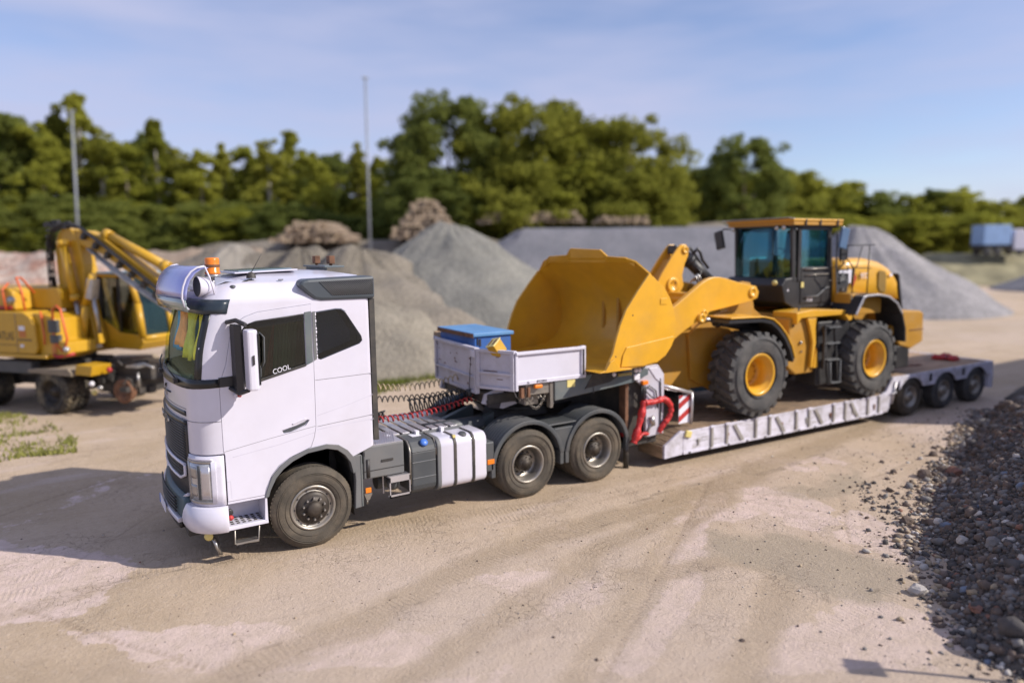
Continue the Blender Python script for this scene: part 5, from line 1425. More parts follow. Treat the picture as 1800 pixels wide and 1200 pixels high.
rotb(MB().box(3.30, 3.50, -.80, .80, 2.70, 3.0).cyl((3.4, -.8, 2.85), (3.4, .8, 2.85), .12), R(2), Vector((5, 0, 0))).build('arm_cross_tube', yellow, ld, bevel=.02)
# --- bellcrank and tilt linkage
TL = [(3.02, 3.02), (3.07, 3.14), (3.20, 3.34), (3.42, 3.62), (3.60, 3.82), (3.68, 3.885), (3.80, 3.885), (3.875, 3.80), (3.86, 3.66), (3.78, 3.52), (3.72, 3.30), (3.76, 3.10), (3.66, 2.96), (3.44, 2.90), (3.30, 2.92), (3.24, 3.02), (3.14, 3.0)]
for s in (-1, 1):
    q = MB().prism(TL, 'y', s * .16 - .022, s * .16 + .022).build('bellcrank_plate', yellow, ld, bevel=.01)
    for x, z, r in ((3.47, 3.12, .15), (3.77, 3.78, .07)):
        MB().lathe([(0, .0), (r * .5, .0), (r * .55, -.012), (r, -.012), (r, .03), (0, .03)], (x, s * .20, z), (0, -s, 0), 22).build('pin_boss', yellow, q)
    hb = MB()
    for dx in (-.05, .05): hb.cyl((3.47 + dx, s * .205, 3.16), (3.47 + dx, s * .216, 3.16), .014, n=8)
    hb.build('bolt', rust, q)
MB().prism([(3.1, 3.0), (3.25, 3.3), (3.5, 3.6), (3.62, 3.56), (3.42, 3.2), (3.3, 2.95)], 'y', -.14, .14).build('bellcrank_web', yellow_d, ld, bevel=.01)
MB().box(3.60, 3.74, -.12, .12, 3.70, 3.87).build('pin_stop', black_pl, ld, bevel=.02)
MB().prism([(3.0, 3.02), (3.1, 3.14), (2.45, 2.76), (2.40, 2.62)], 'y', -.09, .09).build('tilt_link', yellow, ld, bevel=.02)
MB().cyl((3.78, 0, 3.77), (4.02, 0, 3.60), .045).build('tilt_rod', steel, ld)
tc_ = MB().cyl((3.96, 0, 3.64), (4.72, 0, 3.08), .12, n=20).cyl((4.0, 0, 3.61), (4.08, 0, 3.55), .145, n=20)
tc_.tube([(4.08, -.1, 3.72), (4.16, -.12, 3.80), (4.26, -.10, 3.72), (4.34, -.08, 3.58), (4.5, -.08, 3.42)], .030, 8).tube([(4.05, .1, 3.74), (4.2, .12, 3.82), (4.3, .10, 3.70), (4.5, .08, 3.45)], .030, 8).tube([(4.1, -.05, 3.5), (4.25, -.15, 3.35), (4.1, -.18, 3.2), (4.2, -.2, 3.05)], .022, 7)
tc_.build('tilt_cylinder', black_pl, ld)
MB().tube([(4.0, -.2, 3.18), (4.08, -.22, 3.30), (4.2, -.22, 3.16)], .028, 7).tube([(3.92, -.2, 3.16), (4.0, -.24, 3.28), (4.1, -.24, 3.14)], .02, 7).build('pipe_clamp', steel, ld)
# --- front frame, tower, lift rams
FT = [(3.62, 1.35), (3.55, 2.2), (3.95, 2.46), (4.6, 2.62), (4.72, 3.02), (4.95, 3.16), (5.18, 3.12), (5.30, 2.6), (5.75, 2.3), (5.9, 1.6), (5.6, 1.15), (4.2, 1.05)]
for s in (-1, 1):
    MB().prism(FT, 'y', s * .52 - .04, s * .52 + .04).build('front_frame_plate', yellow_d, ld, bevel=.012)
    MB().lathe([(0, 0), (.045, 0), (.05, -.015), (.085, -.015), (.085, .08), (0, .08)], (3.48, s * .96, 2.545), (0, -s, 0), 16).build('ram_eye', yellow, ld)
    MB().cyl((3.50, s * .92, 2.54), (3.90, s * .92, 2.46), .035).build('lift_rod', steel, ld)
    MB().cyl((3.86, s * .92, 2.47), (5.30, s * .84, 2.20), .085, n=16).cyl((3.86, s * .92, 2.47), (3.95, s * .92, 2.45), .105, n=16).build('lift_cylinder', black_pl, ld)
MB().box(3.6, 5.7, -.50, .50, 1.15, 2.2).build('front_frame_box', yellow_d, ld, bevel=.03)
MB().prism([(2.95, 1.2), (2.80, 2.0), (3.10, 2.2), (3.7, 2.4), (3.7, 1.1)], 'y', -.48, .48).build('nose_box', yellow_d, ld, bevel=.03)
hs = MB()
for k in range(4):
    y = -.35 + k * .2
    hs.tube([(3.2, y, 1.6), (3.0, y, 1.9), (3.2, y + .05, 2.3), (3.8, y, 2.55), (4.5, y * .8, 2.7)], .022, 6)
hs.build('hydraulic_hose', black_pl, ld)
MB().box(4.8, 5.2, .45, .75, .80, 1.05).build('blue_white_container', blue_lid, ld, bevel=.02)
# front mudguards
def arcband(cx, cz, r, th, a0, a1, y0, y1, n=18):
    return MB().lathe([(r, y0), (r + th, y0), (r + th, y1), (r, y1)], (cx, 0, cz), (0, 1, 0), n, closed=True, a0=R(a0), a1=R(a1))
for s in (-1, 1):
    y0, y1 = (-1.42, -.80) if s < 0 else (.80, 1.42)
    # polyline guard: flat run forward then down behind the tyre
    G = [(3.72, 2.575), (4.60, 2.555), (4.86, 2.50), (5.05, 2.38), (5.25, 2.19), (5.42, 1.95), (5.52, 1.70)]
    Gi = [(3.72, 2.545), (4.60, 2.525), (4.85, 2.47), (5.03, 2.355), (5.225, 2.17), (5.39, 1.935), (5.49, 1.70)]
    MB().prism(G + Gi[::-1], 'y', y0, y1).build('front_mudguard', yellow, ld, bevel=.01)
    gi2 = [(p[0], p[1] - .02) for p in Gi]; gi3 = [(p[0] - .03, p[1] - .08) for p in Gi]
    MB().prism(gi2 + gi3[::-1], 'y', y0 + .02, y1 - .02).build('mudguard_lining', black_pl, ld)
# --- articulation and rear frame
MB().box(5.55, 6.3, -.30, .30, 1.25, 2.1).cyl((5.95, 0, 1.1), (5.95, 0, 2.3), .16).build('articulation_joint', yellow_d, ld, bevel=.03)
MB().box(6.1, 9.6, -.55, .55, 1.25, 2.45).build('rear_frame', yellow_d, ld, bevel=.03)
# shaded tank panel with latch, bright bracket plate beside it
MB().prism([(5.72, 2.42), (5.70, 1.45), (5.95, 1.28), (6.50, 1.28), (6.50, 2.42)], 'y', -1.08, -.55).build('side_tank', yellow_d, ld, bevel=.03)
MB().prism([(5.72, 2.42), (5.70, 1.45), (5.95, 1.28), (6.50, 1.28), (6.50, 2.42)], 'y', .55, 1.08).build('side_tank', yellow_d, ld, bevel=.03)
MB().lathe([(0, 0), (.035, 0), (.03, .03), (0, .035)], (6.05, -1.09, 1.92), (0, -1, 0), 12).cyl((6.08, -1.09, 1.74), (6.08, -1.11, 1.74), .02, n=8).build('tank_latch', steel, ld)
MB().prism([(6.15, 2.40), (6.42, 2.40), (6.40, 2.2), (6.43, 1.9), (6.36, 1.40), (6.29, 1.40), (6.33, 1.90), (6.24, 2.2)], 'y', -1.17, -1.10).build('bracket_plate', yellow, ld, bevel=.01)
MB().prism([(6.44, 1.55), (6.50, 1.78), (6.56, 1.38), (6.42, 1.38)], 'y', -1.14, -1.10).build('bracket_foot', yellow, ld, bevel=.006)
MB().prism([(5.80, 2.53), (6.28, 2.57), (7.55, 2.50), (7.55, 2.30), (7.45, 2.28), (7.30, 2.42), (5.95, 2.42), (5.82, 2.30)], 'y', -1.18, -.60).build('platform', yellow, ld, bevel=.012)
MB().box(5.80, 7.5, .60, 1.18, 2.40, 2.55).build('platform', yellow, ld, bevel=.012)
MB().tube([(6.10, -1.0, 2.62), (5.98, -1.05, 2.45), (5.80, -1.1, 2.25)], .02, 6).build('platform_hose', black_pl, ld)
MB().box(6.60, 7.62, -1.08, -.55, .98, 2.30).build('step_box', black_pl, ld, bevel=.03)
ldr = MB()
ldr.box(6.60, 6.65, -1.24, -1.19, 1.35, 2.24).box(6.60, 6.98, -1.24, -1.19, 2.19, 2.23)
for z in (2.19, 1.86, 1.54): ldr.cyl((6.62, -1.22, z), (7.02, -1.22, z), .016)
ldr.build('ladder', black_pl, ld, bevel=.006)
MB().prism([(6.58, 2.22), (6.66, 2.22), (6.86, 1.0), (6.80, 1.0)], 'y', -1.22, -1.18).prism([(6.92, 2.22), (6.97, 2.22), (7.16, 1.0), (7.11, 1.0)], 'y', -1.22, -1.18).build('ladder_side', black_pl, ld)
MB().tube([(6.82, -1.23, 1.48), (6.86, -1.23, 1.04), (7.17, -1.23, 1.04), (7.15, -1.23, 1.50)], .016, 6).box(6.86, 7.17, -1.26, -1.12, 1.03, 1.05).build('lower_step', mgrey, ld)
for z in (1.52, 1.86, 2.19): MB().box(6.72, 7.10, -1.25, -1.10, z - .012, z + .012).build('ladder_step', mgrey, ld)
# --- cab
CY = .75
P1 = (6.18, 2.52); cabp = [(6.20, 2.42), (6.20, 3.14), (6.20, 4.22), (7.40, 4.22), (7.48, 3.6), (7.48, 2.50)]
# lower cab body
MB().prism([(5.86, 3.05), (5.98, 3.18), (6.20, 3.20), (7.46, 3.12), (7.46, 2.56), (6.30, 2.56), (5.98, 2.70)], 'y', -CY, CY).build('cab_base', black_pl, ld, bevel=.02)
# pillars
def bar(p, q, w, d, name='cab_pillar', mat=None, par=None):
    p, q = Vector(p), Vector(q); dd = (q - p); L_ = dd.length; dd.normalize()
    s_ = dd.cross(Vector((0, 1, 0))).normalized(); t_ = dd.cross(s_)
    rot_ = Matrix((dd, s_, t_)).transposed()
    return MB().obox((p + q) / 2, (L_, w, d), rot_).build(name, mat or black_pl, par or ld, bevel=.01)
for s in (-1, 1):
    bar((6.22, s * (CY - .03), 3.12), (6.17, s * (CY - .03), 4.26), .10, .07)
    bar((6.36, s * CY, 3.12), (6.34, s * CY, 4.24), .09, .05)
    bar((7.30, s * (CY - .02), 2.6), (7.28, s * (CY - .02), 4.26), .10, .07)
    bar((7.46, s * (CY - .06), 3.1), (7.36, s * (CY - .06), 4.26), .06, .06)
    bar((6.3, s * CY, 4.20), (7.35, s * CY, 4.20), .10, .05)
    bar((6.95, s * CY, 3.15), (6.95, s * CY, 3.40), .5, .03, 'door_lower_frame')
bar((6.19, -.72, 4.21), (6.19, .72, 4.21), .09, .06)
bar((6.22, -.72, 3.16), (6.22, .72, 3.16), .09, .06)
bar((7.42, -.72, 4.2), (7.42, .72, 4.2), .1, .06)
# curved windscreen
V = []; nW = 14
for k in (0, 1):
    for i in range(nW + 1):
        u = i / nW * 2 - 1
        for z, xb in ((3.16, 6.02), (3.5, 5.99), (3.85, 6.02), (4.2, 6.10)):
            V.append((xb + .14 * u * u + k * .008, u * (CY - .05), z))
q = (nW + 1) * 4; F = []
for i in range(nW):
    for j in range(3):
        a = i * 4 + j; F += [(a, a + 4, a + 5, a + 1), (q + a, q + a + 1, q + a + 5, q + a + 4)]
MB().add(V, F, True).build('windscreen', g_green, ld)
MB().tube([(6.16, -.70, 3.14), (6.04, -.35, 3.14), (6.02, 0, 3.14), (6.04, .35, 3.14), (6.16, .70, 3.14)], .022, 6).build('windscreen_seal', black_pl, ld)
MB().box(6.40, 7.26, -CY - .004, -CY + .004, 3.40, 4.16).build('door_glass', g_green, ld)
MB().box(6.40, 7.26, CY - .004, CY + .004, 3.2, 4.16).build('door_glass', g_green, ld)
MB().box(7.44, 7.448, -.66, .66, 3.2, 4.16).build('rear_glass', g_green, ld)
dr = MB().box(6.42, 7.24, -CY - .02, -CY, 2.66, 3.40).build('cab_door', black_pl, ld, bevel=.015)
MB().cyl((6.5, -CY - .05, 3.36), (7.22, -CY - .05, 3.37), .016).cyl((6.52, -CY - .05, 3.24), (7.24, -CY - .05, 3.25), .010).build('grab_rail', rim_steel, ld)
MB().tube([(6.52, -CY - .06, 2.80), (6.88, -CY - .06, 2.80), (7.18, -CY - .06, 2.97), (7.26, -CY - .06, 2.97)], .014, 6).build('grab_rail', mgrey, ld)
text('door_lettering', '950', white_flat, dr, (6.60, -CY - .023, 2.70), (1, 0, 0), (0, 0, 1), .13, .001)
MB().box(6.42, 6.50, -CY - .026, -CY - .02, 2.99, 3.10).build('warning_sticker', sticker, dr)
MB().prism([(6.02, 2.93), (6.07, 2.93), (6.045, 2.985)], 'y', -CY - .006, -CY).build('arrow_sticker', white_flat, ld)
MB().lathe([(0, 0), (.05, 0), (.055, .015), (0, .02)], (5.83, -.60, 3.10), (-1, -.6, 0), 14).build('headlight', sticker, ld)
MB().box(6.1, 7.4, -.68, .68, 3.12, 3.16).build('cab_floor', skin_int, ld)
MB().prism([(6.16, 3.16), (6.14, 3.52), (6.26, 3.58), (6.40, 3.50), (6.42, 3.16)], 'y', -.35, .35).build('console', skin_int, ld, bevel=.02)
MB().box(6.75, 7.2, -.27, .27, 3.38, 3.52).obox((7.20, 0, 3.82), (.14, .50, .72), Matrix.Rotation(R(8), 3, 'Y')).build('seat', fabric, ld, bevel=.04)
MB().lathe([(.18, -.01), (.195, 0), (.18, .01), (.17, 0)], (6.55, 0, 3.68), (-.6, 0, .8), 24, closed=True).cyl((6.3, 0, 3.4), (6.55, 0, 3.68), .03).build('steering_wheel', black_pl, ld)
MB().tube([(6.08, -.34, 3.18), (6.03, -.36, 3.7), (6.08, -.30, 4.18)], .01, 5).build('wiper', black_pl, ld)
# roof
rf = MB().box(5.98, 7.55, -.88, .86, 4.33, 4.37).build('cab_roof', yellow, ld, bevel=.012)
MB().box(6.02, 7.56, -.86, .84, 4.245, 4.335).build('roof_edge', yellow_d, rf, bevel=.01)
MB().box(6.06, 7.48, -.80, .80, 4.215, 4.25).build('roof_underside', black_pl, rf)
MB().prism([(6.02, 4.36), (5.82, 4.385), (5.84, 4.395), (6.04, 4.385)], 'y', -.88, .86).build('roof_lip', rim_steel, rf)
for x, y in ((6.35, -.885), (6.8, -.885), (7.35, -.885)): MB().box(x, x + .04, y, y + .01, 4.24, 4.36).build('roof_clip', black_flat, rf)
for y in (-.62, -.45, .70): MB().lathe([(0, 0), (.045, 0), (.05, .03), (.03, .06), (0, .06)], (6.0, y, 4.20), (1, 0, 0), 14).build('work_light', lensg, ld)
# mirrors
mm = MB().obox((5.96, 1.02, 3.98), (.08, .22, .40), Matrix.Rotation(R(-14), 3, 'X')).build('mirror', black_pl, ld, bevel=.02)
MB().tube([(6.15, .74, 4.2), (6.0, .95, 4.22), (5.96, 1.02, 4.1)], .016, 6).build('mirror_arm', black_pl, mm)
m2 = MB().obox((7.44, -.98, 3.98), (.24, .06, .44), Matrix.Rotation(R(12), 3, 'Y')).build('mirror', M('blue_grey_mirror', (.10, .16, .26), .2), ld, bevel=.02)
MB().box(7.36, 7.52, -1.0, -.94, 3.52, 3.78).tube([(7.35, -.78, 4.2), (7.42, -.95, 4.22), (7.48, -.98, 3.9), (7.46, -.98, 3.45), (7.40, -.85, 3.30)], .014, 6).build('mirror_arm', black_pl, m2)
MB().tube([(7.42, -.84, 4.1), (7.40, -.86, 3.4), (7.46, -.86, 2.9), (7.46, -.86, 2.55)], .02, 6).build('cab_hand_rail', mgrey, ld)
# --- engine hood, lofted
HS = [(7.50, 3.50, .80), (8.0, 3.56, .80), (8.6, 3.56, .80), (9.1, 3.48, .79), (9.45, 3.36, .77), (9.72, 3.20, .74)]
V = []; SEC = 13
for x, zt, hw in HS:
    zb = 2.62
    r_ = .20
    sec = [(-hw - .02, zb), (-hw - .01, zb + .4)]
    for k in range(5): a = PI - PI / 2 * k / 4; sec.append((-hw + r_ + r_ * math.cos(a), zt - r_ + r_ * math.sin(a)))
    sec += [(-y, z) for y, z in sec[::-1]]
    SEC = len(sec); V += [(x, y, z) for y, z in sec]
last = [(9.98, y * .93, 2.36 + (z - 2.36) * .90) for y, z in [(v[1], v[2]) for v in V[-SEC:]]]
for i_, v in enumerate(last): V.append((v[0] - max(0, (v[2] - 2.6)) * .24, v[1], v[2]))
n_s = len(HS) + 1; F = []
for k in range(n_s - 1):
    for j in range(SEC):
        j2 = (j + 1) % SEC
        F.append((k * SEC + j, k * SEC + j2, (k + 1) * SEC + j2, (k + 1) * SEC + j))
F += [list(range(SEC)), [(n_s - 1) * SEC + j for j in range(SEC)][::-1]]
hd = MB().add(V, F, True).build('engine_hood', yellow, ld)
MB().prism([(9.76, 3.20), (9.84, 3.16), (10.03, 2.38), (9.95, 2.36)], 'y', -.76, .76).build('rear_grille', black_pl, ld, bevel=.012)
gg = MB()
for i in range(9): gg.obox((9.86 + i * .019, 0, 3.08 - i * .08), (.02, 1.3, .012), Matrix.Rotation(R(15), 3, 'Y'))
gg.build('grille_slat', dgrey, ld)
# black equipment recess, white and red trade stripe, numbers
MB().prism([(7.50, 2.86), (7.50, 3.32), (7.92, 3.35), (7.92, 3.20), (7.82, 2.84)], 'y', -.840, -.81).build('valve_recess', black_pl, ld)
rc_ = MB(); random.seed(8)
for i in range(14):
    c = (random.uniform(7.52, 7.80), -.86, random.uniform(2.88, 3.25)); rc_.obox(c, (random.uniform(.03, .08), .05, random.uniform(.03, .08)))
for i in range(4): rc_.tube([(7.50 + i * .07, -.86, 3.2), (7.56 + i * .06, -.90, 3.0), (7.5 + i * .08, -.87, 2.86)], .012, 5)
rc_.build('valve_cluster', mgrey, ld)
MB().prism([(7.52, 3.30), (7.94, 3.33), (7.94, 3.26), (7.92, 3.04), (7.86, 3.04), (7.84, 3.25), (7.52, 3.25)], 'y', -.850, -.842).build('trade_stripe', white_flat, ld)
MB().prism([(7.94, 3.33), (8.06, 3.34), (7.98, 2.90), (7.95, 3.04)], 'y', -.850, -.842).build('trade_stripe', black_flat, ld)
MB().prism([(8.07, 3.24), (8.12, 3.14), (8.0, 2.92)], 'y', -.850, -.842).build('trade_stripe', red, ld)
text('hood_number', '972', white_flat, ld, (8.27, -.846, 3.12), (1, 0, 0), (0, 0, 1), .17, .002)
MB().box(8.24, 8.27, -.838, -.834, 3.10, 3.26).build('number_edge', black_flat, ld)
MB().prism([(8.93, 3.24), (8.98, 3.28), (9.16, 3.26), (9.22, 3.18), (9.22, 2.82), (9.18, 2.78), (9.0, 2.82), (8.93, 2.92)], 'y', -.832, -.80).build('hood_vent', M('vent_brown', (.24, .14, .02), .7), ld, bevel=.01)
MB().box(9.36, 9.46, -.822, -.815, 3.14, 3.20).build('small_print', white_flat, ld)
# shaded hood side below (fender panel), rear mudguard, counterweight
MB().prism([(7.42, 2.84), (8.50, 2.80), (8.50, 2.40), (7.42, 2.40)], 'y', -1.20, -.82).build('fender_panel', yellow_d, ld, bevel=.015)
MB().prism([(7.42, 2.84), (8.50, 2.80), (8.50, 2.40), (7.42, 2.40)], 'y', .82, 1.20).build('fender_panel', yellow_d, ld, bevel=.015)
for s in (-1, 1):
    y0, y1 = (-1.43, -.80) if s < 0 else (.80, 1.43)
    G = [(7.28, 2.44), (7.52, 2.79), (7.62, 2.82), (8.05, 2.83), (8.42, 2.77), (8.72, 2.62), (8.93, 2.38), (9.07, 2.05), (9.10, 1.75)]
    Gi = [(7.33, 2.42), (7.56, 2.75), (7.64, 2.78), (8.04, 2.79), (8.40, 2.73), (8.69, 2.585), (8.89, 2.36), (9.02, 2.04), (9.05, 1.75)]
    MB().prism(G + Gi[::-1], 'y', y0, y1).build('rear_mudguard', black_pl, ld, bevel=.01)
    e0 = y0 - .01 if s < 0 else y1 - .02
    MB().prism(G[:7] + Gi[:7][::-1], 'y', e0, e0 + .03).build('mudguard_edge', alu, ld, bevel=.006)
MB().prism([(9.0, 1.9), (9.0, 2.36), (9.3, 2.40), (10.02, 2.36), (10.14, 2.30), (10.18, 1.66), (9.72, 1.52), (9.3, 1.62)], 'y', -1.18, 1.18).build('counterweight', yellow_d, ld, bevel=.03)
MB().box(9.2, 9.7, -1.16, -.8, 1.1, 1.62).build('rear_step', black_pl, ld, bevel=.03)
MB().box(9.62, 10.16, -1.19, -1.17, 1.93, 1.95).build('counterweight_joint', rust, ld)
# hand rails on the rear platform
MB().tube([(7.50, -1.18, 2.84), (7.50, -1.18, 3.34), (7.46, -1.18, 3.42), (7.28, -1.18, 3.56), (7.28, -1.18, 3.83), (8.21, -1.18, 3.84)], .013, 6).tube([(8.02, -1.18, 3.83), (8.0, -1.18, 2.82)], .013, 6).tube([(7.78, -1.18, 3.83), (7.62, -1.18, 3.40), (7.50, -1.18, 3.36)], .012, 6).tube([(7.46, -1.18, 3.38), (8.10, -1.18, 3.35)], .010, 6).tube([(7.46, -1.20, 2.82), (7.44, -1.22, 2.46)], .013, 6).build('hand_rail', black_pl, ld)
MB().tube([(7.5, -.86, 3.5), (7.7, -.87, 3.45), (7.78, -.87, 3.38), (7.78, -.86, 3.30)], .010, 5).build('hood_hose', black_pl, ld)
# ================================================================ ROAD-RAIL EXCAVATOR on the left
EO = Vector((-2.46, 12.88, 0)); EA = R(-52)
def eW(p):
    c, s = math.cos(EA), math.sin(EA); return Vector((EO.x + c * p[0] - s * p[1], EO.y + s * p[0] + c * p[1], p[2]))
ex = thing('wheeled_excavator', 'yellow wheeled road-rail excavator with folded boom and red hand rails', 'excavator', (0, 0, 0), eW((0, 0, 0)), EA)
for x in (.95, -1.65):
    for s in (-1, 1):
        for k, y in enumerate((1.25, .93)):
            if k == 0:
                w = lug_tyre((x, s * y, .56), .56, .27, .26, s, nl=26, n=44, lug_h=.028).build('wheel', tyre_x, ex)
                MB().lathe([(.28, s * .0), (.27, -s * .02), (.24, -s * .12), (.12, -s * .13), (.10, -s * .02), (0, -s * .02)], (x, s * y, .56), (0, 1, 0), 28).build('rim', rim_dark, w)
            else:
                lug_tyre((x, s * y, .56), .56, .27, .26, s, nl=26, n=44, lug_h=.028).build('inner_tyre', tyre_x, ex)
    MB().cyl((x, -1, .56), (x, 1, .56), .12).build('axle', chassis, ex)
MB().box(-2.4, 2.3, -.48, .48, .55, 1.05).box(-.8, .8, -.7, .7, .8, 1.2).build('undercarriage', chassis, ex, bevel=.03)
MB().lathe([(.62, 0), (.66, .02), (.66, .22), (.6, .24)], (0, 0, 1.18), (0, 0, 1), 36).build('slew_ring', chassis, ex)
MB().prism([(.30, 1.10), (1.6, 1.16), (1.72, 1.05), (1.72, .98), (.30, 1.02)], 'y', -1.32, -.5).prism([(.30, 1.10), (1.6, 1.16), (1.72, 1.05), (1.72, .98), (.30, 1.02)], 'y', .5, 1.32).build('mudguard', M('sandy_grey_guard', (.25, .2, .14), .8, var=.2), ex, bevel=.01)
MB().box(-3.4, .2, -1.15, -.9, .95, 1.25).build('side_beam', dgrey, ex, bevel=.02)
for s in (-1, 1):
    MB().box(-3.0, -2.4, s * 1.1 - .1, s * 1.1 + .1, .3, .95).build('outrigger', chassis, ex, bevel=.03)
# front rail gear
MB().prism([(1.75, 1.02), (2.25, 1.0), (2.32, 1.24), (1.80, 1.26)], 'y', -1.25, -.72).build('step_box', xyellow, ex, bevel=.015)
rg = MB(); random.seed(12)
rg.box(1.7, 3.0, -.6, .6, .5, .9).box(2.2, 3.3, -.5, .5, .85, 1.2)
for i in range(26): rg.obox((random.uniform(1.8, 3.4), random.uniform(-1.0, .3), random.uniform(.55, 1.25)), (random.uniform(.06, .25), random.uniform(.06, .2), random.uniform(.05, .2)))
for i in range(8):
    a = Vector((random.uniform(1.8, 3.2), random.uniform(-.9, .0), random.uniform(.7, 1.2))); b = a + Vector((random.uniform(-.4, .5), random.uniform(-.2, .2), random.uniform(-.3, .2)))
    rg.tube([a, (a + b) / 2 + Vector((0, 0, .12)), b], .025, 6)
rg.build('rail_gear', chassis, ex, bevel=.008)
for s in (-1, 1):
    w = MB().lathe([(0, -s * .02), (.10, -s * .02), (.11, .0), (.22, .0), (.26, s * .0), (.29, -s * .01), (.29, -s * .05), (.25, -s * .07), (.25, -s * .18), (.2, -s * .19), (0, -s * .19)], (2.75, s * .86, .60), (0, 1, 0), 32).build('rail_wheel', rust, ex)
MB().cyl((2.75, -.7, .60), (2.75, .7, .60), .12).cyl((2.75, -.66, .60), (2.75, -.50, .60), .18).build('rail_axle', grey_paint, ex)
for x, y, z, mt, nm in ((2.0, -1.02, .78, white_flat, 'marker_light'), (2.1, -1.05, .58, sticker, 'headlight'), (2.45, -.9, 1.12, red, 'red_valve'), (2.3, -1.05, .70, steel, 'coupling')):
    MB().lathe([(0, 0), (.06, 0), (.07, .03), (.04, .07), (0, .08)], (x, y, z), (.4, -1, 0), 12).build(nm, mt, ex)
MB().tube([(2.9, -.75, 1.2), (3.2, -.6, 1.25), (3.5, -.6, 1.15)], .03, 6).cyl((3.1, -.7, .7), (3.1, -.7, 1.05), .03).obox((3.05, -.7, 1.2), (.35, .25, .05)).build('guard_bar', steel, ex)
# upper structure, right side panel with lettering
UP = [(-3.1, 1.44), (.52, 1.46), (.60, 1.58), (.56, 2.15), (.42, 2.36), (.22, 2.47), (-3.1, 2.52)]
up_ = MB().prism(UP, 'y', -1.25, -.25).build('engine_cover', xyellow, ex, bevel=.03)
text('cover_lettering', 'ATLAS', black_flat, up_, (-.70, -1.254, 1.79), (1, 0, 0), (0, 0, 1), .29, .001, wscale=.66)
MB().box(-.02, .44, -1.256, -1.251, 1.785, 1.815).box(-.9, -.05, -1.256, -1.251, 1.66, 1.675).build('cover_stripe', black_flat, up_)
MB().box(.03, .26, -1.256, -1.251, 1.86, 2.02).build('orange_plate', M('orange_plate', (.5, .16, .03), .5), up_)
MB().box(.03, .23, -1.257, -1.251, 2.03, 2.14).box(.04, .16, -1.257, -1.251, 1.62, 1.69).build('sticker', white_flat, up_)
MB().box(-.06, -.05, -1.258, -1.25, 1.5, 2.45).build('panel_joint', seam_m, up_)
MB().box(-3.1, .9, -1.27, .9, 1.36, 1.45).build('lower_skirt', xyellow, ex, bevel=.02)
MB().prism([(-3.1, 2.5), (-3.1, 3.02), (-.5, 3.05), (-.36, 2.95), (-.30, 2.5)], 'y', -1.05, .9).build('engine_hood', xyellow, ex, bevel=.05)
MB().prism([(-.5, 2.5), (-.4, 3.04), (.55, 3.02), (.62, 2.9), (.62, 2.5)], 'y', -.55, -.2).build('tank_top', xyellow, ex, bevel=.03)
MB().box(-3.1, -.4, -1.07, -1.05, 2.52, 2.60).build('red_stripe', red, ex)
MB().prism([(.55, 1.40), (1.25, 1.38), (1.45, 1.5), (1.45, 1.75), (1.15, 1.80), (1.12, 2.32), (.80, 2.42), (.40, 2.45), (.56, 2.15)], 'y', -1.15, -.35).build('front_step_cover', xyellow, ex, bevel=.02)
for x, z, sx, sz in ((1.02, 2.14, .16, .30), (1.06, 1.84, .16, .20)):
    MB().obox((x + .10, -1.12, z), (.10, .12, sz)).obox((x - .02, -1.17, z), (sx, .04, sz)).build('step_recess', dgrey, ex, bevel=.01)
MB().box(.98, 1.12, -1.17, -1.14, 1.50, 1.72).build('orange_plate', bpy.data.materials['orange_plate'], ex)
orr = M('orange_red_rail', (.62, .12, .03), .45)
MB().tube([(.10, -1.1, 2.5), (.05, -1.1, 2.95), (-.1, -1.1, 3.30), (-.15, -.95, 3.30), (-.05, -.7, 2.9)], .026, 6).build('hand_rail', orr, ex)
MB().tube([(-.55, -1.1, 2.5), (-.62, -1.1, 3.0), (-.66, -.9, 3.15)], .026, 6).build('hand_rail', orr, ex)
MB().tube([(1.30, -1.15, 1.55), (1.05, -1.15, 1.8), (1.08, -1.15, 2.55), (1.22, -1.15, 2.64), (1.34, -1.15, 2.55), (1.48, -1.15, 1.85), (1.36, -1.15, 1.55)], .028, 6).build('hand_rail', orr, ex)
MB().tube([(.72, -1.18, 2.5), (.80, -1.2, 1.9), (.78, -1.2, 1.7)], .022, 6).build('hand_rail', orr, ex)
MB().lathe([(0, 0), (.07, 0), (.075, .04), (.03, .08), (0, .09)], (1.40, -1.12, 1.60), (.6, -1, 0), 14).build('work_light', lensg, ex)
MB().tube([(1.0, -1.15, 1.45), (1.2, -1.2, 1.42), (1.5, -1.0, 1.48)], .04, 6).build('red_hose', red, ex)
MB().lathe([(0, 0), (.09, 0), (.10, .03), (0, .05)], (-.30, -1.12, 2.75), (.6, -1, 0), 14).build('round_mirror', steel, ex)
# boom: upright plate section then folded arm
BM = [(.70, 1.5), (.30, 2.2), (.12, 3.0), (.10, 3.9), (.20, 4.32), (.42, 4.52), (.70, 4.46), (.92, 4.20), (1.02, 3.6), (.98, 3.0), (1.10, 2.3), (1.25, 1.6)]
MB().prism(BM, 'y', -.17, .17).build('boom', xyellow, ex, bevel=.03)
AR = [(.50, 4.46), (1.2, 4.42), (1.75, 4.22), (3.3, 3.25), (5.2, 2.1), (5.2, 1.85), (3.2, 2.95), (1.6, 3.85), (1.0, 4.05), (.6, 4.2)]
MB().prism(AR, 'y', -.15, .15).build('arm', xyellow, ex, bevel=.03)
MB().cyl((1.72, 0, 4.30), (3.5, 0, 3.52), .115, n=18).cyl((1.62, 0, 4.34), (1.80, 0, 4.26), .14, n=18).cyl((3.4, 0, 3.56), (3.56, 0, 3.49), .14, n=18).build('arm_cylinder', xyellow, ex)
MB().cyl((3.5, 0, 3.52), (4.6, 0, 3.0), .05).build('arm_rod', steel, ex)
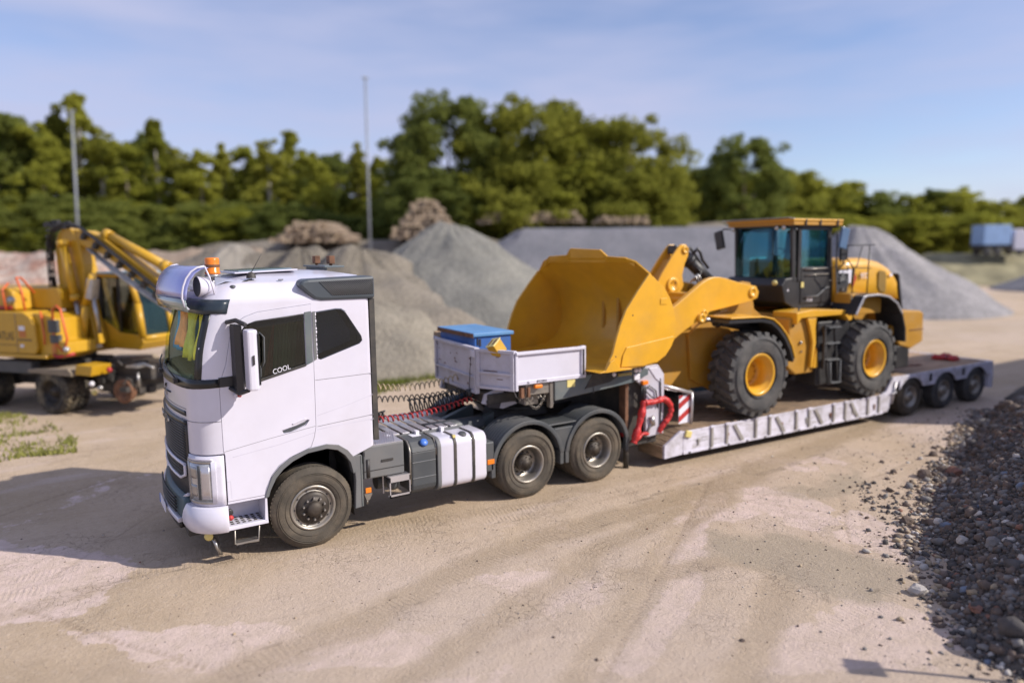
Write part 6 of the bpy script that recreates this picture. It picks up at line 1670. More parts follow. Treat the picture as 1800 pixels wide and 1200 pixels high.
for y in (-.34, .34):
    MB().cyl((.60, y, 4.10), (.86, y, 2.75), .10, n=16).cyl((.58, y, 4.18), (.61, y, 4.05), .14, n=16).cyl((.84, y, 2.85), (.87, y, 2.70), .12, n=16).build('boom_cylinder', xyellow, ex)
    MB().cyl((.86, y, 2.75), (1.02, y, 1.65), .055).build('boom_rod', steel, ex)
MB().cyl((1.58, -.40, 3.35), (1.22, -.40, 2.55), .085, n=14).cyl((1.25, -.40, 2.6), (1.0, -.35, 1.6), .09, n=14).build('adjust_cylinder', xyellow, ex)
MB().cyl((1.5, -.38, 2.9), (1.62, -.38, 1.9), .05).obox((1.50, -.38, 3.0), (.2, .2, .5), Matrix.Rotation(R(12), 3, 'Y')).build('adjust_rod', steel, ex)
# hoses and clutter along the boom and arm
hz = MB(); random.seed(6)
for k in range(5):
    y = -.22 - .03 * k + .05 * (k % 2); o = .045 * k * (1 if k % 2 else .6)
    hz.tube([(.16 - o * .3, y, 1.9), (.06 - o * .4, y, 3.0), (.06 - o * .4, y, 3.9), (.18 - o * .3, y, 4.38 + o * .5), (.6, y, 4.54 + o * .6), (1.1, y, 4.46 + o * .6), (1.7, y, 4.10 + o * .6), (2.6, y, 3.52 + o * .5), (3.6, y, 2.86 + o * .5), (4.6, y, 2.25)], .015 + .006 * (k % 3), 5)
for k in range(10): hz.obox((random.uniform(.0, .9), -.25, random.uniform(4.4, 4.68)), (random.uniform(.06, .2), .1, random.uniform(.04, .12)))
for k in range(12): hz.obox((random.uniform(-.02, .12), -.25, random.uniform(2.6, 4.3)), (.06, .1, random.uniform(.05, .2)))
for k in range(7): hz.obox((1.2 + k * .36, -.24, 4.28 - k * .235), (.10, .12, .16), Matrix.Rotation(R(32), 3, 'Y'))
hz.build('boom_hoses', black_pl, ex)
h2 = MB()
for k in range(3):
    y = -.20 - .03 * k
    h2.tube([(1.3, y, 3.98), (2.0, y, 3.55 - .04 * k), (3.0, y, 2.95 - .04 * k), (3.8, y, 2.45), (4.4, y, 2.1)], .03, 5)
h2.build('arm_pipe', steel, ex)
# cab
CB = [(1.0, 1.45), (2.15, 1.42), (2.3, 1.7), (2.24, 2.4), (2.1, 3.1), (1.95, 3.32), (1.0, 3.36)]
cb = MB().prism([(.95, 1.45), (2.20, 1.42), (2.36, 1.62), (2.33, 1.80), (1.6, 1.86), (.95, 2.25)], 'y', .22, 1.22).build('cab_lower', xyellow, ex, bevel=.03)
def eb(p, q, w, nm='cab_pillar', mt=None):
    return MB().cyl(p, q, w, n=8).build(nm, mt or xyellow, ex)
for y in (.26, 1.18):
    eb((2.32, y, 1.75), (2.22, y, 2.6), .085); eb((2.22, y, 2.6), (2.0, y, 3.3), .075); eb((1.0, y, 2.2), (1.0, y, 3.3), .07, mt=black_pl); eb((1.0, y, 3.32), (2.02, y, 3.30), .07)
    eb((1.62, y, 1.9), (1.62, y, 3.28), .035, mt=black_pl)
eb((2.32, .26, 1.72), (2.32, 1.18, 1.72), .08); eb((2.0, .26, 3.3), (2.0, 1.18, 3.3), .07)
MB().prism([(1.0, 2.2), (1.6, 1.85), (2.30, 1.80), (2.2, 2.6), (2.0, 3.28), (1.0, 3.28)], 'y', .25, .262).prism([(1.0, 2.2), (1.6, 1.85), (2.30, 1.80), (2.2, 2.6), (2.0, 3.28), (1.0, 3.28)], 'y', 1.18, 1.19).build('side_glass', g_door, ex)
MB().prism([(2.33, 1.78), (2.34, 1.78), (2.235, 2.6), (2.02, 3.28), (2.01, 3.28), (2.225, 2.6)], 'y', .3, 1.15).build('windscreen', glass('excavator_screen', (.7, .85, .85), (.45, .55, .50), .05, .25), ex)
MB().box(.95, 2.06, .2, 1.22, 3.30, 3.40).build('cab_roof', M('faded_blue_grey_roof', (.20, .28, .34), .5), ex, bevel=.03)
MB().box(1.1, 1.6, .5, .95, 1.9, 2.2).obox((1.15, .72, 2.6), (.12, .42, .8)).build('seat', fabric, ex, bevel=.03)
MB().obox((1.35, .5, 2.5), (.2, .15, .2)).build('red_cushion', red, ex, bevel=.03)
# ================================================================ HEAPS
def polar(px, D):
    """point on the ground line seen in picture column px (of 1800) at forward distance D"""
    d = fwd * 1257.64 + rt * (px - 900); h = Vector((d.x, d.y, 0)) / (1257.64 * math.cos(pitch))
    return Vector((CAM.x + h.x * D, CAM.y + h.y * D, 0))
def z_at(py, D, px=900):
    hor = 442 - (px - 900) * .0117
    return CAM.z + (hor - py) / 1257.64 * D
def gravel(name, col, col2, scale=1.2, g=26):
    m_ = bpy.data.materials.new(name); m_.use_nodes = True; n, l = m_.node_tree.nodes, m_.node_tree.links; b = n['Principled BSDF']; b.inputs['Roughness'].default_value = .95
    b.inputs['Specular IOR Level'].default_value = .15
    t = n.new('ShaderNodeTexCoord'); a = n.new('ShaderNodeTexNoise'); a.inputs['Scale'].default_value = scale; a.inputs['Detail'].default_value = 8; a.inputs['Roughness'].default_value = .6; l.new(t.outputs['Object'], a.inputs['Vector'])
    r = n.new('ShaderNodeMapRange'); r.inputs[1].default_value = .38; r.inputs[2].default_value = .62; l.new(a.outputs[0], r.inputs[0])
    x = n.new('ShaderNodeMix'); x.data_type = 'RGBA'; l.new(r.outputs[0], x.inputs[0]); x.inputs[6].default_value = (*col, 1); x.inputs[7].default_value = (*col2, 1)
    v = n.new('ShaderNodeTexVoronoi'); v.inputs['Scale'].default_value = g; l.new(t.outputs['Object'], v.inputs['Vector'])
    sp = n.new('ShaderNodeSeparateColor'); l.new(v.outputs['Color'], sp.inputs[0])
    r2_ = n.new('ShaderNodeMapRange'); r2_.inputs[3].default_value = .78; r2_.inputs[4].default_value = 1.2; l.new(sp.outputs[0], r2_.inputs[0])
    s = n.new('ShaderNodeVectorMath'); s.operation = 'SCALE'; l.new(x.outputs[2], s.inputs[0]); l.new(r2_.outputs[0], s.inputs['Scale']); l.new(s.outputs[0], b.inputs['Base Color'])
    bp_ = n.new('ShaderNodeBump'); bp_.inputs['Distance'].default_value = .05; bp_.inputs['Strength'].default_value = .9; l.new(v.outputs['Distance'], bp_.inputs['Height']); l.new(bp_.outputs[0], b.inputs['Normal'])
    return m_
grey_g = gravel('grey_crushed_stone', (.185, .18, .16), (.245, .235, .205), .35, 14)
blue_g = gravel('blue_grey_chippings', (.175, .175, .19), (.22, .215, .23), .4, 14)
brown_g = gravel('brown_earth_gravel', (.185, .162, .128), (.245, .215, .175), .35, 14)
red_g = gravel('brick_rubble', (.34, .20, .15), (.42, .36, .31), 1.2, 5)
def heap(name, label, c, rx, ry, h, mat, rot=0, seed=1, pw=1.15, n=72, m_=34, rough=.06, cat='gravel heap', ridge=0):
    V = [(0, 0, h)]; c = Vector(c); o = thing(name, label, cat, c)
    cr, sr = math.cos(rot), math.sin(rot)
    def prof(u):                                   # rounded top, straight talus, small toe
        t = 1 - u
        return h * (t * 1.0 if u > .16 else (1 - .16) + .16 * (1 - (u / .16) ** 2) * .55) if u < .93 else h * t
    F = []
    for k in range(1, m_ + 1):
        u = (k / m_)
        for i in range(n):
            a = 2 * PI * i / n
            wob_ = 1 + .10 * noise.noise(Vector((math.cos(a) * 1.6, math.sin(a) * 1.6, seed * 3.1)))
            x = math.cos(a) * u * rx * wob_; y = math.sin(a) * u * ry * wob_
            if ridge: x += math.copysign(ridge * min(1, abs(math.cos(a)) * 2.5), math.cos(a))
            z = prof(u)
            p = Vector((x * .5, y * .5, seed))
            z += (noise.fractal(p, 1, 2, 5) * rough * h + .03 * h * (noise.noise(Vector((math.cos(a) * 7, math.sin(a) * 7, u + seed))) + .8 * noise.noise(Vector((math.cos(a) * 16, math.sin(a) * 16, u * 1.5 + seed))))) * min(1, (1 - u) * 4) * (1 if k > 1 else .3)
            V.append((x, y, max(z, -.05) if k < m_ else -.25))
    V[0] = (0, 0, prof(0) if not ridge else h * .92)
    W2 = [Vector((c.x + v[0] * cr - v[1] * sr, c.y + v[0] * sr + v[1] * cr, c.z + v[2])) for v in V]
    F = [(0, 1 + i, 1 + (i + 1) % n) for i in range(n)]
    for k in range(m_ - 1):
        for i in range(n):
            a, b = 1 + k * n + i, 1 + k * n + (i + 1) % n; F.append((a, a + n, b + n, b))
    MB().add(W2, F, True).build('heap_surface', mat, o)
    return o
VA = -yaw                                         # picture-parallel direction
heap('gravel_heap', 'tall pale grey conical heap of crushed stone right behind the white drop-side box', polar(795, 33), 8.4, 8.4, z_at(380, 33, 795), grey_g, VA, 1)
heap('earth_heap', 'brown earth heap just left of the pale grey cone, behind the truck cab', polar(640, 29.5), 8.2, 7.5, z_at(424, 29.5, 640), brown_g, VA, 2, rough=.10, cat='earth heap')
heap('earth_heap', 'low brown earth heap behind the orange beacon', polar(540, 32), 6.0, 6.0, z_at(424, 32, 540), brown_g, VA, 3, rough=.10, cat='earth heap')
heap('gravel_heap', 'small grey-brown heap farthest left, above the truck roof visor', polar(425, 37), 6.5, 6, z_at(420, 37, 425), M('grey_brown_gravel', (.25, .225, .19), .95, var=.25, scale=.8, bump=.6, bscale=9), VA, 4, rough=.12)
heap('gravel_heap', 'long blue-grey ridge of chippings stretching behind the bucket and loader cab', polar(1150, 52), 9.5, 9.0, z_at(390, 52, 1150), blue_g, VA, 5, ridge=9, rough=.04)
heap('gravel_heap', 'blue-grey heap with rilled slope at the right end of the long ridge', polar(1500, 45), 8.0, 8.2, z_at(388, 45, 1500), gravel('pale_grey_rilled_stone', (.23, .22, .22), (.29, .275, .275), .5, 9), VA, 6, rough=.05)
heap('gravel_heap', 'low grey gravel bank at the far right edge of the yard', polar(1930, 60), 8, 8, 3.0, blue_g, VA, 8)
heap('earth_heap', 'wide low sandy spoil spread behind the truck cab and air hoses', polar(588, 25.5), 6.3, 5.6, 2.9, gravel('sandy_spoil', (.21, .185, .145), (.27, .24, .19), .5, 14), VA, 9, rough=.10, cat='earth heap')
heap('earth_bank', 'long brown bank joining the earth heaps left of the grey cone', polar(520, 37), 9, 5, z_at(432, 37, 520), brown_g, VA, 21, ridge=4, rough=.07, cat='earth bank')
heap('grassy_bank', 'low yellow-green grassy bank under the distant blue lorry', polar(1735, 74), 8, 6, 3.3, M('bank_grass', (.23, .205, .12), .95, var=.35, scale=.6, bump=.8, bscale=6), VA, 22, ridge=6, rough=.04, cat='bank')
heap('earth_mound', 'wide earth bank carrying the stacked logs', polar(640, 66), 22, 9, z_at(415, 66, 640), brown_g, VA, 10, ridge=10, rough=.05, cat='earth bank')
heap('earth_mound', 'flat earth bank behind the long blue-grey ridge', polar(1080, 76), 16, 8, z_at(388, 76, 1080), brown_g, VA, 11, ridge=10, rough=.04, cat='earth bank')
heap('rubble_heap', 'reddish brick rubble heap behind the excavator at the left edge', polar(30, 40), 9.5, 7, z_at(436, 40, 30), red_g, VA, 12, rough=.16, cat='rubble heap', ridge=3)
heap('rubble_heap', 'low rubble bank between the excavator boom and the brown earth heaps', polar(330, 46), 9.5, 6, z_at(434, 46, 330), M('brown_rubble', (.28, .215, .16), .95, var=.3, scale=1.5, bump=.6, bscale=6), VA, 13, rough=.14, cat='rubble heap', ridge=4)

# ================================================================ LOG STACKS
bark = M('weathered_log_bark', (.22, .165, .12), .9, var=.35, scale=3)
lcut = M('sawn_log_end', (.50, .38, .25), .8, var=.3, scale=2)
def log_stack(label, px, D, ztop_px, rows, cols, r, seed, spread=1.0):
    random.seed(seed); c = polar(px, D); zt = z_at(ztop_px, D, px)
    base = zt - rows * r * 1.75 - r
    o = thing('log_stack', label, 'log stack', (c.x, c.y, base), (c.x, c.y, base), 0, 'stacked logs beyond the heaps')
    me_ = None
    ax = Vector((math.cos(VA), math.sin(VA), 0)); dp = Vector((-math.sin(VA), math.cos(VA), 0))
    proto = None
    for j in range(rows):
        nc = cols - int(j * spread)
        for i in range(nc):
            off = (i - (nc - 1) / 2) * 2 * r + random.uniform(-.05, .05) + (r if j % 2 else 0) * .6
            p = Vector((c.x, c.y, base + r + j * r * 1.75)) + ax * off
            if proto is None:
                mb = MB().cyl(Vector(c) + Vector((0, 0, base)) - dp * .0, Vector(c) + Vector((0, 0, base)) + dp * 4.5, r, n=9)
                proto = mb.build('log', bark, o); proto.data.materials.append(lcut)
                proto.data.polygons[9].material_index = 1; proto.data.polygons[10].material_index = 1
                q = proto
            else:
                q = proto.copy(); COL.objects.link(q); q.parent = o
            q.location = ax * off + Vector((0, 0, r + j * r * 1.75 + random.uniform(-.05, .09))) - dp * random.uniform(0, .9)
            q.rotation_euler = (0, 0, random.uniform(-.05, .05)); s_ = random.uniform(.8, 1.15); q.scale = (s_, s_, s_)
    return o
log_stack('long low stack of weathered logs above the brown earth heap left of the tall pole', 556, 62, 388, 5, 17, .20, 1, 2.6)
log_stack('tall peaked stack of pale logs right beside the top of the grey cone', 752, 62, 350, 10, 16, .19, 2, 1.35)
log_stack('low row of logs just right of the grey cone, in front of the big trees', 935, 70, 372, 3, 26, .20, 3, 2)
log_stack('low row of logs behind the middle of the blue-grey ridge', 1090, 70, 379, 2, 14, .20, 4, 2)

# ================================================================ TREES
def leaf_mat(name, c1, c2, tr=.35):
    m_ = bpy.data.materials.new(name); m_.use_nodes = True; n, l = m_.node_tree.nodes, m_.node_tree.links; n.clear()
    o = n.new('ShaderNodeOutputMaterial'); d = n.new('ShaderNodeBsdfDiffuse'); t = n.new('ShaderNodeBsdfTranslucent'); x = n.new('ShaderNodeMixShader'); x.inputs[0].default_value = tr
    oi = n.new('ShaderNodeObjectInfo'); g = n.new('ShaderNodeNewGeometry'); tc_ = n.new('ShaderNodeTexCoord')
    nz_ = n.new('ShaderNodeTexNoise'); nz_.inputs['Scale'].default_value = .55; nz_.inputs['Detail'].default_value = 3; l.new(tc_.outputs['Object'], nz_.inputs['Vector'])
    a = n.new('ShaderNodeMath'); a.operation = 'ADD'; l.new(nz_.outputs[0], a.inputs[0])
    b = n.new('ShaderNodeMath'); b.operation = 'MULTIPLY_ADD'; l.new(oi.outputs['Random'], b.inputs[0]); b.inputs[1].default_value = .7; b.inputs[2].default_value = -.35; l.new(b.outputs[0], a.inputs[1])
    r = n.new('ShaderNodeMapRange'); r.inputs[1].default_value = .2; r.inputs[2].default_value = .8; l.new(a.outputs[0], r.inputs[0])
    m2_ = n.new('ShaderNodeMix'); m2_.data_type = 'RGBA'; l.new(r.outputs[0], m2_.inputs[0]); m2_.inputs[6].default_value = (*c1, 1); m2_.inputs[7].default_value = (*c2, 1)
    l.new(m2_.outputs[2], d.inputs[0]); l.new(m2_.outputs[2], t.inputs[0]); l.new(d.outputs[0], x.inputs[1]); l.new(t.outputs[0], x.inputs[2]); l.new(x.outputs[0], o.inputs[0])
    return m_
leaf_o = leaf_mat('olive_birch_leaves', (.21, .22, .04), (.36, .355, .065), .55)
leaf_g = leaf_mat('deep_green_leaves', (.16, .19, .05), (.28, .30, .07), .55)
leaf_y = leaf_mat('yellow_green_leaves', (.24, .255, .04), (.40, .40, .07), .55)
bark_t = M('tree_bark', (.16, .13, .10), .9, var=.3)
bark_b = M('birch_bark', (.42, .39, .35), .8, var=.4, scale=4)
def crown_mesh(name, h, w, kind, seed, leaf, size=.30, nclump=60, nleaf=70):
    rs = np.random.RandomState(seed); C = []
    for i in range(nclump):
        if kind == 'spire':
            u = rs.rand() ** .8; z = h * (.05 + .93 * u); r = w * 1.15 * (1 - u) ** .7 * (.25 + .75 * rs.rand())
        elif kind == 'oak':
            t = rs.rand(); z = h * (.22 + .70 * t); r = w * math.sqrt(max(.03, 1 - (2 * t - .85) ** 2 / 1.6)) * (.45 + .55 * rs.rand() ** .5)
        else:
            t = rs.rand(); z = h * (.06 + .90 * t); r = w * math.sin(PI * min(.985, t * .72 + .25)) ** .7 * (.2 + .8 * rs.rand())
        a = rs.rand() * 2 * PI; C.append((r * math.cos(a), r * math.sin(a), z, (.5 + .6 * rs.rand()) * w * (.30 if kind != 'spire' else .26)))
    if kind == 'spire': C.append((0, 0, h * .98, w * .10)); C.append((0, 0, h * .92, w * .14))
    C = np.array(C); big = C.copy()
    sm_ = C[rs.randint(len(C), size=len(C) * 3)].copy(); sm_[:, :3] += rs.normal(size=(len(sm_), 3)) * sm_[:, 3:] * .62; sm_[:, 3] *= .62; sm_[:, 2] = np.clip(sm_[:, 2], h * .04, h * .99)
    C = np.concatenate([C, sm_]); N = len(C) * nleaf
    ci = np.repeat(np.arange(len(C)), nleaf)
    d = rs.normal(size=(N, 3)); d /= np.linalg.norm(d, axis=1)[:, None]; rad = rs.rand(N) ** .4
    P = C[ci, :3] + d * (C[ci, 3] * rad)[:, None] * np.array([1, 1, .8])
    a = rs.normal(size=(N, 3)) + d * .6; a /= np.linalg.norm(a, axis=1)[:, None]; b = np.cross(a, rs.normal(size=(N, 3))); b /= np.linalg.norm(b, axis=1)[:, None]; c_ = np.cross(a, b)
    s = size * (.6 + .8 * rs.rand(N))[:, None]
    V = np.stack([P - b * s, P + c_ * s * .6, P + b * s, P - c_ * s * .6], 1).reshape(-1, 3).astype(np.float32)
    me_ = bpy.data.meshes.new(name); me_.vertices.add(len(V)); me_.vertices.foreach_set('co', V.ravel())
    me_.loops.add(N * 4); me_.loops.foreach_set('vertex_index', np.arange(N * 4, dtype=np.int32)); me_.polygons.add(N)
    me_.polygons.foreach_set('loop_start', np.arange(0, N * 4, 4, dtype=np.int32)); me_.polygons.foreach_set('loop_total', np.full(N, 4, np.int32)); me_.update(calc_edges=True)
    me_.materials.append(leaf); return me_, big
def trunk_mesh(name, h, w, C, mat, seed, r0=.28):
    random.seed(seed); mb = MB()
    mb.tube([(0, 0, -.3), (.05, .03, h * .25), (-.05, .05, h * .5), (0, 0, h * .68), (0, 0, h * .80)], lambda u: r0 * (1 - u * .85), 8)
    for i in random.sample(range(len(C)), min(12, len(C))):
        c = C[i]; z0 = min(h * .7, max(h * .2, c[2] - .25 * math.hypot(c[0], c[1]) - h * .06))
        mb.tube([(0, 0, z0), (c[0] * .5, c[1] * .5, (z0 + c[2]) / 2 + .2), (c[0], c[1], c[2])], lambda u: r0 * .33 * (1 - u * .7), 5)
    me_ = bpy.data.meshes.new(name); me_.from_pydata(mb.v, [], mb.f); me_.polygons.foreach_set('use_smooth', mb.sm); me_.update(); me_.materials.append(mat); return me_
PRO = []
for k, (kind, w, leaf, bk_) in enumerate((('spire', 2.3, leaf_o, bark_t), ('tall', 2.7, leaf_o, bark_b), ('tall', 3.0, leaf_g, bark_t), ('spire', 2.0, leaf_y, bark_b), ('oak', 5.2, leaf_o, bark_t), ('oak', 5.0, leaf_g, bark_t), ('tall', 3.2, leaf_y, bark_t), ('oak', 4.2, leaf_y, bark_b))):
    cm_, C = crown_mesh('crown', 16.0, w, kind, 40 + k, leaf, .155 if kind != 'oak' else .18, 60 if kind != 'oak' else 85, 85 if kind != 'oak' else 95)
    PRO.append((cm_, trunk_mesh('trunk', 16.0, w, C, bk_, 60 + k), w))
WORDS = {0: 'slim pointed olive-green tree', 1: 'tall loose olive birch', 2: 'dark green bushy tree', 3: 'narrow yellow-green pointed tree', 4: 'broad olive-green tree', 5: 'broad dark green tree', 6: 'pale yellow-green bushy tree', 7: 'rounded yellow-green tree'}
def tree(px, D, toppx, k, where, wf=1.0, group='trees of the wood edge'):
    px_ = px
    p = polar(px, D); hgt = z_at(toppx, D, px)
    s = hgt / 16.0
    o = thing('tree', WORDS[k] + ' ' + where, 'tree', (0, 0, 0), (p.x, p.y, 0), random.uniform(0, 6.28), group)
    for me_, nm in ((PRO[k][0], 'crown'), (PRO[k][1], 'trunk')):
        q = bpy.data.objects.new(nm, me_); COL.objects.link(q); q.parent = o
    ws = s * wf
    o.scale = (ws, ws, s)
    return o
def prof_at(x):   # height line of the wood in picture rows
    T_ = [(-80, 210), (0, 200), (40, 196), (75, 212), (110, 216), (165, 178), (200, 222), (245, 252), (296, 222), (330, 262), (400, 265), (450, 256), (525, 242), (575, 275), (640, 262), (700, 285), (730, 290), (1160, 300), (1200, 300), (1300, 292), (1360, 290), (1420, 318), (1480, 318), (1530, 345), (1590, 345), (1630, 320), (1720, 340), (1900, 345)]
    return interp(x, T_)
random.seed(31)
def where_for(x):
    if x < 60: return 'at the far left edge'
    if x < 220: return 'behind the excavator boom'
    if x < 360: return 'above the truck sun visor'
    if x < 520: return 'beyond the truck roof'
    if x < 700: return 'close by the tall pole'
    if x < 1200: return 'behind the big trees in the middle'
    if x < 1420: return 'just above the loader cab'
    if x < 1600: return 'above the loader hood'
    return 'above the distant blue lorry'
# front row, each following the skyline
xs = [-60, -15, 28, 62, 100, 135, 168, 205, 245, 275, 298, 335, 372, 410, 448, 488, 526, 562, 600, 640, 676, 712, 738]
ks = [2, 5, 2, 2, 6, 0, 3, 1, 6, 2, 3, 1, 6, 0, 6, 1, 3, 6, 2, 0, 6, 0, 2]
for x, k in zip(xs, ks): tree(x, random.uniform(84, 92), prof_at(x) - 4, k, where_for(x), 1.0 + .25 * (k not in (0, 3)))
for i, x in enumerate(range(-70, 760, 34)): tree(x + random.uniform(-9, 9), random.uniform(98, 112), prof_at(x) + random.uniform(12, 40), random.choice((0, 1, 2, 6, 6)), 'in row two ' + where_for(x), 1.3)
for i, x in enumerate(range(-80, 790, 42)): tree(x + random.uniform(-12, 12), random.uniform(78, 82), random.uniform(345, 385), random.choice((2, 6, 7, 5)), 'low ' + where_for(x), 1.9)
# the group of big trees in the middle
for x, D, t, k, w, lab in ((795, 78, 172, 5, .95, 'leftmost of the big group in the middle'), (868, 80, 205, 4, .95, 'second from the left in the big middle group'), (955, 79, 172, 4, 1.0, 'tallest in the centre of the big middle group'),
                           (1030, 82, 215, 7, 1.05, 'right of the centre of the big middle group'), (1105, 80, 210, 4, 1.0, 'rightmost of the big middle group'), (760, 74, 300, 5, 1.5, 'low at the left foot of the big middle group'),
                           (905, 75, 290, 4, 1.6, 'low in front of the big middle group'), (1000, 76, 290, 7, 1.6, 'low in the middle group above the ridge'), (1090, 76, 300, 4, 1.5, 'low at the right foot of the middle group'), (830, 75, 310, 7, 1.5, 'low behind the tall log stack')):
    tree(x, D, t, k, lab, w, 'big trees in the middle')
# right-hand wood, farther off
for i, x in enumerate(range(1150, 1880, 30)):
    k = random.choice((4, 5, 6, 7, 2)); tree(x + random.uniform(-8, 8), random.uniform(112, 122), prof_at(x) + random.uniform(-6, 14), k, where_for(x), 1.6)
for i, x in enumerate(range(1150, 1900, 26)):
    tree(x, random.uniform(100, 106), random.uniform(372, 388), random.choice((7, 6, 4)), 'low ' + where_for(x), 1.9)
tree(1300, 96, 244, 5, 'standing higher than the rest above the loader cab', .95)
tree(1240, 100, 296, 7, 'beside the lone tall tree above the loader bucket', 1.4)
ug = []
# closed undergrowth mass behind the trunks
rs = np.random.RandomState(77); N = 42000
pxs = rs.uniform(-140, 1960, N); Ds = rs.uniform(118, 132, N); P_ = np.zeros((N, 3))
for i in range(N):
    q = polar(float(pxs[i]), float(Ds[i])); P_[i] = (q.x, q.y, 0)
P_[:, 2] = rs.rand(N) * np.where(pxs < 760, 12.5, np.where(pxs < 1160, 11, 8.5)) * (.75 + .5 * vnoise(P_[:, 0] * 1.0, P_[:, 1] * 1.0, 9, 3, .08) + .2)
a = rs.normal(size=(N, 3)); a /= np.linalg.norm(a, axis=1)[:, None]; b = np.cross(a, rs.normal(size=(N, 3))); b /= np.linalg.norm(b, axis=1)[:, None]; c_ = np.cross(a, b)
s = (.45 + .5 * rs.rand(N))[:, None]
V = np.stack([P_ - b * s, P_ + c_ * s, P_ + b * s, P_ - c_ * s], 1).reshape(-1, 3).astype(np.float32)
me_ = bpy.data.meshes.new('wood_undergrowth'); me_.vertices.add(len(V)); me_.vertices.foreach_set('co', V.ravel()); me_.loops.add(N * 4); me_.loops.foreach_set('vertex_index', np.arange(N * 4, dtype=np.int32)); me_.polygons.add(N)
me_.polygons.foreach_set('loop_start', np.arange(0, N * 4, 4, dtype=np.int32)); me_.polygons.foreach_set('loop_total', np.full(N, 4, np.int32)); me_.update(calc_edges=True); me_.materials.append(leaf_g)
q = bpy.data.objects.new('wood_undergrowth', me_); COL.objects.link(q); tag(q, 'dense dark foliage mass deep in the wood behind the trees', 'undergrowth', kind='stuff')

# ================================================================ POLES, FAR VEHICLE
polem = M('grey_metal_pole', (.24, .255, .28), .6, .2)
for px, D, tp, r, lab in ((656, 58, 150, .075, 'tall grey lighting pole rising beside the first log stack'), (150, 60, 204, .09, 'pale grey pole in front of the wood at the left')):
    p = polar(px, D); h = z_at(tp, D, px)
    o = thing('pole', lab, 'pole', (p.x, p.y, 0))
    lean = rt * (.55 if px < 300 else .12)
    MB().cyl(p, p + Vector((0, 0, h)) + lean, r * 1.35, r, 12).build('shaft', polem, o)
    MB().cyl(p, p + Vector((0, 0, .5)), r * 2.2, n=12).build('footing', polem, o)
    MB().obox(p + lean + Vector((0, 0, h - .05)), (.5, .2, .12)).build('head', polem, o, bevel=.03)
p = polar(1742, 72); o = thing('lorry', 'distant blue and white lorry parked below the trees at the right edge', 'lorry', (p.x, p.y, 0), (p.x, p.y, 0), VA)
def rel(mb): mb.v = [v * .85 + Vector((p.x, p.y, 2.85)) for v in mb.v]; return mb
rel(MB().box(-2.4, .7, -1.2, 1.2, 1.2, 3.5)).build('cargo_box', M('pale_blue_panel', (.28, .42, .66), .5), o, bevel=.04)
rel(MB().prism([(1.15, .6), (1.15, 3.0), (2.3, 3.0), (2.8, 2.0), (2.9, .6)], 'y', -1.15, 1.15)).build('cab', white, o, bevel=.06)
rel(MB().box(-2.6, 2.8, -.9, .9, .7, 1.2)).build('frame', chassis, o)
for x in (-1.8, -.6, 2.0):
    for s in (-1, 1): rel(MB().lathe([(0, 0), (.3, .0), (.5, .03), (.5, .25), (0, .25)], (x, s * 1.1, .5), (0, -s, 0), 18)).build('wheel', tyre_b, o)
rel(MB().prism([(2.32, 2.9), (2.75, 2.05), (2.77, 2.05), (2.34, 2.9)], 'y', -1, 1)).build('windscreen', g_dark, o)
p = polar(306, 43); zz = 0
o = thing('skip', 'small far-off red skip behind the truck visor', 'skip', (p.x, p.y, 0), (p.x, p.y, 0), VA)
MB().prism([(-1.1, .1), (1.1, .1), (1.5, 2.6), (-1.5, 2.6)], 'y', -.8, .8).build('skip_body', red, o, bevel=.05); 
for v in o.children[0].data.vertices: v.co += Vector((p.x, p.y, 0))
p = polar(336, 44)
o = thing('container', 'small pale blue container beside the red skip', 'container', (p.x, p.y, 0), (p.x, p.y, 0), VA)
MB().box(-1.0, 1.0, -.8, .8, .1, 2.45).build('container_body', blue_lid, o, bevel=.05)
for v in o.children[0].data.vertices: v.co += Vector((p.x, p.y, 0))
# unseen stack added outside the frame to cast shade by the trailer tail
for k, (x0, lv) in enumerate(((17.6, 0), (23.9, 0), (17.6, 1), (23.9, 1))):
    o = thing('added_shade_block', ('lower' if lv == 0 else 'upper') + (' near' if k % 2 == 0 else ' far') + ' grey block of an unseen stack added to shade the yard', 'shade block', (x0 + 3, -4.4, 2.6 * lv))
    bb_ = MB().box(x0, x0 + 6.1, -5.6, -3.2, 2.6 * lv + .01, 2.6 * lv + 2.59).build('shade_block_shell', grey_paint, o, bevel=.03)
    rbs = MB()
    for i in range(20): rbs.box(x0 + .2 + i * .29, x0 + .34 + i * .29, -3.2, -3.16, 2.6 * lv + .15, 2.6 * lv + 2.45)
    rbs.build('corrugation', grey_paint, o)
# small road sign outside the frame at the right; its shadow lies in the bottom corner
o = thing('sign_post', 'small square sign on a thin post just outside the lower right of the picture', 'sign', (5.1, -7.2, 0))
MB().cyl((5.1, -7.2, -.1), (5.1, -7.2, 1.85), .022).build('post', polem, o)
MB().obox((5.1, -7.2, 1.73), (.26, .012, .22), Matrix.Rotation(R(45), 3, 'Z')).build('panel', white_flat, o)

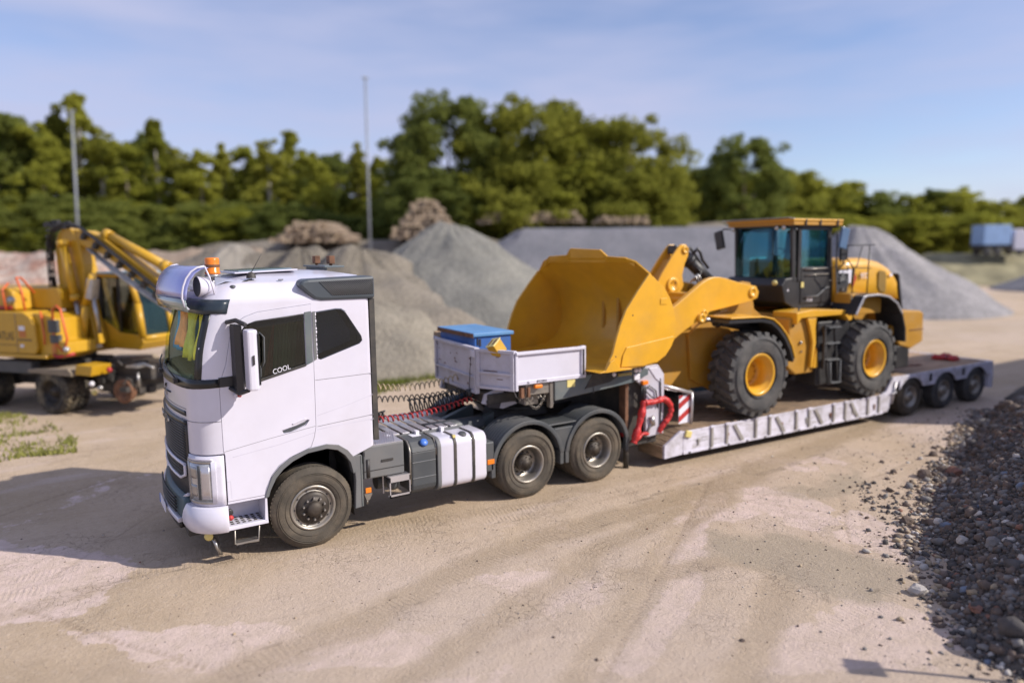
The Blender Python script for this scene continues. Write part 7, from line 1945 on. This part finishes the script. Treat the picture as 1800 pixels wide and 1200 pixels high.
# ================================================================ FOREGROUND RUBBLE
ICO = None
def ico():
    bm = bmesh.new(); bmesh.ops.create_icosphere(bm, subdivisions=1, radius=1); v = np.array([q.co[:] for q in bm.verts]); f = np.array([[w.index for w in q.verts] for q in bm.faces]); bm.free(); return v, f
IV, IF = ico()
PCX, PCY = 10.5, -6.8
PEDGE = [(19, -.35), (15.5, -1.15), (12.9, -1.95), (10.8, -2.72), (8.8, -3.42), (6.62, -4.42), (5.2, -5.28), (4.42, -6.0), (4.25, -6.7), (4.7, -8.0), (6.5, -10.5), (17, -12), (21, -6), (19, -.35)]
def pile_h(x, y):
    x = np.asarray(x, float); y = np.asarray(y, float)
    x2 = x + vnoise(x, y, 31, 3, .7) * .5; y2 = y + vnoise(x, y, 32, 3, .7) * .5
    d = seg_dist(x2, y2, PEDGE); ins = in_poly(x2, y2, PEDGE[:-1])
    h = np.where(ins, 3.3 * (1 - np.exp(-.74 * d / 2.6)) / .93, -.4 * d)
    h = np.where(ins, np.minimum(.745 * d, 3.2 + .1 * d), -.4 * d)
    return h + vnoise(x, y, 15, 4, .8) * .22 * np.clip(d * 2, 0, 1) * ins
def stones(name, X, Y, Z, S, mats, seed, flat=.75):
    rs = np.random.RandomState(seed); N = len(X); nv_ = len(IV)
    jit = 1 + rs.uniform(-.34, .28, (N, nv_, 1)); A = IV[None] * jit
    sc_ = np.stack([rs.uniform(.7, 1.35, N), rs.uniform(.6, 1.1, N), rs.uniform(.45, .95, N) * flat / .75], -1)[:, None]
    A = A * sc_ * S[:, None, None]
    an = rs.uniform(0, 6.28, (N, 3)); ca, sa = np.cos(an), np.sin(an)
    x, y, z = A[..., 0], A[..., 1], A[..., 2]
    t = an[:, 1] * .12; ct, st = np.cos(t)[:, None], np.sin(t)[:, None]
    y, z = y * ct - z * st, y * st + z * ct
    c, s_ = ca[:, :1], sa[:, :1]; x, y = x * c - y * s_, x * s_ + y * c
    V = np.stack([x + X[:, None], y + Y[:, None], z + Z[:, None]], -1).reshape(-1, 3).astype(np.float32)
    F = (IF[None] + (np.arange(N) * nv_)[:, None, None]).reshape(-1, 3)
    me_ = bpy.data.meshes.new(name); me_.vertices.add(len(V)); me_.vertices.foreach_set('co', V.ravel()); me_.loops.add(F.size); me_.loops.foreach_set('vertex_index', F.ravel().astype(np.int32))
    me_.polygons.add(len(F)); me_.polygons.foreach_set('loop_start', np.arange(0, F.size, 3, dtype=np.int32)); me_.polygons.foreach_set('loop_total', np.full(len(F), 3, np.int32))
    mi = np.repeat(rs.choice(len(mats), N, p=[m_[1] for m_ in mats]), len(IF)); me_.polygons.foreach_set('material_index', mi.astype(np.int32))
    me_.update(calc_edges=True)
    for m_ in mats: me_.materials.append(m_[0])
    o = bpy.data.objects.new(name, me_); COL.objects.link(o); return o
st_d = M('dark_stone', (.085, .076, .072), .9, var=.35, scale=6, bump=.4, bscale=40)
st_b = M('brown_stone', (.135, .10, .08), .9, var=.35, scale=6, bump=.4, bscale=40)
st_g = M('grey_stone', (.19, .175, .165), .9, var=.3, scale=6, bump=.4, bscale=40)
st_l = M('pale_stone', (.46, .42, .38), .9, var=.25, scale=6, bump=.4, bscale=40)
st_r = M('brick_red_stone', (.24, .12, .085), .9, var=.25, scale=6, bump=.4, bscale=40)
st_sand = M('sandy_stone', (.36, .28, .19), .9, var=.25, scale=6)
st_blue = M('blue_grey_stone', (.16, .19, .25), .85, var=.25, scale=6)
mats = [(st_d, .42), (st_b, .30), (st_g, .23), (st_l, .027), (st_r, .008), (st_blue, .006), (st_sand, .009)]
# heap body
pv = []; n1, n2 = 150, 110
xs_ = np.linspace(3.6, 20.5, n1); ys_ = np.linspace(-12, .2, n2); XX, YY = np.meshgrid(xs_, ys_, indexing='ij'); ZZ = pile_h(XX, YY); ZZ = np.where(ZZ < .0, -.15, ZZ)
hp_o = thing('rubble_heap', 'dark heap of coarse crushed rubble in the right foreground', 'rubble heap', (PCX, PCY, 0))
MB().add(list(zip(XX.ravel(), YY.ravel(), ZZ.ravel())), [(i * n2 + j, (i + 1) * n2 + j, (i + 1) * n2 + j + 1, i * n2 + j + 1) for i in range(n1 - 1) for j in range(n2 - 1)], True).build('heap_core', M('dark_rubble_fines', (.10, .085, .072), .95, var=.35, scale=4, bump=.8, bscale=30), hp_o)
rs = np.random.RandomState(5)
def sample(n_, x0, x1, y0, y1): return rs.uniform(x0, x1, n_), rs.uniform(y0, y1, n_)
X, Y = sample(80000, 3.8, 15.5, -9.0, -.8)
k = pile_h(X, Y); keep = (k > -.01) & ((Y > -6.6 - .0 * X) | (X < 7))
dist = np.hypot(X - CAM.x, Y - CAM.y)
keep &= rs.rand(len(X)) < np.clip(1.5 - (dist - 7) / 14, .35, 1)
X, Y, k, dist = X[keep][:38000], Y[keep][:38000], k[keep][:38000], dist[keep][:38000]
S = rs.gamma(2.6, .0068, len(X)) + .007; S *= np.clip(.75 + dist / 22, .8, 1.5)
S = np.where(rs.rand(len(X)) < .012, S * 2.2, S)
o = stones('crushed_stone', X, Y, k + S * .25, S, mats, 3); o.parent = hp_o
o.location = -ORG[hp_o.name]; o['kind'] = 'stuff'
# loose chips thinning out across the yard
def toe(n_, spread):
    t = rs.rand(n_) ** .8; E_ = PEDGE[1:9][::-1]; L_ = [math.hypot(b[0] - a[0], b[1] - a[1]) for a, b in zip(E_, E_[1:])]; cum = np.r_[0, np.cumsum(L_)] / sum(L_)
    x = np.interp(t, cum, [e[0] for e in E_]); y = np.interp(t, cum, [e[1] for e in E_]); d = np.abs(rs.normal(0, spread, n_)) * (1.6 - .6 * t)
    return x - .42 * d, y + .9 * d - .2 * (t < .2)
X1, Y1 = toe(2600, .17); X2, Y2 = toe(600, .8)
X3, Y3 = sample(2600, -3.5, 13, -6.2, -.3); X4, Y4 = sample(500, -3.5, 12, -.3, 3)
X = np.r_[X1, X2, X3, X4]; Y = np.r_[Y1, Y2, Y3, Y4]
S = np.r_[rs.gamma(3, .0075, 2600) + .006, rs.gamma(2, .0045, 600) + .004, rs.gamma(1.6, .0022, 2600) + .0025, rs.gamma(2, .002, 500) + .003]
Z = np.array([ground_z(a_, b_) for a_, b_ in zip(X, Y)])
ol = stones('loose_gravel', X, Y, Z + S * .25, S, [(st_d, .10), (st_b, .33), (st_g, .27), (st_sand, .20), (st_l, .09), (st_r, .01)], 4)
tag(ol, 'loose chips and grit scattered over the sandy yard', 'gravel', kind='stuff')
# single stones one can point to
def rock(label, x, y, r, mat, seed, z=None, sq=(1, .85, .75)):
    rs2 = np.random.RandomState(seed); bm = bmesh.new(); bmesh.ops.create_icosphere(bm, subdivisions=2, radius=1)
    for v in bm.verts:
        nn = noise.noise(v.co * 1.3 + Vector((seed, 0, 0))); v.co *= 1 + .45 * nn + .12 * noise.noise(v.co * 4 + Vector((0, seed, 0)))
        v.co.x *= sq[0] * r; v.co.y *= sq[1] * r; v.co.z *= sq[2] * r
    me_ = bpy.data.meshes.new('rock'); bm.to_mesh(me_); bm.free(); me_.materials.append(mat)
    o = bpy.data.objects.new('rock', me_); COL.objects.link(o)
    zz = max(ground_z(x, y), float(pile_h(x, y))) if z is None else z
    o.location = (x, y, zz + r * .35); o.rotation_euler = (0, 0, seed * 1.3); o['label'] = label; o['category'] = 'stone'
ROCKS = [('pale cream stone lying on bare ground at the toe of the dark heap', 5.16, -4.98, .125, st_l), ('brown clod near the upper toe of the dark heap, largest of the group', 9.32, -2.85, .16, st_b),
         ('reddish clod just right of the largest brown clod', 9.85, -3.05, .15, st_r), ('small brown clod left of the largest one', 9.10, -2.45, .08, st_b), ('brown stone near the far tip of the dark heap, by the right edge', 14.0, -2.05, .17, st_b),
         ('grey-brown clod at the end of the trail of chips, on the sunlit ground', 7.08, -3.78, .12, st_b), ('small white stone right at the middle edge of the dark heap', 7.24, -4.12, .085, st_l),
         ('pale angular stone on the dark slope', 6.55, -4.75, .09, st_l), ('flat brick-red stone low on the dark heap near the sunlit toe', 5.02, -5.62, .11, st_r), ('small orange-brown chip next to the flat brick-red stone', 4.86, -5.82, .06, st_r),
         ('dark brown clod on the open ground behind the rubble toe', 10.7, -2.28, .10, st_b), ('tiny brown pebble alone in the middle of the open yard', 9.53, -2.0, .05, st_b), ('dark clod lying on the pale cracked concrete', 2.78, -4.55, .035, st_b),
         ('blue-grey stone half way up the dark slope', 7.6, -5.35, .08, st_blue), ('pale bluish stone at the right edge low on the dark slope', 4.9, -6.2, .08, st_l), ('light grey slab standing in the dark slope', 6.2, -5.25, .12, st_g)]
for i, (lab, x, y, r, m_) in enumerate(ROCKS): rock(lab, x, y, r * .8, m_, i + 2, sq=(1, .85, .55 if 'flat' in lab else .78))
# trail of dark chips running towards the heap
Xt = []; Yt = []
for i in range(170):
    u = rs.rand(); Xt.append(8.3 - 1.9 * u + rs.normal(0, .09 + .1 * u)); Yt.append(-2.5 - 1.75 * u + rs.normal(0, .09 + .12 * u) + .12 * math.sin(u * 7))
Xt, Yt = np.array(Xt), np.array(Yt); S = rs.gamma(1.8, .010, len(Xt)) + .006
ot = stones('chip_trail', Xt, Yt, np.array([ground_z(a_, b_) for a_, b_ in zip(Xt, Yt)]) + S * .3, S, [(st_d, .5), (st_b, .3), (st_g, .2)], 8)
tag(ot, 'narrow trail of dark chips leading from the open yard to the rubble heap', 'gravel', kind='stuff')

# ================================================================ GRASS AND WEEDS
def blades(name, label, pts, h, mat, seed):
    rs = np.random.RandomState(seed); P = np.array(pts); N = len(P); a = rs.uniform(0, 6.28, N); hh = h * rs.uniform(.4, 1.3, N); w = .012 + .012 * rs.rand(N)
    dx, dy = np.cos(a) * w, np.sin(a) * w; lx, ly = rs.normal(0, .4, N) * hh, rs.normal(0, .4, N) * hh
    V = np.stack([np.stack([P[:, 0] - dx, P[:, 1] - dy, P[:, 2]], -1), np.stack([P[:, 0] + dx, P[:, 1] + dy, P[:, 2]], -1), np.stack([P[:, 0] + lx, P[:, 1] + ly, P[:, 2] + hh], -1)], 1).reshape(-1, 3).astype(np.float32)
    me_ = bpy.data.meshes.new(name); me_.vertices.add(len(V)); me_.vertices.foreach_set('co', V.ravel()); me_.loops.add(N * 3); me_.loops.foreach_set('vertex_index', np.arange(N * 3, dtype=np.int32)); me_.polygons.add(N)
    me_.polygons.foreach_set('loop_start', np.arange(0, N * 3, 3, dtype=np.int32)); me_.polygons.foreach_set('loop_total', np.full(N, 3, np.int32)); me_.update(calc_edges=True); me_.materials.append(mat)
    o = bpy.data.objects.new(name, me_); COL.objects.link(o); tag(o, label, 'grass', kind='stuff'); return o
grass_m = leaf_mat('yard_grass', (.13, .16, .035), (.30, .29, .09), .25)
rs = np.random.RandomState(17); pts = []
GP = [(-5.5, 12.8), (-3.6, 12.0), (-3.0, 10.6), (-2.45, 8.2), (-2.5, 7.0), (-3.3, 7.3), (-4.2, 6.9), (-6.5, 8)]
X = rs.uniform(-6.5, -2.2, 70000); Y = rs.uniform(6.7, 12.8, 70000)
nn = vnoise(X, Y, 21, 4, .9, .6); kk = in_poly(X, Y, GP) & (nn + rs.normal(0, .12, len(X)) > .11 + .08 * (X > -3.0))
for x, y in zip(X[kk], Y[kk]): pts.append((x, y, 0))
pts = [(x, y, ground_z(x, y)) for x, y, _ in pts[:30000]]
blades('grass', 'patchy short green and yellow grass on the sandy ground below the excavator', pts, .085, grass_m, 2)
pts = []
for cx, cy, r, n_ in ((6.0, 10.9, .5, 900), (5.2, 10.2, .35, 500), (7.0, 10.6, .35, 400), (4.6, 9.6, .3, 250)):
    for i in range(n_):
        x, y = rs.normal(cx, r), rs.normal(cy, r * .7); pts.append((x, y, ground_z(x, y)))
blades('weeds', 'low green weeds at the foot of the earth heap beside the hoses', pts, .16, grass_m, 3)


# labels: where several trees still read alike, tell them apart by their order from the left
by = {}
for o_ in COL.objects:
    if o_.get('category') == 'tree': by.setdefault(o_['label'], []).append(o_)
ORD = ['leftmost', 'second from the left,', 'third from the left,', 'fourth from the left,', 'fifth from the left,', 'sixth from the left,', 'seventh from the left,']
for lab_, L_ in by.items():
    if len(L_) > 1:
        L_.sort(key=lambda q: (Vector((q.location.x - CAM.x, q.location.y - CAM.y, 0)).dot(rt)) / (Vector((q.location.x - CAM.x, q.location.y - CAM.y, 0)).dot(fwd)))
        for k_, q in enumerate(L_): q['label'] = ' '.join((ORD[min(k_, 6)] + ' ' + lab_).split()[:16])
